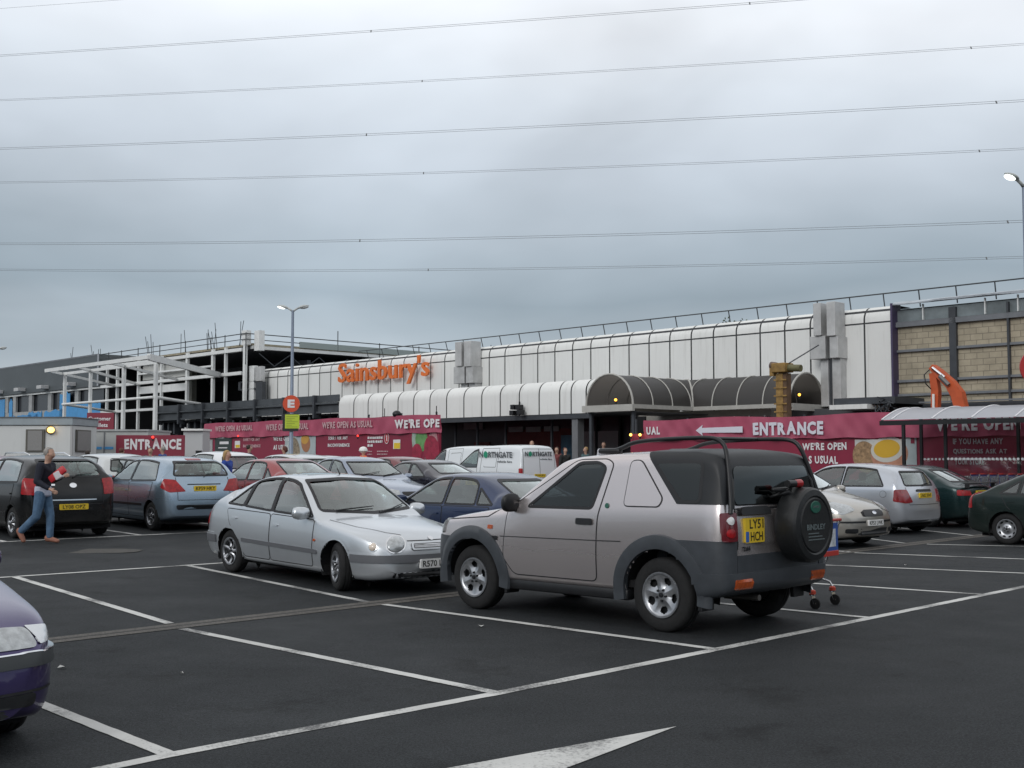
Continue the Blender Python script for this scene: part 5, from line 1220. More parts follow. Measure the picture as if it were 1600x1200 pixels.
for z in (ZB(1410, 547.5, TU), ZB(1410, 595, TU), ZB(1500, 611, TU) - .05): MB().box(xr + .06, XE, TU + .24, TU + .352, z - .045, z + .045).build('sheeting_rail', GR, store)
for px in (1493, 1580, 1660): x = LX(px, TU + .3); wd = .13 if px == 1493 else .035; MB().box(x - wd, x + wd, TU + .2, TU + .355, .2, 7.1).build('wall_post', STEELD, store)
MB().box(xr + .06, XE, TU + .2, TU + .42, ZB(1420, 509, TU), ZB(1420, 501, TU)).build('eaves_rail', GR, store)
MB().box(xr + .06, XE, TU + .35, TU + .45, ZB(1420, 500, TU), ZB(1420, 482, TU)).build('grey_flashing', mat('flashing', (.17, .20, .21), .5, var=.3, vscale=1.5), store)
MB().box(xr + .06, XE, TU + .40, TU + .49, ZB(1420, 522, TU), ZB(1420, 509, TU)).build('bitumen_band', DARK, store)
for px in (1440, 1538, 1590): x = LX(px, TU); MB().box(x - .02, x + .02, TU + .25, TU + .34, ZB(1420, 500, TU), ZT - .08).build('flashing_strap', WST, store)
# sagging pale membrane on the edge of the roof
V = []; n = 60
for i in range(n + 1):
    x = xr + .06 + (XE - xr - .06) * i / n; sag = .05 * sin(i * .9) + .06 * sin(i * .37 + 1) 
    for k, (dt, dz) in enumerate(((.9, .03), (.1, .04), (-.03, .0 - max(0, sag) * .5), (-.02, -.05 - abs(sag) * .5))): V.append((x, TU + dt, ZT + dz + .02))
MB().add(V, [(i * 4 + k, i * 4 + k + 1, i * 4 + k + 5, i * 4 + k + 4) for i in range(n) for k in range(3)]).build('roof_membrane', mat('membrane', (.42, .46, .50), .5, var=.2), store, smooth=60)
MB().box(xr + .06, XE, TU - .1, TU + .35, 3.25, 3.6).build('floor_edge', STEELD, store)
MB().box(xr + .06, XE, TU - .45, TU - .40, 3.60, 3.66).build('floor_edge_lip', GR, store)
# roof handrail, one object: rails and posts
hr = MB(); zr0 = 7.98; tr = TU + .9
hr.path([(LX(560, tr), tr, zr0 - .02), (XE, tr, zr0 - .02)], .028, 6)
x = XE
while x > LX(560, tr): hr.path([(x, tr, zr0), (x - .06, tr + .25, ZT - .05)], .024, 6); x -= 1.45
hr.build('roof_handrail', RAILM, store)
# lower canopy
TC = 36.1; ZC0, ZC1 = 3.51, 4.98; cl, crr = LX(529, TC), LX(935, TC)
eave(cl, crr - .9, TC + .03, ZC0, ZC1 - .02, .55, gap=0).build('joint_backing', JOINT, store, smooth=40, fix=False)
x = LX(892.5, TC) ; ed = [LX(916, TC), x]; x = LX(874.6, TC)
while x > cl + .3: ed.append(x); x -= 1.262
ed.append(cl); ed = ed[::-1]
for a, b_ in zip(ed[:-1], ed[1:]): eave(a, b_, TC, ZC0, ZC1, .55, gap=.036).build('canopy_panel', PAN, store, smooth=50, fix=False)
# rounded return of the canopy at its right end
pr = [(0, ZC0), (0, ZC1 - .55)] + [(.55 - .55 * cos(a * pi / 16), ZC1 - .55 + .55 * sin(a * pi / 16)) for a in range(1, 9)]
V = []; xe = LX(917, TC); m_ = 8
for j in range(m_ + 1):
    an = pi / 2 * j / m_
    for o, z in pr: rr_ = .75 - o; V.append((xe + rr_ * sin(an) , TC + .75 - rr_ * cos(an), z))
k = len(pr); MB().add(V, [(j * k + i, j * k + i + 1, (j + 1) * k + i + 1, (j + 1) * k + i) for j in range(m_) for i in range(k - 1)]).build('canopy_corner', PAN, store, smooth=60, fix=False)
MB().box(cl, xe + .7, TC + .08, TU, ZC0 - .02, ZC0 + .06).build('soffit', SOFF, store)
MB().box(cl, xe + .2, TC + .02, TC + .2, ZC0 - .22, ZC0 - .02).build('soffit_beam', STEELD, store)
MB().box(cl, xe, TC + .5, TU + .3, ZC1 - .1, ZC1 - .04).build('canopy_roof', ROOFG, store)
x0, x1 = LX(896, TC + .2), LX(910, TC + .2); MB().box(x0, x0 + .34, TC + .1, TC + .5, .2, ZC0 - .02).build('canopy_column', mat('column_grey', (.17, .175, .185), .5, var=.1), store)
# shop front under the canopy
TS = 39.9; SF = MB()
MB().box(LX(690, TS), LX(1000, TS), TS, TS + .15, .2, ZC0).build('shop_front', mat('shopfront_dark', (.035, .035, .040), .35, var=.2), store)
RED = mat('brick_red_panel', (.13, .022, .02), .6, var=.2)
MB().box(LX(788, TS - .04), LX(892, TS - .04), TS - .06, TS - .01, .9, 3.0).build('red_wall_panel', RED, store)
MB().box(LX(741, TS - .04), LX(765, TS - .04), TS - .06, TS - .01, .9, 2.4).build('red_wall_panel', RED, store)
PG = mat('pale_notice', (.34, .35, .35), .6, var=.1)
for a, b_, c_, d_ in ((725, 754, 661, 671), (795, 817, 667, 675), (822, 845, 667, 675), (850, 873, 666, 674)): MB().box(LX(a, TS - .1), LX(b_, TS - .1), TS - .12, TS - .07, ZB((a + b_) / 2, d_, TS), ZB((a + b_) / 2, c_, TS)).build('notice_panel', PG, store)
MB().box(LX(877, TS - .1), LX(896, TS - .1), TS - .13, TS - .07, 1.2, ZB(885, 680, TS)).build('blue_poster', mat('poster_blue', (.05, .13, .19), .4, var=.4, vscale=2), store)
for a, b_ in ((907, 930), (933, 966)): MB().box(LX(a, TS - .1), LX(b_, TS - .1), TS - .12, TS - .07, .3, ZB(930, 674, TS)).build('glazed_door', mat('lobby_glass', (.20, .20, .20), .15), store)
for a in (905, 931.5, 968, 985): MB().box(LX(a, TS - .1), LX(a, TS - .1) + .10, TS - .16, TS - .05, .2, ZC0).build('door_frame', DARK, store)
for a in (744, 788, 710, 860): MB().box(LX(a, TC + 1.5), LX(a, TC + 1.5) + .09, TC + 1.5, TC + 1.6, .2, ZC0 - .02).build('lobby_post', STEELD, store)
# wall and window strip below the barrel roof
T2 = 38.7
MB().box(LX(985, T2), LX(1205, T2), T2, TU + .2, .2, 3.55).build('lobby_wall', mat('lobby_cream', (.33, .32, .29), .6, var=.1), store)
MB().box(LX(1149, T2), LX(1205, T2), T2 - .04, T2, 2.9, 3.25).build('strip_window', mat('window_dark', (.07, .09, .11), .15), store)
for a in (1148, 1171, 1195): MB().box(LX(a, T2), LX(a, T2) + .05, T2 - .08, T2 - .03, 2.85, 3.3).build('window_bar', WHITE, store)
MB().box(LX(988, T2), LX(1010, T2), T2 - .10, T2 - .02, .2, 3.4).build('lobby_opening', DARK, store)
# right of the barrel roof: torn off canopy edge
MB().box(LX(1296, 37.6), LX(1355, 37.6), 37.6, TU, 3.38, 3.55).build('stub_canopy', PAN, store)
MB().box(LX(1296, 37.6), LX(1392, 37.6), 37.9, TU, 3.56, 3.80).build('stub_gutter', STEELD, store)
V = MB(); rr = random.Random(9)
for i in range(26): x = LX(1362 + rr.random() * 30, 37.8); V.path([(x, 37.8 + rr.random() * .8, 3.45 + rr.random() * .35), (x + rr.uniform(-.5, .5), 37.7 + rr.random() * .6, 3.2 + rr.random() * .6)], .02, 5)
V.build('torn_brackets', STEELD, store)
MB().box(LX(1210, T2), LX(1410, T2), T2 + .5, TU + .3, .2, 3.5).build('lower_wall', SOFF, store)
# orange shop name standing off the wall
SIGNO = mat('sign_orange', (.74, .17, .03), .45); sx0, sx1 = LX(531, TU - .25), LX(673, TU - .25)
z0_ = ZB(642, 600, TU - .2)
lettering('shop_sign', "Sainsbury's", SIGNO, (sx0, TU - .30, z0_), (1, 0, 0), (0, 0, 1), width=sx1 - sx0, height=(ZB(597, 559, TU - .2) - z0_) * .95, parent=store, bold=.013, ext=.06, lift=.07)

# ---- ventilation ducts on the wall
def ducts(name, label, pxs, z0):
    """pxs: pixel columns of left edge of left box, its right edge, right box left, right box right"""
    t = 39.45; a, b_, c_, d_ = [LX(p, t) for p in pxs]
    r = st_thing(name, label, 'duct', (a + d_) / 2, t + .5, z0, group='pairs of steel ventilation ducts on the store wall')
    ztop = 7.62
    for x0, x1, zz, leg in ((a, b_, 6.35, .26), (c_, d_, 6.30, 0)):
        MB().bbox(x0, x1, t - .15, t + .60, zz, ztop, .015).build('hood', DUCT, r)
        MB().bbox(x0 + leg * .3, x1 + leg * .3, t + .2, TU - .02, z0, 5.45, .015).build('riser', DUCT, r)
    MB().bbox(a - .22, b_ + .12, t - .05, t + .7, 5.45, 6.34, .015).build('crossbox', DUCT, r)
    MB().bbox(c_ + .05, d_ + .06, t - .05, t + .75, 5.45, 6.29, .015).build('crossbox', DUCT, r)
    MB().box(b_ - .05, c_ + .1, TU - .35, TU - .2, z0, 6.3).build('duct_gap', STEELD, r); return r
ducts('ventilation_duct', 'pair of grey steel ducts beside the bare blockwork end of the store wall', (1276, 1288, 1297, 1310), 3.6)
ducts('ventilation_duct', 'pair of grey steel ducts just right of the orange shop name', (714, 724, 728, 738), 4.9)
r = st_thing('wall_bracket', 'dark bracket and pale boxes at the left end of the cream store wall', 'bracket', LX(400, 39.4), 39.4, 5.0); q = lambda a, b_, c_, d_, n, m, t=39.4: MB().bbox(LX(a, t), LX(b_, t), t, t + .3, ZB(a, d_, t), ZB(a, c_, t), .02).build(n, m, r)
q(399, 409, 597, 627, 'plate', STEELD); q(373, 400, 596.5, 599, 'arm', STEELD); q(373, 399, 608, 610.5, 'arm', STEELD); q(371.5, 375, 597, 610, 'arm', STEELD); q(398, 407, 573, 596, 'meter_box', DUCT); q(388, 396, 572, 626, 'pale_post', WST); q(392, 399, 578, 626, 'dark_post', STEELD, 39.8)
# ---- barrel roofs of the entrance walkway, in plan an L
BAR = glassmat('smoked_roof_sheet', (.10, .095, .09), .05, .6)
br_ = st_thing('barrel_canopy', 'smoked barrel vault canopy in an L over the store entrance, pale ribs and gutter', 'canopy', -30, 34)
Rb = 1.2; zb_ = 3.68; xa = LX(915.7, 33.9); cx = xa + Rb; ta = 33.9; tcn = ta + 5.0; x2 = LX(1262, tcn)
def arc(n=16): return [(-Rb * cos(pi * i / n), Rb * sin(pi * i / n)) for i in range(n + 1)]
A_ = arc()
# barrel 1 runs into the site (along y), mitred at the corner; barrel 2 runs right along the front
V = [(cx + u, ta, zb_ + h) for u, h in A_] + [(cx + u, tcn + u * -1 if False else tcn + u, zb_ + h) for u, h in A_]; n = len(A_)
V = [(cx + u, ta, zb_ + h) for u, h in A_] + [(cx + u, tcn - u, zb_ + h) for u, h in A_]
VLT = bpy.data.materials.new('smoked_vault'); VLT.use_nodes = True; _n = VLT.node_tree; _b = _n.nodes['Principled BSDF']; _b.inputs['Base Color'].default_value = (.085, .082, .080, 1); _b.inputs['Roughness'].default_value = .35
_t = _n.nodes.new('ShaderNodeBsdfTranslucent'); _t.inputs[0].default_value = (.22, .20, .18, 1); _m = _n.nodes.new('ShaderNodeMixShader'); _m.inputs[0].default_value = .45
_n.links.new(_b.outputs[0], _m.inputs[1]); _n.links.new(_t.outputs[0], _m.inputs[2]); _n.links.new(_m.outputs[0], _n.nodes['Material Output'].inputs[0]); MAT['smoked_vault'] = VLT
MB().add(V, [(i, i + 1, n + i + 1, n + i) for i in range(n - 1)]).build('vault', VLT, br_, smooth=60, fix=False)
V = [(x2, tcn + u, zb_ + h) for u, h in A_] + [(cx - u, tcn + u, zb_ + h) for u, h in A_]
MB().add(V, [(i, i + 1, n + i + 1, n + i) for i in range(n - 1)]).build('vault', MAT['smoked_vault'], br_, smooth=60, fix=False)
RIB = mat('rib_cream', (.42, .41, .38), .5)
def ribat(f, w_=.055): 
    MB().path([f(u * 1.012, h * 1.012) for u, h in A_], w_, 6).build('rib', RIB, br_, smooth=60)
for k in range(5): y = ta + .03 + k * 1.22; ribat(lambda u, h: (cx + u, min(y, tcn - u), zb_ + h) if True else 0, .045 if k == 0 else .026)
for k in range(5): xx = x2 - .03 - k * 1.2; ribat(lambda u, h: (max(xx, cx - u), tcn + u, zb_ + h), .045 if k == 0 else .026)
ribat(lambda u, h: (cx + u, tcn - u, zb_ + h), .04)
GUT = mat('gutter_cream', (.42, .41, .38), .5, var=.1)
b = MB(); b.box(cx - Rb - .12, cx + Rb + .12, ta - .12, ta + .02, zb_ - .26, zb_ - .0); b.box(cx - Rb - .12, cx - Rb + .02, ta + .02, tcn + 1, zb_ - .26, zb_)
b.box(cx + Rb - .02, cx + Rb + .12, ta + .02, tcn - Rb - .12, zb_ - .16, zb_); b.box(cx + Rb - .02, x2 + .1, tcn - Rb - .12, tcn - Rb, zb_ - .16, zb_ - .002); b.box(x2 - .05, x2 + .12, tcn - Rb, tcn + Rb + .1, zb_ - .26, zb_ + .002)
b.build('gutter', GUT, br_)
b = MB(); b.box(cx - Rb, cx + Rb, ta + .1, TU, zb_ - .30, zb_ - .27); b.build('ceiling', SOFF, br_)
for x, y in ((cx - Rb + .1, ta + .2), (cx + Rb - .1, ta + .2), (x2 - .2, tcn - Rb + .1)): MB().box(x - .06, x + .06, y - .06, y + .06, .2, zb_ - .2).build('post', STEELD, br_)
def hazard(label, p, col=(1, .42, .05), r=.055, es=3.5, name='warning_lamp', group='amber and red warning lamps'):
    o = thing(name, label, 'warning lamp', p, group=group)
    m = mat('lamp_glow_%02d' % int(col[1] * 100), col, .3, emit=col, es=es)
    MB().ball((0, 0, r), r, 12, 8).build('lens', m, o, smooth=True); MB().lathe([(.001, -.10), (r * .8, -.10), (r * .8, 0), (.001, .0)], 10, 'Z').build('base', BLACK, o); return o
def WB(lx, t, z): s_ = -lx; return (s_ * UB[0] + t * VB[0], s_ * UB[1] + t * VB[1], z)
def WP(px, py, t): return WB(*B(px, py, t))
hazard('amber lamp glowing on the gutter inside the left arch end', WP(962, 627, ta - .05)); hazard('amber lamp glowing inside the right arch end', WP(1249, 619, tcn - .6))
# ---- yellow piling mast in front of the barrel roof
YEL = mat('worn_yellow', (.27, .16, .045), .6, var=.5, vscale=5); tm = 33.5
ms = st_thing('lifting_mast', 'rusty yellow mast with a motor head rising behind the entrance banner', 'mast', LX(1220, tm), tm)
x0, x1 = LX(1212, tm), LX(1229, tm); zt_ = ZB(1220, 583, tm)
MB().box(x0 + .02, x1 - .14, tm, tm + .3, .215, zt_).build('column', YEL, ms); MB().box(x1 - .14, x1, tm + .02, tm + .3, .215, zt_).build('rack', mat('rust', (.12, .07, .04), .8, var=.4), ms)
for k in range(14): MB().box(x0 - .05, x1 + .02, tm - .03, tm, 1.0 + k * .27, 1.05 + k * .27).build('rung', YEL, ms)
zh = ZB(1220, 575, tm); MB().bbox(x0 - .08, x1 + .05, tm - .15, tm + .4, zh - .15, zh + .17, .03).build('motor_head', YEL, ms)
MB().path([(LX(1203, tm), tm + .1, zh + .12), (x0, tm + .1, zh + .08)], .13, 12).build('motor', mat('motor_brown', (.13, .09, .07), .6, var=.3), ms, smooth=40)
MB().path([(x1, tm + .1, zh - .0), (LX(1250, tm), tm + .1, zh - .04)], .12, 12).build('motor', mat('motor_olive', (.14, .13, .06), .6, var=.3), ms, smooth=40)
MB().box(LX(1203, tm), LX(1210, tm), tm + .0, tm + .2, zh - .25, zh + .02).build('bracket', YEL, ms)
MB().path([(LX(1231, tm), tm + .1, zh + .15), (LX(1266, tm) , tm + .6, ZB(1266, 537, tm))], .022, 6).build('stay_rod', STEELD, ms)

# ---- stripped canopy frame on the left and the new steel frame
DK = mat('stripped_fascia', (.062, .07, .078), .55, var=.25, vscale=1.2)
cf = st_thing('stripped_canopy', 'dark grey fascia of the stripped canopy running below the white steel frame', 'canopy', -65, TC, .215)
xa_, xb_ = LX(243, TC), cl - .02; zt1 = 5.0
b = MB(); b.box(xa_, xb_, TC, TC + .10, 4.62, zt1); b.box(xa_, xb_, TC - .12, TC - .002, 4.50, 4.60); b.box(xa_, xb_, TC + .06, TC + .2, 4.10, 4.60); b.box(xa_, xb_, TC - .06, TC + .05, 4.02, 4.12); b.build('fascia', DK, cf)
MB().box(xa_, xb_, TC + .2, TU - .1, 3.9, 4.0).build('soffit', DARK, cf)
x = xa_ + .3; rr = random.Random(4)
while x < xb_: MB().box(x, x + .16, TC - .2, TC + .3, 3.75, zt1 + .02).build('bracket', STEELD, cf); x += 3.1
x = xa_
while x < xb_: MB().box(x, x + .22, TC + .5, TC + .9, 3.1 + rr.random() * .5, 4.0).build('hanger', STEELD, cf); x += .7 + rr.random() * .5
x = xa_ + .5
while x < xb_: MB().box(x, x + .35, TC + 1.2, TC + 1.6, .2, 4.0).build('old_column', SOFF, cf); x += 3.0
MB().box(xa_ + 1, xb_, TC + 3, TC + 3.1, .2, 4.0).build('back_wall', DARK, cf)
fr = st_thing('steel_frame', 'unfinished white steel frame of the store extension with projecting canopy beams and handrails', 'building frame', -75, 39, .215)
TF = 39.0; xc = LX(381, TF); xw = LX(157, TF); zd = 8.90; z1, z2, z3, z4 = 8.62, 7.08, 6.55, 5.08
def X39(px, t=TF): return LX(px, t)
for px, wd in ((380, .25), (350, .16), (330, .24), (290, .24), (250, .18), (214, .20), (181, .20), (165, .16)):
    x = X39(px); MB().box(x - wd / 2, x + wd / 2, TF, TF + .18, .2, zd - .0).build('column', WST, fr)
for px in (297, 220, 206): x = X39(px, TF + 4); MB().box(x - .2, x + .2, TF + 4, TF + 4.4, .2, zd - .3).build('inner_column', mat('cream_steel', (.38, .37, .32), .5), fr)
for z, h, px0, px1 in ((z1, .22, 157, 377), (z2, .22, 157, 377), (z4, .18, 157, 287), (7.75, .12, 215, 330)): MB().box(X39(px0), X39(px1), TF - .05 - h * .05, TF + .25, z - h / 2, z + h / 2).build('beam', WST, fr)
MB().box(X39(215), X39(286), TF + .12, TF + .32, z3 - .28, z3 + .25).build('deep_beam', WST, fr)
MB().box(X39(215), X39(286), TF + .36, TF + .44, 7.3, 8.45).build('cladding_sheet', mat('pale_sheet', (.47, .47, .45), .5), fr)
# side wall going into the site, roof deck
yend = TF + 58
MB().box(X39(157), xc + .25, TF + .4, yend, zd - .02, zd + .12).build('deck_edge', mat('deck_timber', (.32, .28, .20), .7, var=.3), fr)
MB().box(xc + .0, xc + .27, TF + .42, yend, zd - .24, zd - .03).build('side_beam', WST, fr)
b = MB()
for i in range(24):
    y = TF + 1 + i * 2.35; b.beam((xc + .1, y, zd - .5), (xc + .1, y + 1.17, zd - 1.3), .05, .05); b.beam((xc + .1, y + 1.17, zd - 1.3), (xc + .1, y + 2.35, zd - .5), .05, .05)
b.box(xc, xc + .2, TF + 1, yend, zd - 1.65, zd - 1.5); b.build('lattice_girder', STEELD, fr)
MB().box(X39(100), xc - .1, TF + 10, TF + 10.2, .2, zd - .1).build('void_shade_screen', DARK, fr); MB().box(X39(157), X39(157) + .2, TF + .6, TF + 10, .2, zd - .1).build('void_shade_end', DARK, fr)  # near-black sheets stand in for the deep shade inside the open frame
MB().box(xc - .3, xc - .1, TF + .5, yend, .2, zd - 1.7).build('side_screen', mat('inner_grey', (.035, .038, .042), .8), fr)
MB().box(X39(157), xc - .1, TF + .5, TF + 10, zd - .25, zd - .05).build('roof_deck', SOFF, fr)
MB().box(X39(140), xc - .1, TF + .5, TF + 10, .18, .24).build('slab', SOFF, fr)
for y in (TF + 5, TF + 9): MB().box(X39(150), xc - .3, y, y + .3, z1 - .8, z1 - .4).build('inner_beam', STEELD, fr)
# projecting canopy: level grid of beams at z2 from plane 29 back to the frame
z = z2; T1, T3 = 29.0, 31.0
b = MB().beam((LX(70, T1), T1, z), (LX(231, T1), T1, z), .16, .22); b.build('canopy_edge_beam', WST, fr)
b = MB().beam((LX(97, T3), T3, z), (LX(243, T3), T3, z), .12, .18); b.build('canopy_beam', WST, fr)
for a, c_ in ((71, 177), (117, 210), (168, 275), (230, 342)): MB().beam((LX(a, T1), T1 + .02, z + .01), (X39(c_), TF + .0, z + .01), .13 if a not in (230, 71) else .18, .17 if a != 230 else .36).build('canopy_joist', WST, fr)
for px in (101, 141, 193, 243): x = LX(px, T3); wd = .10 if px in (101, 141) else .13; MB().box(x - wd, x + wd, T3 - .1, T3 + .06, .2, z - .1).build('canopy_column', WST, fr)
zz = 5.06; MB().path([(LX(101, T3), T3 - .15, zz), (LX(243, T3), T3 - .15, zz)], .08, 8).build('tie_tube', WST, fr, smooth=40)
MB().path([(LX(243, T3), T3, zz), (X39(330), TF, zz)], .10, 8).build('tie_tube', WST, fr, smooth=40); MB().path([(LX(101, T3), T3, zz), (X39(179), TF, zz)], .09, 8).build('tie_tube', WST, fr, smooth=40)
# scaffold handrails with crossed clips
hr = MB(); y0 = TF - .1
for zz, r_ in ((9.62, .035), (9.25, .03)): hr.path([(X39(157), y0, zz), (xc + .3, y0, zz), (xc + .3, yend, zz)], r_, 6)
for px in (170, 190, 216, 250, 290, 330, 352): x = X39(px); hr.path([(x, y0, zd), (x, y0, 9.7)], .035, 6)
for i in range(16): hr.path([(xc + .3, y0 + i * 3.6, zd - 1.3 * (i % 3 == 0)), (xc + .3, y0 + i * 3.6, 9.7 + (.6 if i % 4 == 2 else 0))], .035, 6)
hr.build('handrail', RAILM, fr)
MB().box(xc + .25, xc + .33, TF + 4, yend, zd + .05, zd + .45).build('pale_upstand', mat('pale_green_sheet', (.30, .35, .34), .5), fr)
hr = MB()
for px in (225, 235, 281, 320, 325, 333, 372, 108, 141, 150):
    x = X39(px); rr = random.Random(px)
    for k in range(2): hr.path([(x + rr.uniform(-.4, .4), y0 + .3, zd), (x + rr.uniform(-.4, .4), y0 + .2, 10.0 + rr.random() * .7)], .022, 5)
hr.build('scaffold_pole', RAILM, fr)
x = X39(380); MB().box(x - .3, x + .3, TF - .02, TF + .33, zd, zd + .95).build('corner_post', WST, fr); MB().box(xc + .5, xc + 1.1, TF + .4, TF + .8, zd - .4, zd + .9).build('corner_post', WST, fr)
# ---- finished end: grey cladding, window band, blue hoarding
ex = st_thing('store_extension', 'far end of the store, dark grey cladding over dark windows and torn blue sheeting', 'building', -100, 39, .215)
xL = X39(-90); CG = mat('grey_cladding', (.085, .098, .105), .5, var=.10, vscale=.4)
MB().box(xL, xw, TF - .2, TF + 8, 7.16, 9.66).build('cladding', CG, ex); MB().box(xL, xw, TF - .22, TF - .201, 9.58, 9.70).build('coping', GR, ex)
MB().box(xw - .25, xw, TF - .24, TF - .21, 7.16, 9.66).build('corner_trim', mat('pale_trim', (.35, .37, .4), .5), ex)
MB().box(xL, xw, TF + .25, TF + 7.8, .2, 7.10).build('window_band', mat('band_window', (.018, .021, .027), .2), ex)
MB().box(xL, xw, TF - .05, TF + .2, 6.98, 7.14).build('window_head', WST, ex)
BLU = mat('blue_sheet', (.075, .30, .60), .6, var=.12); PALE = mat('pale_render', (.36, .37, .37), .7, var=.15)
zsill = 5.55
MB().box(xL, X39(152), TF + .02, TF + .2, .2, zsill).build('sill_wall', PALE, ex)
for px in (-20, 10, 22, 47, 77, 97, 119): x = X39(px); MB().box(x - .35, x + .35, TF + .0, TF + .19, zsill, 6.98).build('mullion', PALE, ex)
rr = random.Random(2)
for a, c_, za, zc2 in ((-90, 8, .5, 6.7), (15, 20, .5, 6.7), (94, 110, .5, 6.9), (22, 60, .5, 5.2), (45, 66, .5, 5.45), (70, 100, .5, 5.5), (110, 158, 4.2, 5.9)):
    P_ = []; x0, x1 = X39(a), X39(c_); nn = 10
    P_ = [(x0, za), (x1, za)] + [(x1 + (x0 - x1) * i / nn, zc2 + rr.uniform(-.22, .12)) for i in range(nn + 1)]
    MB().prism(P_, lambda u, v: (u, TF - .06, v), lambda u, v: (u, TF - .03, v)).build('blue_sheeting', BLU, ex)
for px in (5, 40, 76, 118): x = X39(px); MB().bbox(x - .5, x + .5, TF - .9, TF - .22, 7.32, 7.62, .03).build('floodlight', mat('flood_white', (.5, .5, .5), .4), ex)
# customer toilets sign on its posts
sg = thing('wayfinding_sign', 'dark red sign with white lettering standing behind the cabin roof', 'sign', AT(156, 50))
def at_rel(o, px, py, Y): p = Vector(((px - 800) / F * Y, Y, ZAT(py, Y))); return p - o.location
RS = mat('sign_crimson', (.22, .018, .04), .5); BUR = mat('burgundy_board', (.22, .016, .04), .5, var=.1, vscale=.8); WH = mat('lettering_white', (.72, .71, .72), .6)
p0, p1 = at_rel(sg, 136, 672, 50), at_rel(sg, 178, 645, 50)
MB().bbox(p0.x, p1.x, -.04, .04, p0.z, p1.z, .01).build('panel', RS, sg); MB().box(p1.x - .2, p1.x - .1, .05, .12, 0, p0.z + .5).build('post', GR, sg); MB().box(p0.x + .1, p0.x + .2, .05, .12, 0, p0.z + .5).build('post', GR, sg)
lettering('sign_lettering', 'Customer', WH, (p0.x + .07, -.04, p1.z - .34), (1, 0, 0), (0, 0, 1), width=.98, height=.17, parent=sg); lettering('sign_lettering', 'Toilets', WH, (p0.x + .22, -.04, p1.z - .62), (1, 0, 0), (0, 0, 1), width=.70, height=.17, parent=sg)
# ---- site cabin, low unit, ENTRANCE board, white box
CAB = panelmat('cabin_cream', (.66, .67, .66), .25)
cb = thing('site_cabin', 'pale portable cabin with two grey shuttered windows and a lit bulkhead lamp', 'cabin', AT(20, 42)); cbx = lambda px: (px - 800) / F * 42 - cb.location.x; cbz = lambda py: ZAT(py, 42) - cb.location.z
xr_ = cbx(113); MB().bbox(cbx(-130), xr_, 0, 2.5, -.3, cbz(665), .02).build('wall', CAB, cb)
MB().bbox(cbx(-132), xr_ + .04, -.06, 2.56, cbz(664.5), cbz(653), .02).build('roof_fascia', mat('cabin_roof', (.30, .345, .37), .5, var=.1), cb); MB().box(cbx(-133), xr_ + .07, -.09, 2.6, cbz(653), cbz(651.3)).build('roof_edge', mat('cabin_roof_edge', (.12, .13, .14), .5), cb)
FRM = mat('window_frame_dark', (.10, .095, .08), .5); SHU = mat('mesh_shutter', (.24, .235, .23), .6, var=.2, vscale=60)
o = MB().box(cbx(42), cbx(71), -.06, -.01, cbz(706), cbz(671)).build('window', FRM, cb); MB().box(cbx(42) + .08, cbx(71) - .08, -.08, -.061, cbz(704), cbz(673)).build('shutter', SHU, o)
o = MB().box(xr_ + .01, xr_ + .05, .32, 1.78, cbz(706), cbz(671)).build('window', FRM, cb); MB().box(xr_ + .051, xr_ + .07, .40, 1.70, cbz(704), cbz(673)).build('shutter', SHU, o)
MB().box(xr_ - .06, xr_ + .012, -.012, .06, -.2, cbz(665)).build('corner_strip', mat('strip_grey', (.42, .42, .42), .5), cb)
o = MB().ball((cbx(82), -.12, cbz(672)), .13, 14, 8, (1, .7, .85)).build('bulkhead_lamp', mat('sodium_glow', (1, .55, .12), .3, emit=(1, .60, .16), es=3.2), cb, smooth=True)
MB().ball((cbx(82) - .05, -.06, cbz(672)), .17, 14, 8, (1, .5, .9)).build('lamp_surround', mat('lamp_brown', (.30, .20, .08), .5), o, smooth=True)
un = thing('store_unit', 'low grey portable unit with a blue stripe, between the cabin and the red entrance board', 'cabin', AT(200, 46)); ux = lambda px: (px - 800) / F * 46 - un.location.x; uz = lambda py: ZAT(py, 46) - un.location.z
MB().bbox(ux(140), ux(232), 0, 3, -.2, uz(674), .02).build('wall', mat('unit_grey', (.44, .45, .44), .6, var=.08), un); MB().box(ux(139), ux(233), -.06, 3.05, uz(674), uz(671)).build('roof_edge', PALE, un)
MB().box(ux(152), ux(160), -.02, -.002, uz(702), uz(698)).build('blue_stripe', BLU, un); MB().box(ux(162), ux(178), -.02, -.002, uz(702), uz(698)).build('blue_stripe', BLU, un); MB().box(ux(163), ux(164.5), -.03, -.002, -.1, uz(675)).build('door_edge', GR, un)
eb = thing('entrance_board', 'burgundy board with hand-cut white ENTRANCE lettering, between the grey unit and the white box', 'sign board', AT(236, 44)); ex_ = lambda px: (px - 800) / F * 44 - eb.location.x; ez = lambda py: ZAT(py, 44) - eb.location.z
MB().box(ex_(182), ex_(289), 0, .06, ez(735), ez(680)).build('board', BUR, eb)
lettering('board_lettering', 'ENTRANCE', WH, (ex_(195), 0, ez(703)), (1, 0, 0), (0, 0, 1), width=ex_(284) - ex_(195), height=ez(685) - ez(703), parent=eb, bold=.045, wob=.06)
for px in (186, 284): MB().box(ex_(px) - .05, ex_(px) + .05, .07, .14, 0, ez(682)).build('post', GR, eb)
wu = thing('white_box', 'open fronted white box unit between the entrance board and the red hoarding', 'cabin', AT(306, 46)); wx = lambda px: (px - 800) / F * 46 - wu.location.x; wz = lambda py: ZAT(py, 46) - wu.location.z
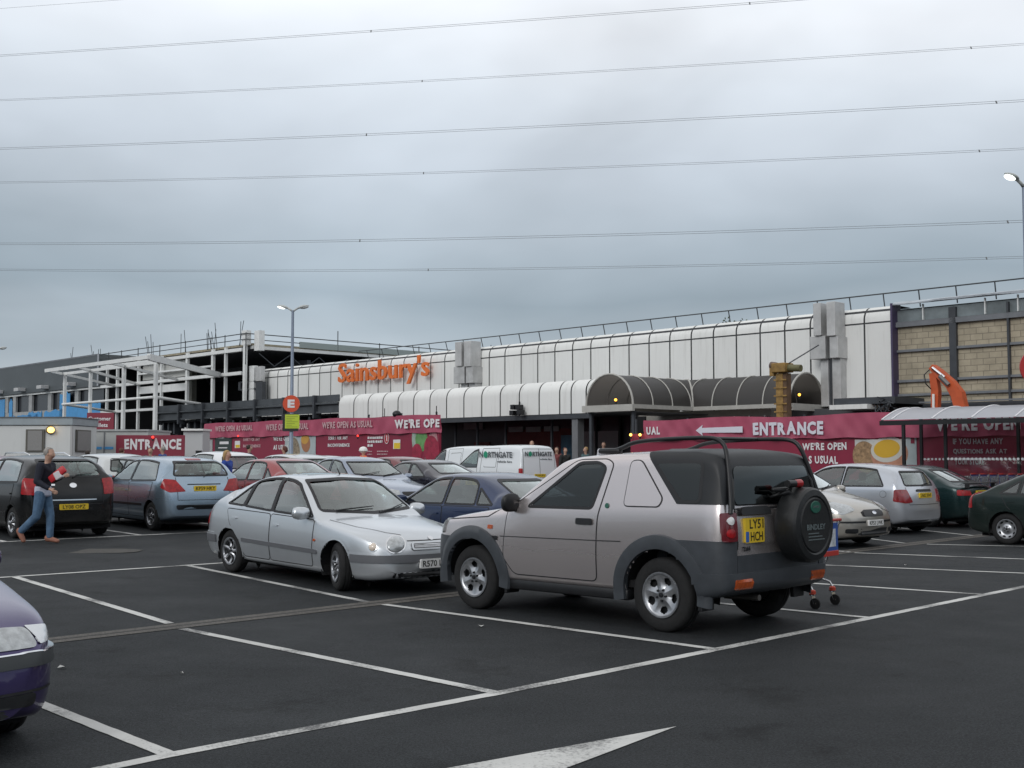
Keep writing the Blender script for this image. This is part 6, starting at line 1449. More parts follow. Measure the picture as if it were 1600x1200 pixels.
MB().box(wx(286), wx(316), .1, 1.2, -.2, wz(673)).build('wall', mat('unit_pale', (.50, .51, .515), .6), wu); MB().box(wx(284), wx(318), -.05, 1.3, wz(673), wz(670)).build('roof_edge', WHITE, wu); MB().box(wx(306), wx(315), .05, .099, -.2, wz(704)).build('opening', DARK, wu)
hazard('red lamp glowing above the left ENTRANCE board', WP(240, 684, 27.2) if False else AT(240, 43.9) + Vector((0, -.05, ZAT(685, 43.9) - AT(240, 43.9).z)), (1, .03, .02), .045, 3)

# ------------------------------------------------------------------ hoardings with banners (store coordinates)
def clothmat(name, col, nz=.12):
    m = mat(name, col, .65, var=nz, vscale=.7, bump=.4, bscale=5); return m
BAN = clothmat('banner_crimson', (.38, .072, .125)); BOARD = mat('hoarding_burgundy', (.235, .018, .046), .45, var=.10, vscale=.6)
def banner(x0, x1, t, z0, z1, n=90, seed=1, sag=.05):
    rr = random.Random(seed); ph = [rr.uniform(0, 6) for _ in range(6)]; V = []; m = 10
    for i in range(n + 1):
        x = x0 + (x1 - x0) * i / n
        for j in range(m + 1):
            f = j / m; a = x * 1.3; rip = .030 * sin(a * 2.1 + ph[0] + f * 2.5) + .022 * sin(a * 4.7 + ph[1] - f * 4) + .015 * sin(a * 9 + ph[2] + f * 7)
            zz = z0 + (z1 - z0) * f + (sag * (sin(a * .9 + ph[3]) * .5 - .3) * f) + .02 * sin(a * 3 + ph[4]) * (1 - f)
            V.append((x, t + rip * (1.2 - f * .6), zz))
    return MB().add(V, [(i * (m + 1) + j, (i + 1) * (m + 1) + j, (i + 1) * (m + 1) + j + 1, i * (m + 1) + j + 1) for i in range(n) for j in range(m)])
FADE = mat('faded_print', (.55, .36, .38), .7)
# left hoarding
TL = 31.5
hl = st_thing('site_hoarding', 'burgundy hoarding with faded lettering, apple picture and banner, left of the store entrance', 'hoarding', LX(510, TL), TL, .215, group='printed hoardings')
zL = ZB(690, 676, TL); zT = ZB(690, 647, TL)
MB().box(LX(326, TL), LX(688, TL), TL, TL + .06, .2, zL + .3).build('board', BOARD, hl)
banner(LX(323, TL), LX(692, TL), TL - .12, zL, zT, 120, 3).build('banner', BAN, hl, smooth=True, fix=False)
b = MB(); x = LX(326, TL)
while x < LX(690, TL): b.box(x, x + .06, TL + .08, TL + .14, .2, zT + .12); x += 2.4
b.build('prop', STEELD, hl)
def tx(txt, px0, px1, py0, py1, t, par, m=WH, bold=.03, wob=.05, lift=.01):
    """px0..px1 run of the words, py0 their foot and py1 their head at px0"""
    x0, x1 = LX(px0, t), LX(px1, t); z0 = ZB(px0, py0, t); h = ZB(px0, py1, t) - z0
    return lettering('lettering', txt, m, (x0, t, z0), (1, 0, 0), (0, 0, 1), width=x1 - x0, height=h, parent=par, bold=bold, wob=wob, lift=lift)
tb = TL - .19
for a, b_ in ((337, 395), (416, 482), (504, 582)): tx("WE'RE OPEN AS USUAL", a, b_, {337: 674.5, 416: 673, 504: 670}[a], {337: 665.5, 416: 662.5, 504: 659}[a], tb, hl, FADE)
tx("WE'RE OPE", 617, 687, 670, 655.5, tb, hl, WH, .045)
tk = TL - .01
tx('SORRY FOR ANY', 381, 407, 689.5, 684.5, tk, hl, FADE); tx('INCONVENIENCE', 381, 408, 699.5, 694.5, tk, hl, FADE)
tx("WE'RE OPEN", 428, 456, 689, 682, tk, hl); tx('AS USUAL', 428, 452, 703, 695, tk, hl)
tx('SORRY FOR ANY', 514, 544, 687.5, 682, tk, hl, MAT['lettering_white']); tx('INCONVENIENCE', 513, 547, 698.5, 693, tk, hl)
tx('BUNK Gin MAI', 575, 600, 686, 681, tk, hl, FADE) if False else None
for k, (a, b_, y0) in enumerate(((575, 599, 686), (575, 598, 692), (575, 583, 698), (575, 582, 706), (575, 582, 710.5), (590, 607, 706), (590, 606, 710.5))):
    x0, x1 = LX(a, tk), LX(b_, tk); z0 = ZB(a, y0, tk); rr = random.Random(k); b = MB(); x = x0
    while x < x1: w_ = rr.uniform(.05, .14); b.box(x, min(x + w_, x1), tk - .012, tk - .004, z0, z0 + (.115 if y0 < 700 else .05) * rr.uniform(.8, 1)); x += w_ + .035
    b.build('small_print', WH if y0 < 700 else FADE, hl)
def card(px0, px1, py0, py1, t, m, par, name='picture', th=.01):
    o = MB().box(LX(px0, t), LX(px1, t), t - th, t, ZB(px0, py0, t), ZB(px0, py1, t)).build(name, m, par); return o
def disc(par, px, py, t, rx, rz, m, name, tilt=0, th=.02, n=26):
    x, _, z = B(px, py, t); P_ = ell(x, z, rx, rz, n, tilt); return MB().prism(P_, lambda u, v: (u, t - th, v), lambda u, v: (u, t - th + .006, v)).build(name, m, par)
o = card(337, 363, 712, 680, tk, mat('notice_black', (.03, .045, .04), .5), hl, 'notice')
for a, b_, y0, y1 in ((338, 351, 685, 682), (344, 358, 694, 690), (342, 356, 700.5, 699), (338, 345, 707, 705)): card(a, b_, y0, y1, tk - .012, WH, o, 'notice_print', .004)
card(324.5, 333, 720, 687, tk, PALE, hl, 'pale_notice')
o = card(368, 376, 700, 689, tk, WH, hl, 'site_notice'); card(369, 375.5, 699.5, 695, tk - .011, PLY, o, 'yellow_band', .004)
o = card(615, 626, 701.5, 687, tk, WH, hl, 'site_notice'); card(616, 625.5, 701, 692, tk - .011, PLY, o, 'yellow_band', .004)
PB = mat('picture_pale', (.40, .45, .46), .5, var=.1)
o = card(446, 494, 720, 679, tk, PB, hl, 'food_picture'); disc(o, 461, 702, tk, .42, .62, mat('print_crumb', (.25, .20, .14), .6, var=.5, vscale=9), 'printed_loaf', .4, .014)
disc(o, 478, 692, tk, .38, .46, mat('print_brown', (.36, .16, .08), .5), 'printed_bun', .3, .018); disc(o, 477, 686, tk, .34, .24, mat('print_amber', (.55, .30, .06), .5), 'printed_filling', .1, .022)
RN = mat('red_ring', (.75, .65, .66), .5); o = disc(hl, 604.5, 684.5, tk, .17, .26, RN, 'round_sign', 0, .014); disc(o, 604.5, 684.5, tk, .14, .225, mat('red_ring_fill', (.42, .03, .04), .5), 'round_sign_face', 0, .019); card(604, 605.3, 689, 680, tk - .02, RN, o, 'round_sign_bar', .004)
APG = mat('print_apple_green', (.13, .30, .10), .45, var=.35, vscale=5); APR = mat('print_apple_red', (.30, .02, .05), .45, var=.4, vscale=4)
o = MB().box(LX(643, tk), LX(687, tk), tk - .006, tk, ZB(643, 722, tk), ZB(643, 678, tk)).build('fruit_picture', BOARD, hl)
disc(o, 651, 692, tk, .30, .62, mat('print_leaf_pale', (.34, .42, .36), .5, var=.3), 'printed_apple', .2, .010); disc(o, 659, 688, tk, .42, .48, APG, 'printed_apple', .2, .014); disc(o, 677, 688, tk, .30, .40, mat('print_pink', (.45, .22, .24), .5, var=.3), 'printed_apple', 0, .016)
disc(o, 675, 703, tk, .50, .62, APR, 'printed_cherry', .3, .020); disc(o, 652, 707, tk, .34, .38, APR, 'printed_cherry', 0, .022)
for px in range(610, 686, 9): card(px, px + 3.5, 721, 715, tk - .002, PALE, hl, 'printed_edge', .004)
for px, lab in ((372, 'red lamp glowing on the hoarding above the first yellow notice'), (559, 'red lamp glowing on the hoarding left of the round red sign')):
    hazard(lab, Vector(WP(px, 682.5, TL - .28)), (1, .03, .02), .045, 3)
hazard('amber lamp glowing above the roof of the off roader, left one of two', Vector(WP(985.5, 681.5, 32.8)), (1, .5, .08), .05, 5); hazard('amber lamp glowing above the roof of the off roader, right one of two', Vector(WP(1000, 681.5, 32.8)), (1, .5, .08), .05, 5)
# right hoarding
TR = 33.0
hr_ = st_thing('site_hoarding', 'burgundy hoarding under a crimson ENTRANCE banner with arrow, right of the store entrance', 'hoarding', LX(1200, TR), TR, .215, group='printed hoardings')
zt_ = ZB(1010, 655.5, TR); zb2 = ZB(1030, 688, TR)
MB().box(LX(985, TR), LX(1760, TR), TR, TR + .06, .2, zb2 + .25).build('board', BOARD, hr_)
banner(LX(1009, TR), LX(1760, TR), TR - .12, zb2, zt_, 150, 8, .07).build('banner', BAN, hr_, smooth=True, fix=False)
b = MB(); x = LX(990, TR)
while x < LX(1760, TR): b.box(x, x + .06, TR + .08, TR + .14, .2, zt_ + .02); x += 2.4
b.build('prop', STEELD, hr_)
tb = TR - .18
tx('UAL', 1010, 1031, 679.5, 667, tb, hr_, WH, .045, .03)
ENT = mat('lettering_lilac', (.66, .65, .72), .6)
tx('ENTRANCE', 1176, 1286, 681, 659.5, tb, hr_, ENT, .05, .05)
xq = lambda px: LX(px, tb); zq = lambda px, py: ZB(px, py, tb)
A0, A1 = xq(1087), xq(1160); zc_ = zq(1120, 672); P_ = [(A0, zc_), (A0 + .30, zc_ + .19), (A0 + .27, zc_ + .085), (A1, zc_ + .11), (A1, zc_ - .10), (A0 + .27, zc_ - .085), (A0 + .30, zc_ - .19)]
MB().prism(P_, lambda u, v: (u, tb - .012, v), lambda u, v: (u, tb - .004, v)).build('banner_arrow', ENT, hr_)
tx("WE'RE OPEN", 1462, 1594, 674, 652, tb, hr_, WH, .05, .04)
tk = TR - .01
tx("WE'RE OPEN", 1253, 1322, 703.5, 691.5, tk, hr_, WH, .035); tx('AS USUAL', 1254, 1308, 725, 712, tk, hr_, WH, .035)
tx('TO ALL', 995, 1100, 713, 697, tk, hr_, WH, .035) if False else None
o = card(1335, 1408, 728, 687, tk, mat('picture_cream', (.50, .50, .48), .5, var=.1), hr_, 'food_picture')
disc(o, 1352, 714, tk, .42, .50, mat('print_crumb2', (.30, .19, .10), .6, var=.5, vscale=9), 'printed_bun', .3, .014); disc(o, 1390, 710, tk, .62, .52, mat('print_ham', (.42, .20, .13), .5, var=.3, vscale=3), 'printed_bun', .2, .016)
disc(o, 1387, 702, tk, .56, .40, mat('print_white', (.55, .53, .48), .5), 'printed_egg', .15, .020); disc(o, 1386, 701, tk, .44, .28, mat('print_yolk', (.60, .36, .03), .45), 'printed_yolk', .12, .024)
o = card(1414, 1431, 728, 683, tk, PB, hr_, 'pale_panel'); card(1422, 1428, 693, 683, tk - .012, BOARD, o, 'panel_print', .004)
TXG = mat('lettering_grey', (.50, .47, .48), .6)
tx('IF YOU HAVE ANY', 1488, 1566, 694.5, 685, tk, hr_, TXG, .03); tx('QUESTIONS ASK AT', 1488, 1572, 710, 701, tk, hr_, TXG, .03); tx('YOUR STORE', 1490, 1536, 726, 717, tk, hr_, TXG, .03)

# ---- trolley shelter in front of the right hoarding
CL = glassmat('shelter_glass', (.90, .89, .89), .03, .5)
SHX, SHT, SHL, SHD = LX(1376, 30.4), 30.4, 10.0, 2.1
sh = st_thing('trolley_shelter', 'trolley shelter with a milky curved roof on black posts, dotted glass panels', 'shelter', SHX + 3, SHT + 1, .19)
z0 = ZB(1378, 661, SHT); b = MB(); nA = 12
POLY = mat('polycarbonate', (.66, .68, .73), .30, var=.05, vscale=2); 
def archz(f): return z0 + .06 + .44 * sin(f * pi * .5 * 1.0) ** .85 if f <= 1 else z0
A2 = [(i / nA, z0 + .06 + .40 * sin(pi * (.02 + .66 * i / nA))) for i in range(nA + 1)]
V = [(x, SHT + f * SHD, z) for x in (SHX, SHX + SHL) for f, z in A2]; n = nA + 1
_n = POLY.node_tree; _t = _n.nodes.new('ShaderNodeBsdfTranslucent'); _t.inputs[0].default_value = (.85, .87, .92, 1); _m = _n.nodes.new('ShaderNodeMixShader'); _m.inputs[0].default_value = .42
_n.links.new(_n.nodes['Principled BSDF'].outputs[0], _m.inputs[1]); _n.links.new(_t.outputs[0], _m.inputs[2]); _n.links.new(_m.outputs[0], _n.nodes['Material Output'].inputs[0])
MB().add(V, [(i, i + 1, n + i + 1, n + i) for i in range(nA)]).build('roof_sheet', POLY, sh, smooth=True, fix=False)
rb = mat('roof_rib_white', (.74, .74, .76), .4)
for px in (1377, 1392, 1455, 1517, 1585, 1655): x = LX(px, SHT); MB().path([(x + .01, SHT + f * SHD, z + .012) for f, z in A2], .022, 6).build('roof_rib', rb, sh, smooth=True)
b.box(SHX - .02, SHX + SHL, SHT - .05, SHT + .03, z0 - .07, z0 + .06); b.box(SHX - .02, SHX + SHL, SHT + SHD - .03, SHT + SHD + .05, A2[-1][1] - .14, A2[-1][1]); b.build('beam', BLACK, sh)
MB().path([(SHX + .02, SHT + f * SHD, z - .03) for f, z in A2], .02, 6).build('end_rib', BLACK, sh)
for x, t in ((LX(1411, SHT), SHT), (LX(1475, SHT + .9), SHT + .95), (SHX + .15, SHT + SHD), (LX(1590, SHT + SHD), SHT + SHD), (SHX + 4.2, SHT + SHD), (SHX + 7.5, SHT)):
    MB().box(x - .04, x + .04, t - .04, t + .04, .0, (z0 if t == SHT else A2[-1][1] - .06 if t > SHT + 1.5 else z0 + .40)).build('post', BLACK, sh)
for a, b_, t, nm in ((SHX + .2, SHX + SHL, SHT + SHD, 'rear'), (LX(1478, SHT + .95), SHX + SHL, SHT + .95, 'inner')):
    MB().add([(a, t, .35), (b_, t, .35), (b_, t, z0 - .1), (a, t, z0 - .1)], [(0, 1, 2, 3)]).build('glass_panel', CL, sh, fix=False)
DOT = mat('dot_white', (.62, .62, .64), .6); b = MB(); x = SHX + .25; zd2 = ZB(1500, 717.5, SHT + SHD)
while x < SHX + SHL: b.prism(ell(x, zd2, .034, .034, 12), lambda u, v: (u, SHT + SHD - .012, v), lambda u, v: (u, SHT + SHD - .006, v)); x += .115
b.build('dot_row', DOT, sh)
b = MB(); x = LX(1480, SHT + .95); zd2 = ZB(1540, 717, SHT + .95)
while x < SHX + SHL: b.prism(ell(x, zd2, .036, .036, 12), lambda u, v: (u, SHT + .938, v), lambda u, v: (u, SHT + .944, v)); x += .115
b.build('dot_row', DOT, sh)
MB().box(SHX + .1, SHX + SHL, SHT + SHD - .02, SHT + SHD + .02, .3, .36).build('kick_rail', BLACK, sh)

# ------------------------------------------------------------------ excavator behind the hoarding
te = 36.0; ORG = mat('excavator_orange', (.55, .10, .03), .45, var=.2, vscale=2)
xv = st_thing('excavator', 'orange excavator with folded boom showing above the trolley shelter', 'excavator', LX(1505, te), te, .215)
q = lambda px, py, dt=0: (B(px, py, te)[0], te + dt, B(px, py, te)[2])
def tbeam(pts, wds, w_, m, name):
    V = []; Fs = []
    for i, p in enumerate(pts):
        p = Vector(p); a = Vector(pts[max(0, i - 1)]); b_ = Vector(pts[min(len(pts) - 1, i + 1)]); d = (b_ - a).normalized(); n_ = Vector((-d.z, 0, d.x)) * wds[i] / 2
        for s in (-1, 1):
            for t in (-1, 1): V.append(p + n_ * s + Vector((0, w_ / 2 * t, 0)))
    for i in range(len(pts) - 1):
        a = i * 4; b_ = a + 4; Fs += [(a, a + 1, b_ + 1, b_), (a + 2, b_ + 2, b_ + 3, a + 3), (a, b_, b_ + 2, a + 2), (a + 1, a + 3, b_ + 3, b_ + 1)]
    Fs += [(0, 2, 3, 1), (len(V) - 4, len(V) - 3, len(V) - 1, len(V) - 2)]; return MB().add(V, Fs).build(name, m, xv)
tbeam([q(1457, 573), q(1468, 583), q(1486, 600), q(1497, 616), q(1503, 640), q(1508, 690)], [.18, .26, .31, .38, .36, .34], .30, ORG, 'boom')
tbeam([q(1459, 583), q(1463, 610), q(1462, 650)], [.22, .25, .22], .24, ORG, 'stick')
MB().path([q(1461, 575, -.2), q(1480, 590, -.2)], .05, 8).build('hydraulic_ram', CHROME, xv); MB().path([q(1474, 588, -.26), q(1488, 602, -.26)], .075, 8).build('ram_cylinder', mat('ram_grey', (.12, .12, .12), .4), xv)
MB().path([q(1457, 578, -.2), q(1451, 586, -.3), q(1452, 600, -.25), q(1459, 608, -.2)], .02, 6).build('hose', BLACK, xv, smooth=True)
MB().path([q(1463, 616, -.2), q(1463, 650, -.2)], .045, 8).build('hydraulic_ram', WHITE, xv)
xb_ = LX(1512, te); MB().bbox(xb_ - .5, xb_ + 2.4, te - .6, te + 1.4, 1.0, 2.0, .08).build('engine_housing', ORG, xv); MB().bbox(xb_ - .5, xb_ + .7, te + .45, te + 1.4, 2.0, 2.75, .1).build('cab', BLACK, xv)
for t in (-.6, 1.0):
    k = MB(); k.prism(rnd([(xb_ - .9, .22), (xb_ + 2.2, .22), (xb_ + 2.4, .95), (xb_ - 1.1, .95)], .4, 8), lambda u, v: (u, te + t, v), lambda u, v: (u, te + t + .5, v)); k.build('track', BLACK, xv)
MB().bbox(LX(1456, te), LX(1472, te), te - .3, te + .3, .4, 1.2, .1).build('bucket', STEELD, xv)

# ------------------------------------------------------------------ lamp columns and location signs
LGL = mat('street_lamp_glow', (.9, .95, .9), .3, emit=(.95, 1.0, .93), es=2.2); COLG = mat('column_galvanised', (.22, .26, .33), .5, metal=.3, var=.12); HEADM = mat('lamp_head_grey', (.45, .47, .46), .4)
def lamp_column(label, X_, Y_, H_, lit, arms=((-1, 0), (1, 0)), r=.062, col=COLG):
    z = gxy(X_, Y_); o = thing('street_lamp', label, 'street lamp', (X_, Y_, z), group='twin headed lamp columns')
    MB().path([(0, 0, 0), (0, 0, .9), (0, 0, .95), (0, 0, H_ - z)], [r * 1.5, r * 1.5, r, r * .62], 14).build('column', col, o, smooth=40)
    for i, (ax, ay) in enumerate(arms):
        d = Vector((ax, ay, 0)).normalized(); h = H_ - z
        a = MB(); a.path([Vector((0, 0, h - .05)), Vector((0, 0, h + .02)) + d * .08, Vector((0, 0, h + .09)) + d * .2], .035, 8).build('arm', HEADM, o, smooth=True)
        V = []; Fs = []; n = 14; k_ = 10; side = Vector((-d.y, d.x, 0))
        for j in range(k_ + 1):
            f = j / k_; rr_ = max(.01, sin(pi * f ** .8)) ** .7
            for kk in range(n):
                an = 2 * pi * kk / n; V.append(Vector((0, 0, h + .08 + .10 * f)) + d * (.16 + .42 * f) + side * (.105 * rr_ * cos(an)) + Vector((0, 0, 1)) * (.055 * rr_ * sin(an) * (1.3 if sin(an) > 0 else .8)))
        for j in range(k_):
            for kk in range(n): Fs.append((j * n + kk, j * n + (kk + 1) % n, (j + 1) * n + (kk + 1) % n, (j + 1) * n + kk))
        hd = MB().add(V, Fs).build('lamp_head', HEADM, o, smooth=50)
        c0 = Vector((0, 0, h + .08 + .06 - .035)) + d * .42; b = MB(); b.ball((0, 0, 0), 1, 14, 8, (.15, .085, .045)); ang = atan2(d.y, d.x)
        b.xf(Matrix.Translation(c0) @ Matrix.Rotation(ang, 4, 'Z') @ Matrix.Rotation(radians(-13), 4, 'Y')); b.build('bowl', LGL if i in lit else mat('bowl_clear', (.5, .52, .52), .2), hd, smooth=True)
    return o
XE_, YE_ = (455.5 - 800) / F * 41, 41.0
lamp_column('twin headed street lamp behind the round E sign, its left head lit', XE_, YE_, 1.7 + 228 / F * YE_, (0,), ((-1, .1), (1, .1)), .075)
XR_, YR_ = (1609.5 - 800) / F * 24, 24.0
lamp_column('street lamp at the right edge of the photo, lit head seen from below', XR_, YR_, 1.7 + 428 / F * YR_, (0,), ((-.95, -.5), (.8, .6)), .055)
lamp_column('street lamp cut off by the left edge of the photo, only a head tip showing', (-11 - 800) / F * 58, 58, 7.0, (), ((1, .1), (-1, .1)))
SO = mat('sign_disc_orange', (.62, .075, .025), .4); YG = mat('notice_yellow_green', (.48, .60, .04), .5)
def loc_sign(label, X_, Y_, zc, r, letter, board=True, back=BLACK, disc=SO, grp='round location signs on the lamp columns', yaw=0):
    z = gxy(X_, Y_); o = thing('location_sign', label, 'sign', (X_, Y_ - .10, z), yaw, group=grp)
    b = MB().lathe([(.001, 0), (r, 0), (r, .04), (.001, .04)], 40, 'Y', (0, 0, zc - z)).build('disc', disc, o, smooth=30)
    if letter: lettering('sign_letter', letter, WH, (-r * .42, -.0, zc - z - r * .48), (1, 0, 0), (0, 0, 1), width=r * .84, height=r * .96, parent=o, bold=.055, ext=.004, lift=.008)
    if board:
        h0, h1 = zc - z - 1.67 * r * 1.75, zc - z - 1.22 * r; w_ = r * .86
        MB().box(-w_ - .04, w_, .0, .05, h0 - .10, h1).build('back_board', back, o); k = MB().box(-w_ + .05, w_ + .04, -.015, -.002, h0, h1 - .02).build('notice', YG, o)
        for i in range(7): MB().box(-w_ + .10, w_ - .02 - .1 * (i % 3), -.02, -.0155, h1 - .10 - i * (h1 - h0) / 8.4, h1 - .085 - i * (h1 - h0) / 8.4).build('notice_line', mat('line_olive', (.22, .26, .03), .6), k)
    return o
loc_sign('round orange sign with a white E above a yellow-green notice', XE_, YE_, ZAT(631, YE_), 13.2 / F * YE_, 'E')
oo = loc_sign('red sign disc above a blue panel, cut by the right edge of the photo', (1622 - 800) / F * 23.8, 23.8, ZAT(574, 23.8), 29 / F * 23.8, '', board=False, disc=mat('sign_red', (.42, .03, .03), .4))
zz = oo.location.z; MB().box(-.26, .3, .0, .05, ZAT(655, 23.8) - zz, ZAT(610, 23.8) - zz).build('blue_panel', mat('sign_blue', (.02, .04, .20), .4), oo)
for sx in (-.22,): MB().box(-.02, .02, .05, .09, ZAT(655, 23.8) - zz - .0, ZAT(560, 23.8) - zz).build('fixing', STEELD, oo)

# ------------------------------------------------------------------ overhead power lines: two circuits of twin conductors
WIRE = mat('conductor', (.14, .145, .15), .5, metal=.4)
d_ = Vector((-.967, .256))
def wirept(px, py, Y0):
    k = (px - 800) / F; a = (k * Y0) / (d_.x - k * d_.y); x, y = d_.x * a, Y0 + d_.y * a; r = ray(px, py); return Vector((x, y, 1.7 + r[2] * y / r[1]))
for Y0, ys, spx, tw, lab in ((90, (86, 33, -27), (575, 1180), 1, 'second overhead line from the top of the sky, twin wires'), (105, (156, 119, 70), (657, 1532), 1, 'third overhead line from the top of the sky, twin wires'),
                        (90, (232, 200, 158), (569, 1570), 1, 'fourth overhead line from the top of the sky, twin wires'), (105, (285, 266, 233), (660, 1541), 1, 'fifth overhead line from the top of the sky, twin wires'),
                        (90, (381, 371, 346), (560, 1583), 1, 'second lowest overhead line, twin wires'), (105, (421.5, 420, 402), (668, 1548), 1, 'lowest overhead line, just above the roofs'), (97, (12, -44, -100), (), 0, 'thin single earth wire crossing the top left corner of the sky')):
    P3 = [wirept(px, py, Y0) for px, py in zip((0, 800, 1600), ys)]; o = thing('power_line', lab, 'power line', (P3[1].x, P3[1].y, 0), group='overhead power lines'); o0 = Vector((P3[1].x, P3[1].y, 0))
    def cur(px):                                       # quadratic through the three surveyed points
        p = wirept(px, 0, Y0); t = (p.x - P3[0].x) / (P3[2].x - P3[0].x); tm_ = (P3[1].x - P3[0].x) / (P3[2].x - P3[0].x)
        z = P3[0].z * (t - tm_) * (t - 1) / (tm_) + P3[1].z * t * (t - 1) / (tm_ * (tm_ - 1)) + P3[2].z * t * (t - tm_) / (1 - tm_); return Vector((p.x, p.y, z)) - o0
    for dz in ((-.085, .085) if tw else (0,)): MB().path([cur(px) + Vector((0, dz * .6, dz)) for px in range(-400, 2001, 60)], .013 if tw else .011, 5, cap=False).build('conductor', WIRE, o, smooth=True)
    for px in spx: p = cur(px); MB().beam(p + Vector((0, -.08, -.11)), p + Vector((0, .08, .11)), .09, .05).build('spacer', WIRE, o)

# ------------------------------------------------------------------ tree behind the roof
def tree(label, px, Y, ztop, rx, rz):
    c0 = AT(px, Y); o = thing('tree', label, 'tree', c0); bk = mat('bark', (.06, .05, .04), .9, var=.3)
    b = MB(); b.path([(0, 0, 0), (.1, 0, (ztop - rz * 2) * .6), (0, .1, ztop - rz)], [.35, .25, .12], 10)
    rr = random.Random(5)
    for i in range(7): a = rr.uniform(0, 6.28); b.path([(0, 0, ztop - rz * 2.2), (cos(a) * rx * .4, sin(a) * rx * .4, ztop - rz * 1.3), (cos(a) * rx * .7, sin(a) * rx * .7, ztop - rz * .8)], [.12, .07, .03], 6)
    b.build('trunk', bk, o, smooth=True); V = []; Fs = []
    for i in range(5200):
        cl_ = rr.randrange(26); r2 = random.Random(cl_); cx_, cy_, cz_ = r2.uniform(-1, 1) * rx * .75, r2.uniform(-1, 1) * rx * .75, ztop - rz + r2.uniform(-.9, .72) * rz
        p = Vector((cx_ + rr.gauss(0, rx * .17), cy_ + rr.gauss(0, rx * .17), min(ztop, cz_ + rr.gauss(0, rz * .14)))); u = Vector((rr.gauss(0, 1), rr.gauss(0, 1), rr.gauss(0, 1))).normalized() * .16; v = u.cross(Vector((rr.random(), rr.random(), rr.random()))).normalized() * .10
        k = len(V); V += [p - u, p + v, p + u, p - v]; Fs.append((k, k + 1, k + 2, k + 3))
    MB().add(V, Fs).build('crown', mat('leaf_green', (.055, .075, .03), .7, var=.4, vscale=1.0), o, fix=False)
tree('tree top just showing above the middle of the store roof', 1158, 118, ZAT(495.5, 118), 5.5, 4.2)

# floodlight cluster on the canopy, aerial bits on hoarding
fl = st_thing('floodlight', 'small dark pair of floodlights and cameras on the lower canopy above the vans', 'floodlight', LX(811, TC - .2), TC - .2, 3.6)
for px, py in ((806, 636), (814, 636), (804.5, 645), (816, 644)): x, _, z = B(px, py, TC - .2); MB().bbox(x - .12, x + .12, TC - .45, TC - .15, z - .12, z + .10, .02).build('lamp_housing', BLACK, fl)
x, _, z = B(811, 645, TC - .2); MB().box(x - .03, x + .03, TC - .2, TC - .14, z - .15, z + .5).build('bracket', BLACK, fl)
cc = st_thing('hoarding_camera', 'dark domed camera and aerials on top of the left hoarding', 'camera', LX(620, TL), TL, ZB(620, 651, TL))
x, _, z = B(620, 647, TL); MB().ball((x, TL, z), .2, 12, 8, (1, 1, .8)).build('dome', BLACK, cc, smooth=True); MB().box(LX(598, TL), LX(618, TL), TL - .04, TL + .06, z - .18, z - .08).build('cross_bar', BLACK, cc)
for px in (601, 682): x = LX(px, TL); MB().path([(x, TL, z - .2), (x, TL, z + .28)], .02, 5).build('aerial', BLACK, cc)

# ------------------------------------------------------------------ shopping trolley behind the off roader
CH = mat('trolley_wire', (.60, .61, .62), .25, metal=.8)
nr_ = G(1270, 951); hd = radians(139); fw = Vector((cos(hd), sin(hd), 0)); lf = Vector((-sin(hd), cos(hd), 0))
base = nr_ + fw * .36 - lf * .25                                 # the near rear castor is the left one
tr_ = thing('shopping_trolley', 'wire shopping trolley with a blue and red handle panel, behind the off roader', 'trolley', (base.x, base.y, gxy(base.x, base.y)), hd)
def cast(x, y):
    e = MB().lathe([(.012, -.014), (.058, -.014), (.062, -.006), (.062, .006), (.058, .014), (.012, .014)], 18, 'Y', (x - .03, y, .062)).build('castor', RUBBER, tr_, smooth=40)
    b = MB(); 
    for s in (-.022, .022): b.beam((x - .03, y + s, .06), (x, y + s, .155), .006, .04)
    b.box(x - .03, x + .03, y - .026, y + .026, .15, .165); b.build('fork', CHROME, e); MB().lathe([(.001, .165), (.036, .165), (.036, .20), (.02, .215), (.001, .215)], 14, 'Z', (x, y, 0)).build('collar', mat('collar_red', (.50, .06, .03), .4), e, smooth=40)
for x, y in ((-.36, .25), (-.36, -.25), (.42, .15), (.42, -.15)): cast(x, y)
b = MB(); F1 = [(-.36, .25, .21), (-.33, .25, .26), (-.20, .235, .30), (.30, .19, .30), (.40, .15, .26), (.42, .15, .21)]
for s in (1, -1): b.path([(x, y * s, z) for x, y, z in F1], .013, 8)
b.path([(-.18, -.23, .30), (-.18, .23, .30)], .011, 8); b.path([(.34, -.17, .285), (.34, .17, .285)], .011, 8)
for s in (1, -1): b.path([(-.20, s * .235, .30), (-.34, s * .26, .62), (-.44, s * .27, .93), (-.46, s * .27, .98)], .012, 8); b.path([(.30, s * .19, .30), (.10, s * .22, .42), (-.26, s * .25, .50)], .010, 8)
b.build('frame', CH, tr_, smooth=50)
def grid_wire(cor, nu, nv, r, name):
    a, b_, c_, d = [Vector(p) for p in cor]; k = MB()
    for i in range(nu + 1): f = i / nu; k.path([a.lerp(b_, f), d.lerp(c_, f)], r if 0 < i < nu else .006, 5, cap=False)
    for j in range(nv + 1): f = j / nv; k.path([a.lerp(d, f), b_.lerp(c_, f)], r if 0 < j < nv else .006, 5, cap=False)
    k.build(name, CH, tr_)
Rb_, Fb_, Rt, Ft = (-.30, .24, .50), (.42, .17, .58), (-.38, .27, .92), (.50, .21, .86); mi_ = lambda p: (p[0], -p[1], p[2])
grid_wire((Rb_, Fb_, Ft, Rt), 16, 8, .0022, 'basket_side'); grid_wire((mi_(Rb_), mi_(Fb_), mi_(Ft), mi_(Rt)), 16, 8, .0022, 'basket_side')
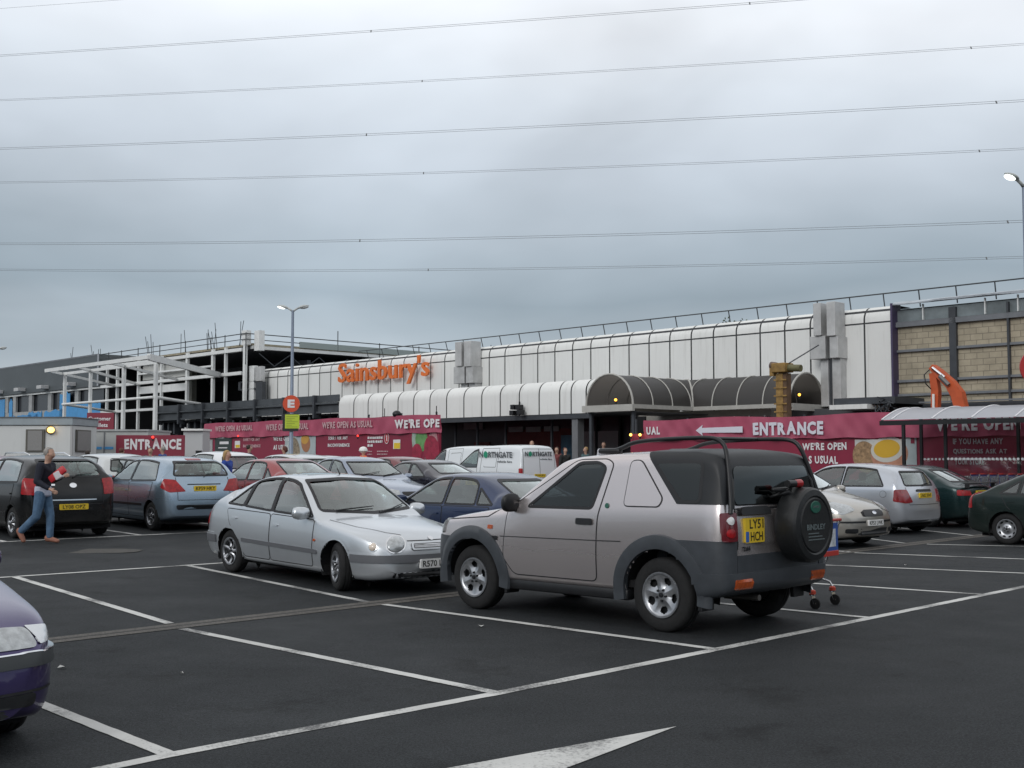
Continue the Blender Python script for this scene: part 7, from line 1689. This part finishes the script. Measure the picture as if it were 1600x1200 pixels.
grid_wire((Rb_, Fb_, mi_(Fb_), mi_(Rb_)), 16, 10, .0022, 'basket_floor'); grid_wire((Fb_, Ft, mi_(Ft), mi_(Fb_)), 8, 9, .0022, 'basket_front'); grid_wire((Rb_, Rt, mi_(Rt), mi_(Rb_)), 8, 10, .0022, 'basket_gate')
grid_wire(((-.18, .22, .30), (.32, .17, .30), (.32, -.17, .30), (-.18, -.22, .30)), 8, 6, .003, 'lower_rack')
MB().path([(-.46, -.28, .98), (-.46, .28, .98)], .017, 10).build('handle', mat('handle_red', (.5, .04, .03), .4), tr_, smooth=True)
pn = MB().bbox(-.455, -.44, -.22, .22, .62, .95, .005).build('advert_panel', mat('panel_blue', (.03, .09, .35), .4), tr_)
MB().box(-.459, -.4555, -.15, .18, .68, .88).build('advert_print', mat('panel_print', (.55, .58, .62), .5, var=.4, vscale=14), pn); MB().bbox(-.462, -.43, -.22, .22, .575, .635, .006).build('advert_foot', MAT['handle_red'], pn)

for k in range(7):
    p = WB(LX(1498, SHT + 1.5) + .26 * k, SHT + 1.45, .215); o = dup(tr_, p, ROTB + pi, 'wire trolley nested in the row under the trolley shelter'); o['group'] = 'nested trolleys under the shelter'
# ------------------------------------------------------------------ people
SKIN = mat('skin', (.48, .29, .21), .55); HG = mat('grey_hair', (.30, .28, .26), .8, var=.3, vscale=40)
def skin(name, pts, edges, rad, m, parent, sub=2, root=0, vox=.011):
    """one continuous surface grown round a skeleton: tapered limbs and ellipsoids fused by a voxel remesh"""
    b = MB(); pts = [Vector(p) for p in pts]; rad = [r if isinstance(r, tuple) else (r, r) for r in rad]
    for i, j in edges:
        L_ = (pts[j] - pts[i]).length; n = max(2, int(L_ / .022))
        for k in range(n + 1):
            f = k / n; p = pts[i].lerp(pts[j], f); ra, rb = rad[i][0] * (1 - f) + rad[j][0] * f, rad[i][1] * (1 - f) + rad[j][1] * f
            if abs(ra - rb) < .004: b.ball(p, ra, 10, 7)
            else: b.ball(p, 1, 14, 8, (rb, ra, min(ra, rb) if min(ra, rb) < .05 else .06))
    me = b.mesh(name, m); o = bpy.data.objects.new(name, me); COL.objects.link(o)
    r = o.modifiers.new('r', 'REMESH'); r.mode = 'VOXEL'; r.voxel_size = vox; q = o.modifiers.new('s', 'SMOOTH'); q.factor = .5; q.iterations = 3 if vox > .008 else 1
    bpy.context.view_layer.update(); dg = bpy.context.evaluated_depsgraph_get(); nm = bpy.data.meshes.new_from_object(o.evaluated_get(dg)); nm.materials.clear(); nm.materials.append(m); nm.shade_smooth()
    bpy.data.objects.remove(o); bpy.data.meshes.remove(me); return link(name, nm, parent)
def person(label, loc, yaw, J, top, legs, shoes=None, hair=HG, hairlen=0, group=None, h=1.75, skinm=SKIN, hem=None):
    """J: joints of a 1.75 m figure facing +X, left +Y"""
    o = thing('person', label, 'person', loc, yaw, group); k = h / 1.75; o.scale = (k, k, k); V = {n: Vector(p) for n, p in J.items()}
    names = ['pel', 'spi', 'che', 'nck', 'hd0', 'hd1', 'hd2', 'shl', 'ell', 'wrl', 'shr', 'elr', 'wrr', 'hpl', 'knl', 'anl', 'tol', 'hpr', 'knr', 'anr', 'tor']
    P_ = [V[n] for n in names]; ix = {n: i for i, n in enumerate(names)}; R_ = [(.13, .10), (.115, .09), (.13, .095), .052, .060, (.078, .092), (.07, .080), .058, .043, .028, .058, .043, .028, .085, .056, .038, (.028, .018), .085, .056, .032, (.028, .018)]
    E_ = [('pel', 'spi'), ('spi', 'che'), ('che', 'nck'), ('nck', 'hd0'), ('hd0', 'hd1'), ('hd1', 'hd2'), ('che', 'shl'), ('shl', 'ell'), ('ell', 'wrl'), ('che', 'shr'), ('shr', 'elr'), ('elr', 'wrr'), ('pel', 'hpl'), ('hpl', 'knl'), ('knl', 'anl'), ('anl', 'tol'), ('pel', 'hpr'), ('hpr', 'knr'), ('knr', 'anr'), ('anr', 'tor')]
    E_ = [(ix[a], ix[b]) for a, b in E_]
    for s in ('l', 'r'):                                # palm, four fingers, thumb
        w_, e = V['wr' + s], V['el' + s]; d = (w_ - e).normalized(); up = Vector((0, 0, 1)) if abs(d.z) < .8 else Vector((1, 0, 0)); q = d.cross(up).normalized(); n_ = q.cross(d)
        pi_ = len(P_); P_.append(w_ + d * .075); R_.append((.034, .018)); E_.append((ix['wr' + s], pi_))
        for f in range(4):
            off = (f - 1.5) * .020; L_ = (.060, .070, .066, .050)[f]; a = w_ + d * .105 + n_ * off; b_ = a + d * L_ * .55 - q * .008; c_ = b_ + d * L_ * .35 - q * .020
            i0 = len(P_); P_ += [a, b_, c_]; R_ += [.010, .009, .007]; E_ += [(pi_, i0), (i0, i0 + 1), (i0 + 1, i0 + 2)]
        i0 = len(P_); P_ += [w_ + d * .05 + n_ * .035, w_ + d * .08 + n_ * .052]; R_ += [.011, .009]; E_ += [(pi_, i0), (i0, i0 + 1)]
    f0 = V['hd1']; fd = (V['fac'] - f0).normalized(); i0 = len(P_); P_ += [f0 + fd * .098 - Vector((0, 0, .008))]; R_ += [.012]; E_ += [(ix['hd1'], i0)]      # nose
    body = skin('body', P_, E_, R_, skinm, o, 2, vox=.0075 if J is WALK else .014)
    sd_ = Vector((-fd.y, fd.x, 0)).normalized()
    for s in (1, -1):
        MB().ball(f0 + fd * .078 + sd_ * .030 * s + Vector((0, 0, .022)), .010, 8, 6).build('eye', BLACK, body); MB().ball(f0 + sd_ * .080 * s, .024, 8, 6, (.5, .35, 1)).build('ear', skinm, body, smooth=True)
    MB().ball(f0 + fd * .080 - Vector((0, 0, .045)), .016, 8, 6, (.4, 1, .35)).build('mouth', mat('lips', (.30, .10, .09), .5), body)
    tn = ['pel', 'spi', 'che', 'nck', 'shl', 'ell', 'wrl', 'shr', 'elr', 'wrr']; tp = [V[n] for n in tn]; tp[3] = V['che'].lerp(V['nck'], .72); tp[6] = V['ell'].lerp(V['wrl'], .88); tp[9] = V['elr'].lerp(V['wrr'], .88)
    skin('top', tp, [(0, 1), (1, 2), (2, 3), (2, 4), (4, 5), (5, 6), (2, 7), (7, 8), (8, 9)], [(.165, .135), (.15, .122), (.175, .130), .072, .082, .062, .046, .082, .062, .046], top, o)
    if hem: skin('shirt_hem', [V['pel'] + Vector((0, 0, .07)), V['pel'] - Vector((0, 0, .05))], [(0, 1)], [(.172, .145), (.168, .143)], hem, o)
    ln = ['pel', 'hpl', 'knl', 'anl', 'hpr', 'knr', 'anr']; lp = [V[n] for n in ln]; lp[3] = V['knl'].lerp(V['anl'], .93); lp[6] = V['knr'].lerp(V['anr'], .93)
    skin('trousers', lp, [(0, 1), (1, 2), (2, 3), (0, 4), (4, 5), (5, 6)], [(.15, .125), .105, .076, .064, .105, .076, .064], legs, o)
    for s in ('l', 'r'):
        a, t = V['an' + s], V['to' + s]; d = (t - a).normalized(); skin('shoe', [a - d * .05 - Vector((0, 0, .03)), a.lerp(t, .5) - Vector((0, 0, .012)), t], [(0, 1), (1, 2)], [(.056, .052), (.056, .046), (.050, .036)], shoes or BLACK, o, 1)
    b = MB(); c0 = V['hd2'] * .55 + f0 * .45 - fd * .020; b.ball(c0 + Vector((0, 0, .006)), .094, 16, 10, (1.0, .92, 1.0)); bm_ = [(x, y, z) for x, y, z in b.v]
    b.v = [(x, y, z) if (Vector((x, y, z)) - c0).dot(fd) < .045 or z > c0.z + .045 else tuple(Vector((x, y, z)) - fd * .05) for x, y, z in bm_]
    b.build('hair', hair, o, smooth=True)
    if hairlen: skin('long_hair', [c0 - fd * .02, c0 - fd * .055 - Vector((0, 0, hairlen * .5)), c0 - fd * .06 - Vector((0, 0, hairlen))], [(0, 1), (1, 2)], [(.09, .09), (.085, .06), (.06, .035)], hair, o, 1)
    return o
STAND = dict(pel=(0, 0, .95), spi=(0, 0, 1.12), che=(0, 0, 1.32), nck=(0, 0, 1.47), hd0=(.005, 0, 1.535), hd1=(.015, 0, 1.63), hd2=(0, 0, 1.69), fac=(.2, 0, 1.62), shl=(0, .175, 1.41), ell=(-.02, .235, 1.13), wrl=(.06, .24, .90), shr=(0, -.175, 1.41), elr=(-.02, -.235, 1.13), wrr=(.06, -.24, .90),
             hpl=(0, .09, .90), knl=(.02, .10, .50), anl=(-.01, .10, .10), tol=(.13, .11, .035), hpr=(0, -.09, .90), knr=(.02, -.10, .50), anr=(-.01, -.10, .10), tor=(.13, -.11, .035))
WALK = dict(STAND, pel=(0, 0, .94), spi=(.01, 0, 1.12), che=(.04, 0, 1.31), nck=(.07, 0, 1.46), hd0=(.085, 0, 1.52), hd1=(.115, 0, 1.61), hd2=(.105, 0, 1.67), fac=(.3, 0, 1.58), shl=(.05, .175, 1.40), ell=(.04, .25, 1.14), wrl=(.25, .18, 1.20), shr=(.04, -.175, 1.40), elr=(.02, -.25, 1.13), wrr=(.24, -.22, 1.00),
            hpl=(0, .09, .90), knl=(.10, .09, .50), anl=(.10, .09, .11), tol=(.25, .09, .05), hpr=(0, -.09, .89), knr=(-.06, -.10, .50), anr=(-.37, -.09, .22), tor=(-.30, -.09, .06))
JEAN = mat('jeans_blue', (.075, .14, .23), .85, var=.3, vscale=9); NAVYC = mat('dark_jacket', (.012, .014, .025), .85, var=.3, vscale=8)
pm = G(67, 850)
person('grey haired man in dark jacket and jeans striding right past the black hatchback', (pm.x - .02, pm.y, pm.z), radians(-8), WALK, NAVYC, JEAN, mat('tan_shoe', (.28, .12, .08), .7), HG, h=1.77, hem=mat('pale_shirt', (.50, .53, .64), .8, var=.25, vscale=12))
pk = thing('package', 'red and white package held by the walking man', 'package', (pm.x + .30, pm.y - .13, pm.z + 1.28), radians(-8))
RW_ = mat('package_red', (.50, .02, .03), .5); b = MB(); b.bbox(-.20, .16, -.04, .04, -.07, .07, .03); b.xf(Matrix.Rotation(radians(-38), 4, 'Y')); b.build('wrapper', RW_, pk, smooth=40)
b = MB(); b.bbox(-.08, .06, -.045, .045, -.10, .05, .02); b.xf(Matrix.Rotation(radians(-30), 4, 'Y')); b.build('label_patch', mat('package_white', (.6, .58, .6), .6), pk)
def headat(px, py, Y, h): p = AT(px, Y); return (p.x, p.y, p.z), (ZAT(py, Y) - p.z)
CL_ = lambda n, c: mat(n, c, .85, var=.25, vscale=8)
BLON = mat('blonde_hair', (.38, .25, .11), .8, var=.3, vscale=40); DKH = mat('dark_hair', (.03, .02, .015), .7); REDH = mat('auburn_hair', (.10, .03, .02), .7)
HV = mat('hi_vis_orange', (.85, .16, .03), .7); 
for px, py, Y, yaw, lab, tpm, hm, ln in [
    (356, 706, 29.6, -.2, 'blonde woman in a blue top between the white hatchback and the red hatchback', CL_('blue_top', (.02, .06, .30)), BLON, .16),
    (138, 706, 39.5, 1.6, 'dark haired person in a white top by the grey portable unit', CL_('white_top', (.6, .6, .65)), DKH, 0),
    (191, 702, 39.0, 1.2, 'person in a dark top at the left end of the entrance board', CL_('black_top', (.02, .02, .02)), REDH, 0),
    (236, 701, 41.0, -1.5, 'person in a grey-black coat in front of the left ENTRANCE board', CL_('coat_grey', (.05, .05, .055)), DKH, 0),
    (255, 699, 41.5, 3.0, 'person with pale hair and blue sleeves in front of the left ENTRANCE board', CL_('blue_sleeves', (.06, .10, .28)), HG, 0),
    (390, 697, 42.5, .4, 'dark haired person in front of the first faded notice of the left hoarding', CL_('plum_top', (.08, .03, .05)), DKH, 0),
    (445, 699, 42.0, 2.8, 'auburn haired person just left of the lamp column', CL_('brown_top', (.20, .09, .06)), REDH, .1),
    (870, 700, 47.5, -2.0, 'person in a dark red top left of the grey canopy column', CL_('wine_top', (.16, .04, .04)), DKH, 0),
    (883, 701, 47.2, -1.0, 'person in black beside the grey canopy column', CL_('black_top', (.02, .02, .02)), REDH, 0),
    (915, 700, 46.5, -2.6, 'pale haired person right of the grey canopy column', CL_('teal_top', (.06, .11, .12)), BLON, 0),
    (943, 692, 47.5, -1.4, 'dark haired man in white in the lobby doorway', CL_('white_top', (.6, .6, .65)), DKH, 0),
    (831, 681, 48.0, -1.6, 'balding man facing out from the red wall panel above the vans', CL_('olive_top', (.10, .09, .06)), SKIN, 0),
]:
    loc, hh = headat(px, py, Y, 1.7); hh = min(hh, 2.05); person(lab, (loc[0], loc[1], loc[2] + max(0, hh - 1.78)), yaw - .0, STAND, tpm, CL_('dark_trousers', (.03, .03, .04)), None, hm, ln, 'shoppers in the distance', h=min(hh, 1.78) / .98)
loc, hh = headat(568, 700, 40, 1.8)
wk = person('site worker in an orange vest and white helmet before the left hoarding', loc, .5, STAND, HV, CL_('dark_trousers', (.03, .03, .04)), None, DKH, 0, None, h=min(1.84, hh))
hel = thing('safety_helmet', 'white safety helmet worn by the site worker', 'helmet', (loc[0], loc[1], loc[2] + (wk.scale[0]) * 1.655)); MB().ball((0, 0, .03), .135, 18, 10, (1.1, 1, .85)).build('shell', WHITE, hel, smooth=True); MB().lathe([(.10, .0), (.165, -.005), (.165, .008), (.10, .02)], 20, 'Z').build('brim', WHITE, hel)
lc, hh = headat(1562, 712, 33.6, 1.7); person('person in navy bending over the nested trolleys under the shelter', lc, 2.4, dict(STAND, che=(.16, 0, 1.26), nck=(.27, 0, 1.36), hd0=(.31, 0, 1.40), hd1=(.38, 0, 1.46), hd2=(.38, 0, 1.52), fac=(.55, 0, 1.38), shl=(.18, .175, 1.34), ell=(.24, .23, 1.08), wrl=(.42, .16, .98), shr=(.18, -.175, 1.34), elr=(.24, -.23, 1.08), wrr=(.42, -.16, .98)), CL_('navy_top', (.02, .035, .10)), CL_('dark_trousers', (.03, .03, .04)), None, DKH, 0, None, h=1.75)
p = AT(1240, 22.0); person('person in an orange hi-vis hood hidden behind the off roader', (p.x, p.y, p.z), 1.2, STAND, HV, CL_('dark_trousers', (.03, .03, .04)), None, HV, .12, None, h=1.74)

# ------------------------------------------------------------------ unseen tree belt added behind the camera to darken low reflections in the cars
V = []; Fs = []; rr = random.Random(11); n = 260; m_ = 9
for i in range(n + 1):
    a = radians(168 + 214 * i / n); R0 = 74 + 6 * sin(i * .21) + rr.uniform(-1.5, 1.5); Ht = 7.5 + 2.2 * sin(i * .13) + 1.5 * sin(i * .47 + 1) + rr.uniform(-.9, .9)
    for j in range(m_ + 1):
        f = j / m_; bulge = 3.2 * sin(pi * min(1, f * 1.05)) + rr.uniform(-.7, .7); V.append(((R0 - bulge) * cos(a), (R0 - bulge) * sin(a), .0 + Ht * f + rr.uniform(-.3, .3) * (0 < j)))
    V.append(((R0 + 6) * cos(a), (R0 + 6) * sin(a), Ht * .9))
k = m_ + 2
tb_ = MB().add(V, [(i * k + j, i * k + j + 1, (i + 1) * k + j + 1, (i + 1) * k + j) for i in range(n) for j in range(k - 1)]).build('added_treeline', mat('added_treeline_leaves', (.035, .05, .022), .9, var=.6, vscale=.8, bump=1.0, bscale=2), fix=False)
tb_['kind'] = 'stuff'
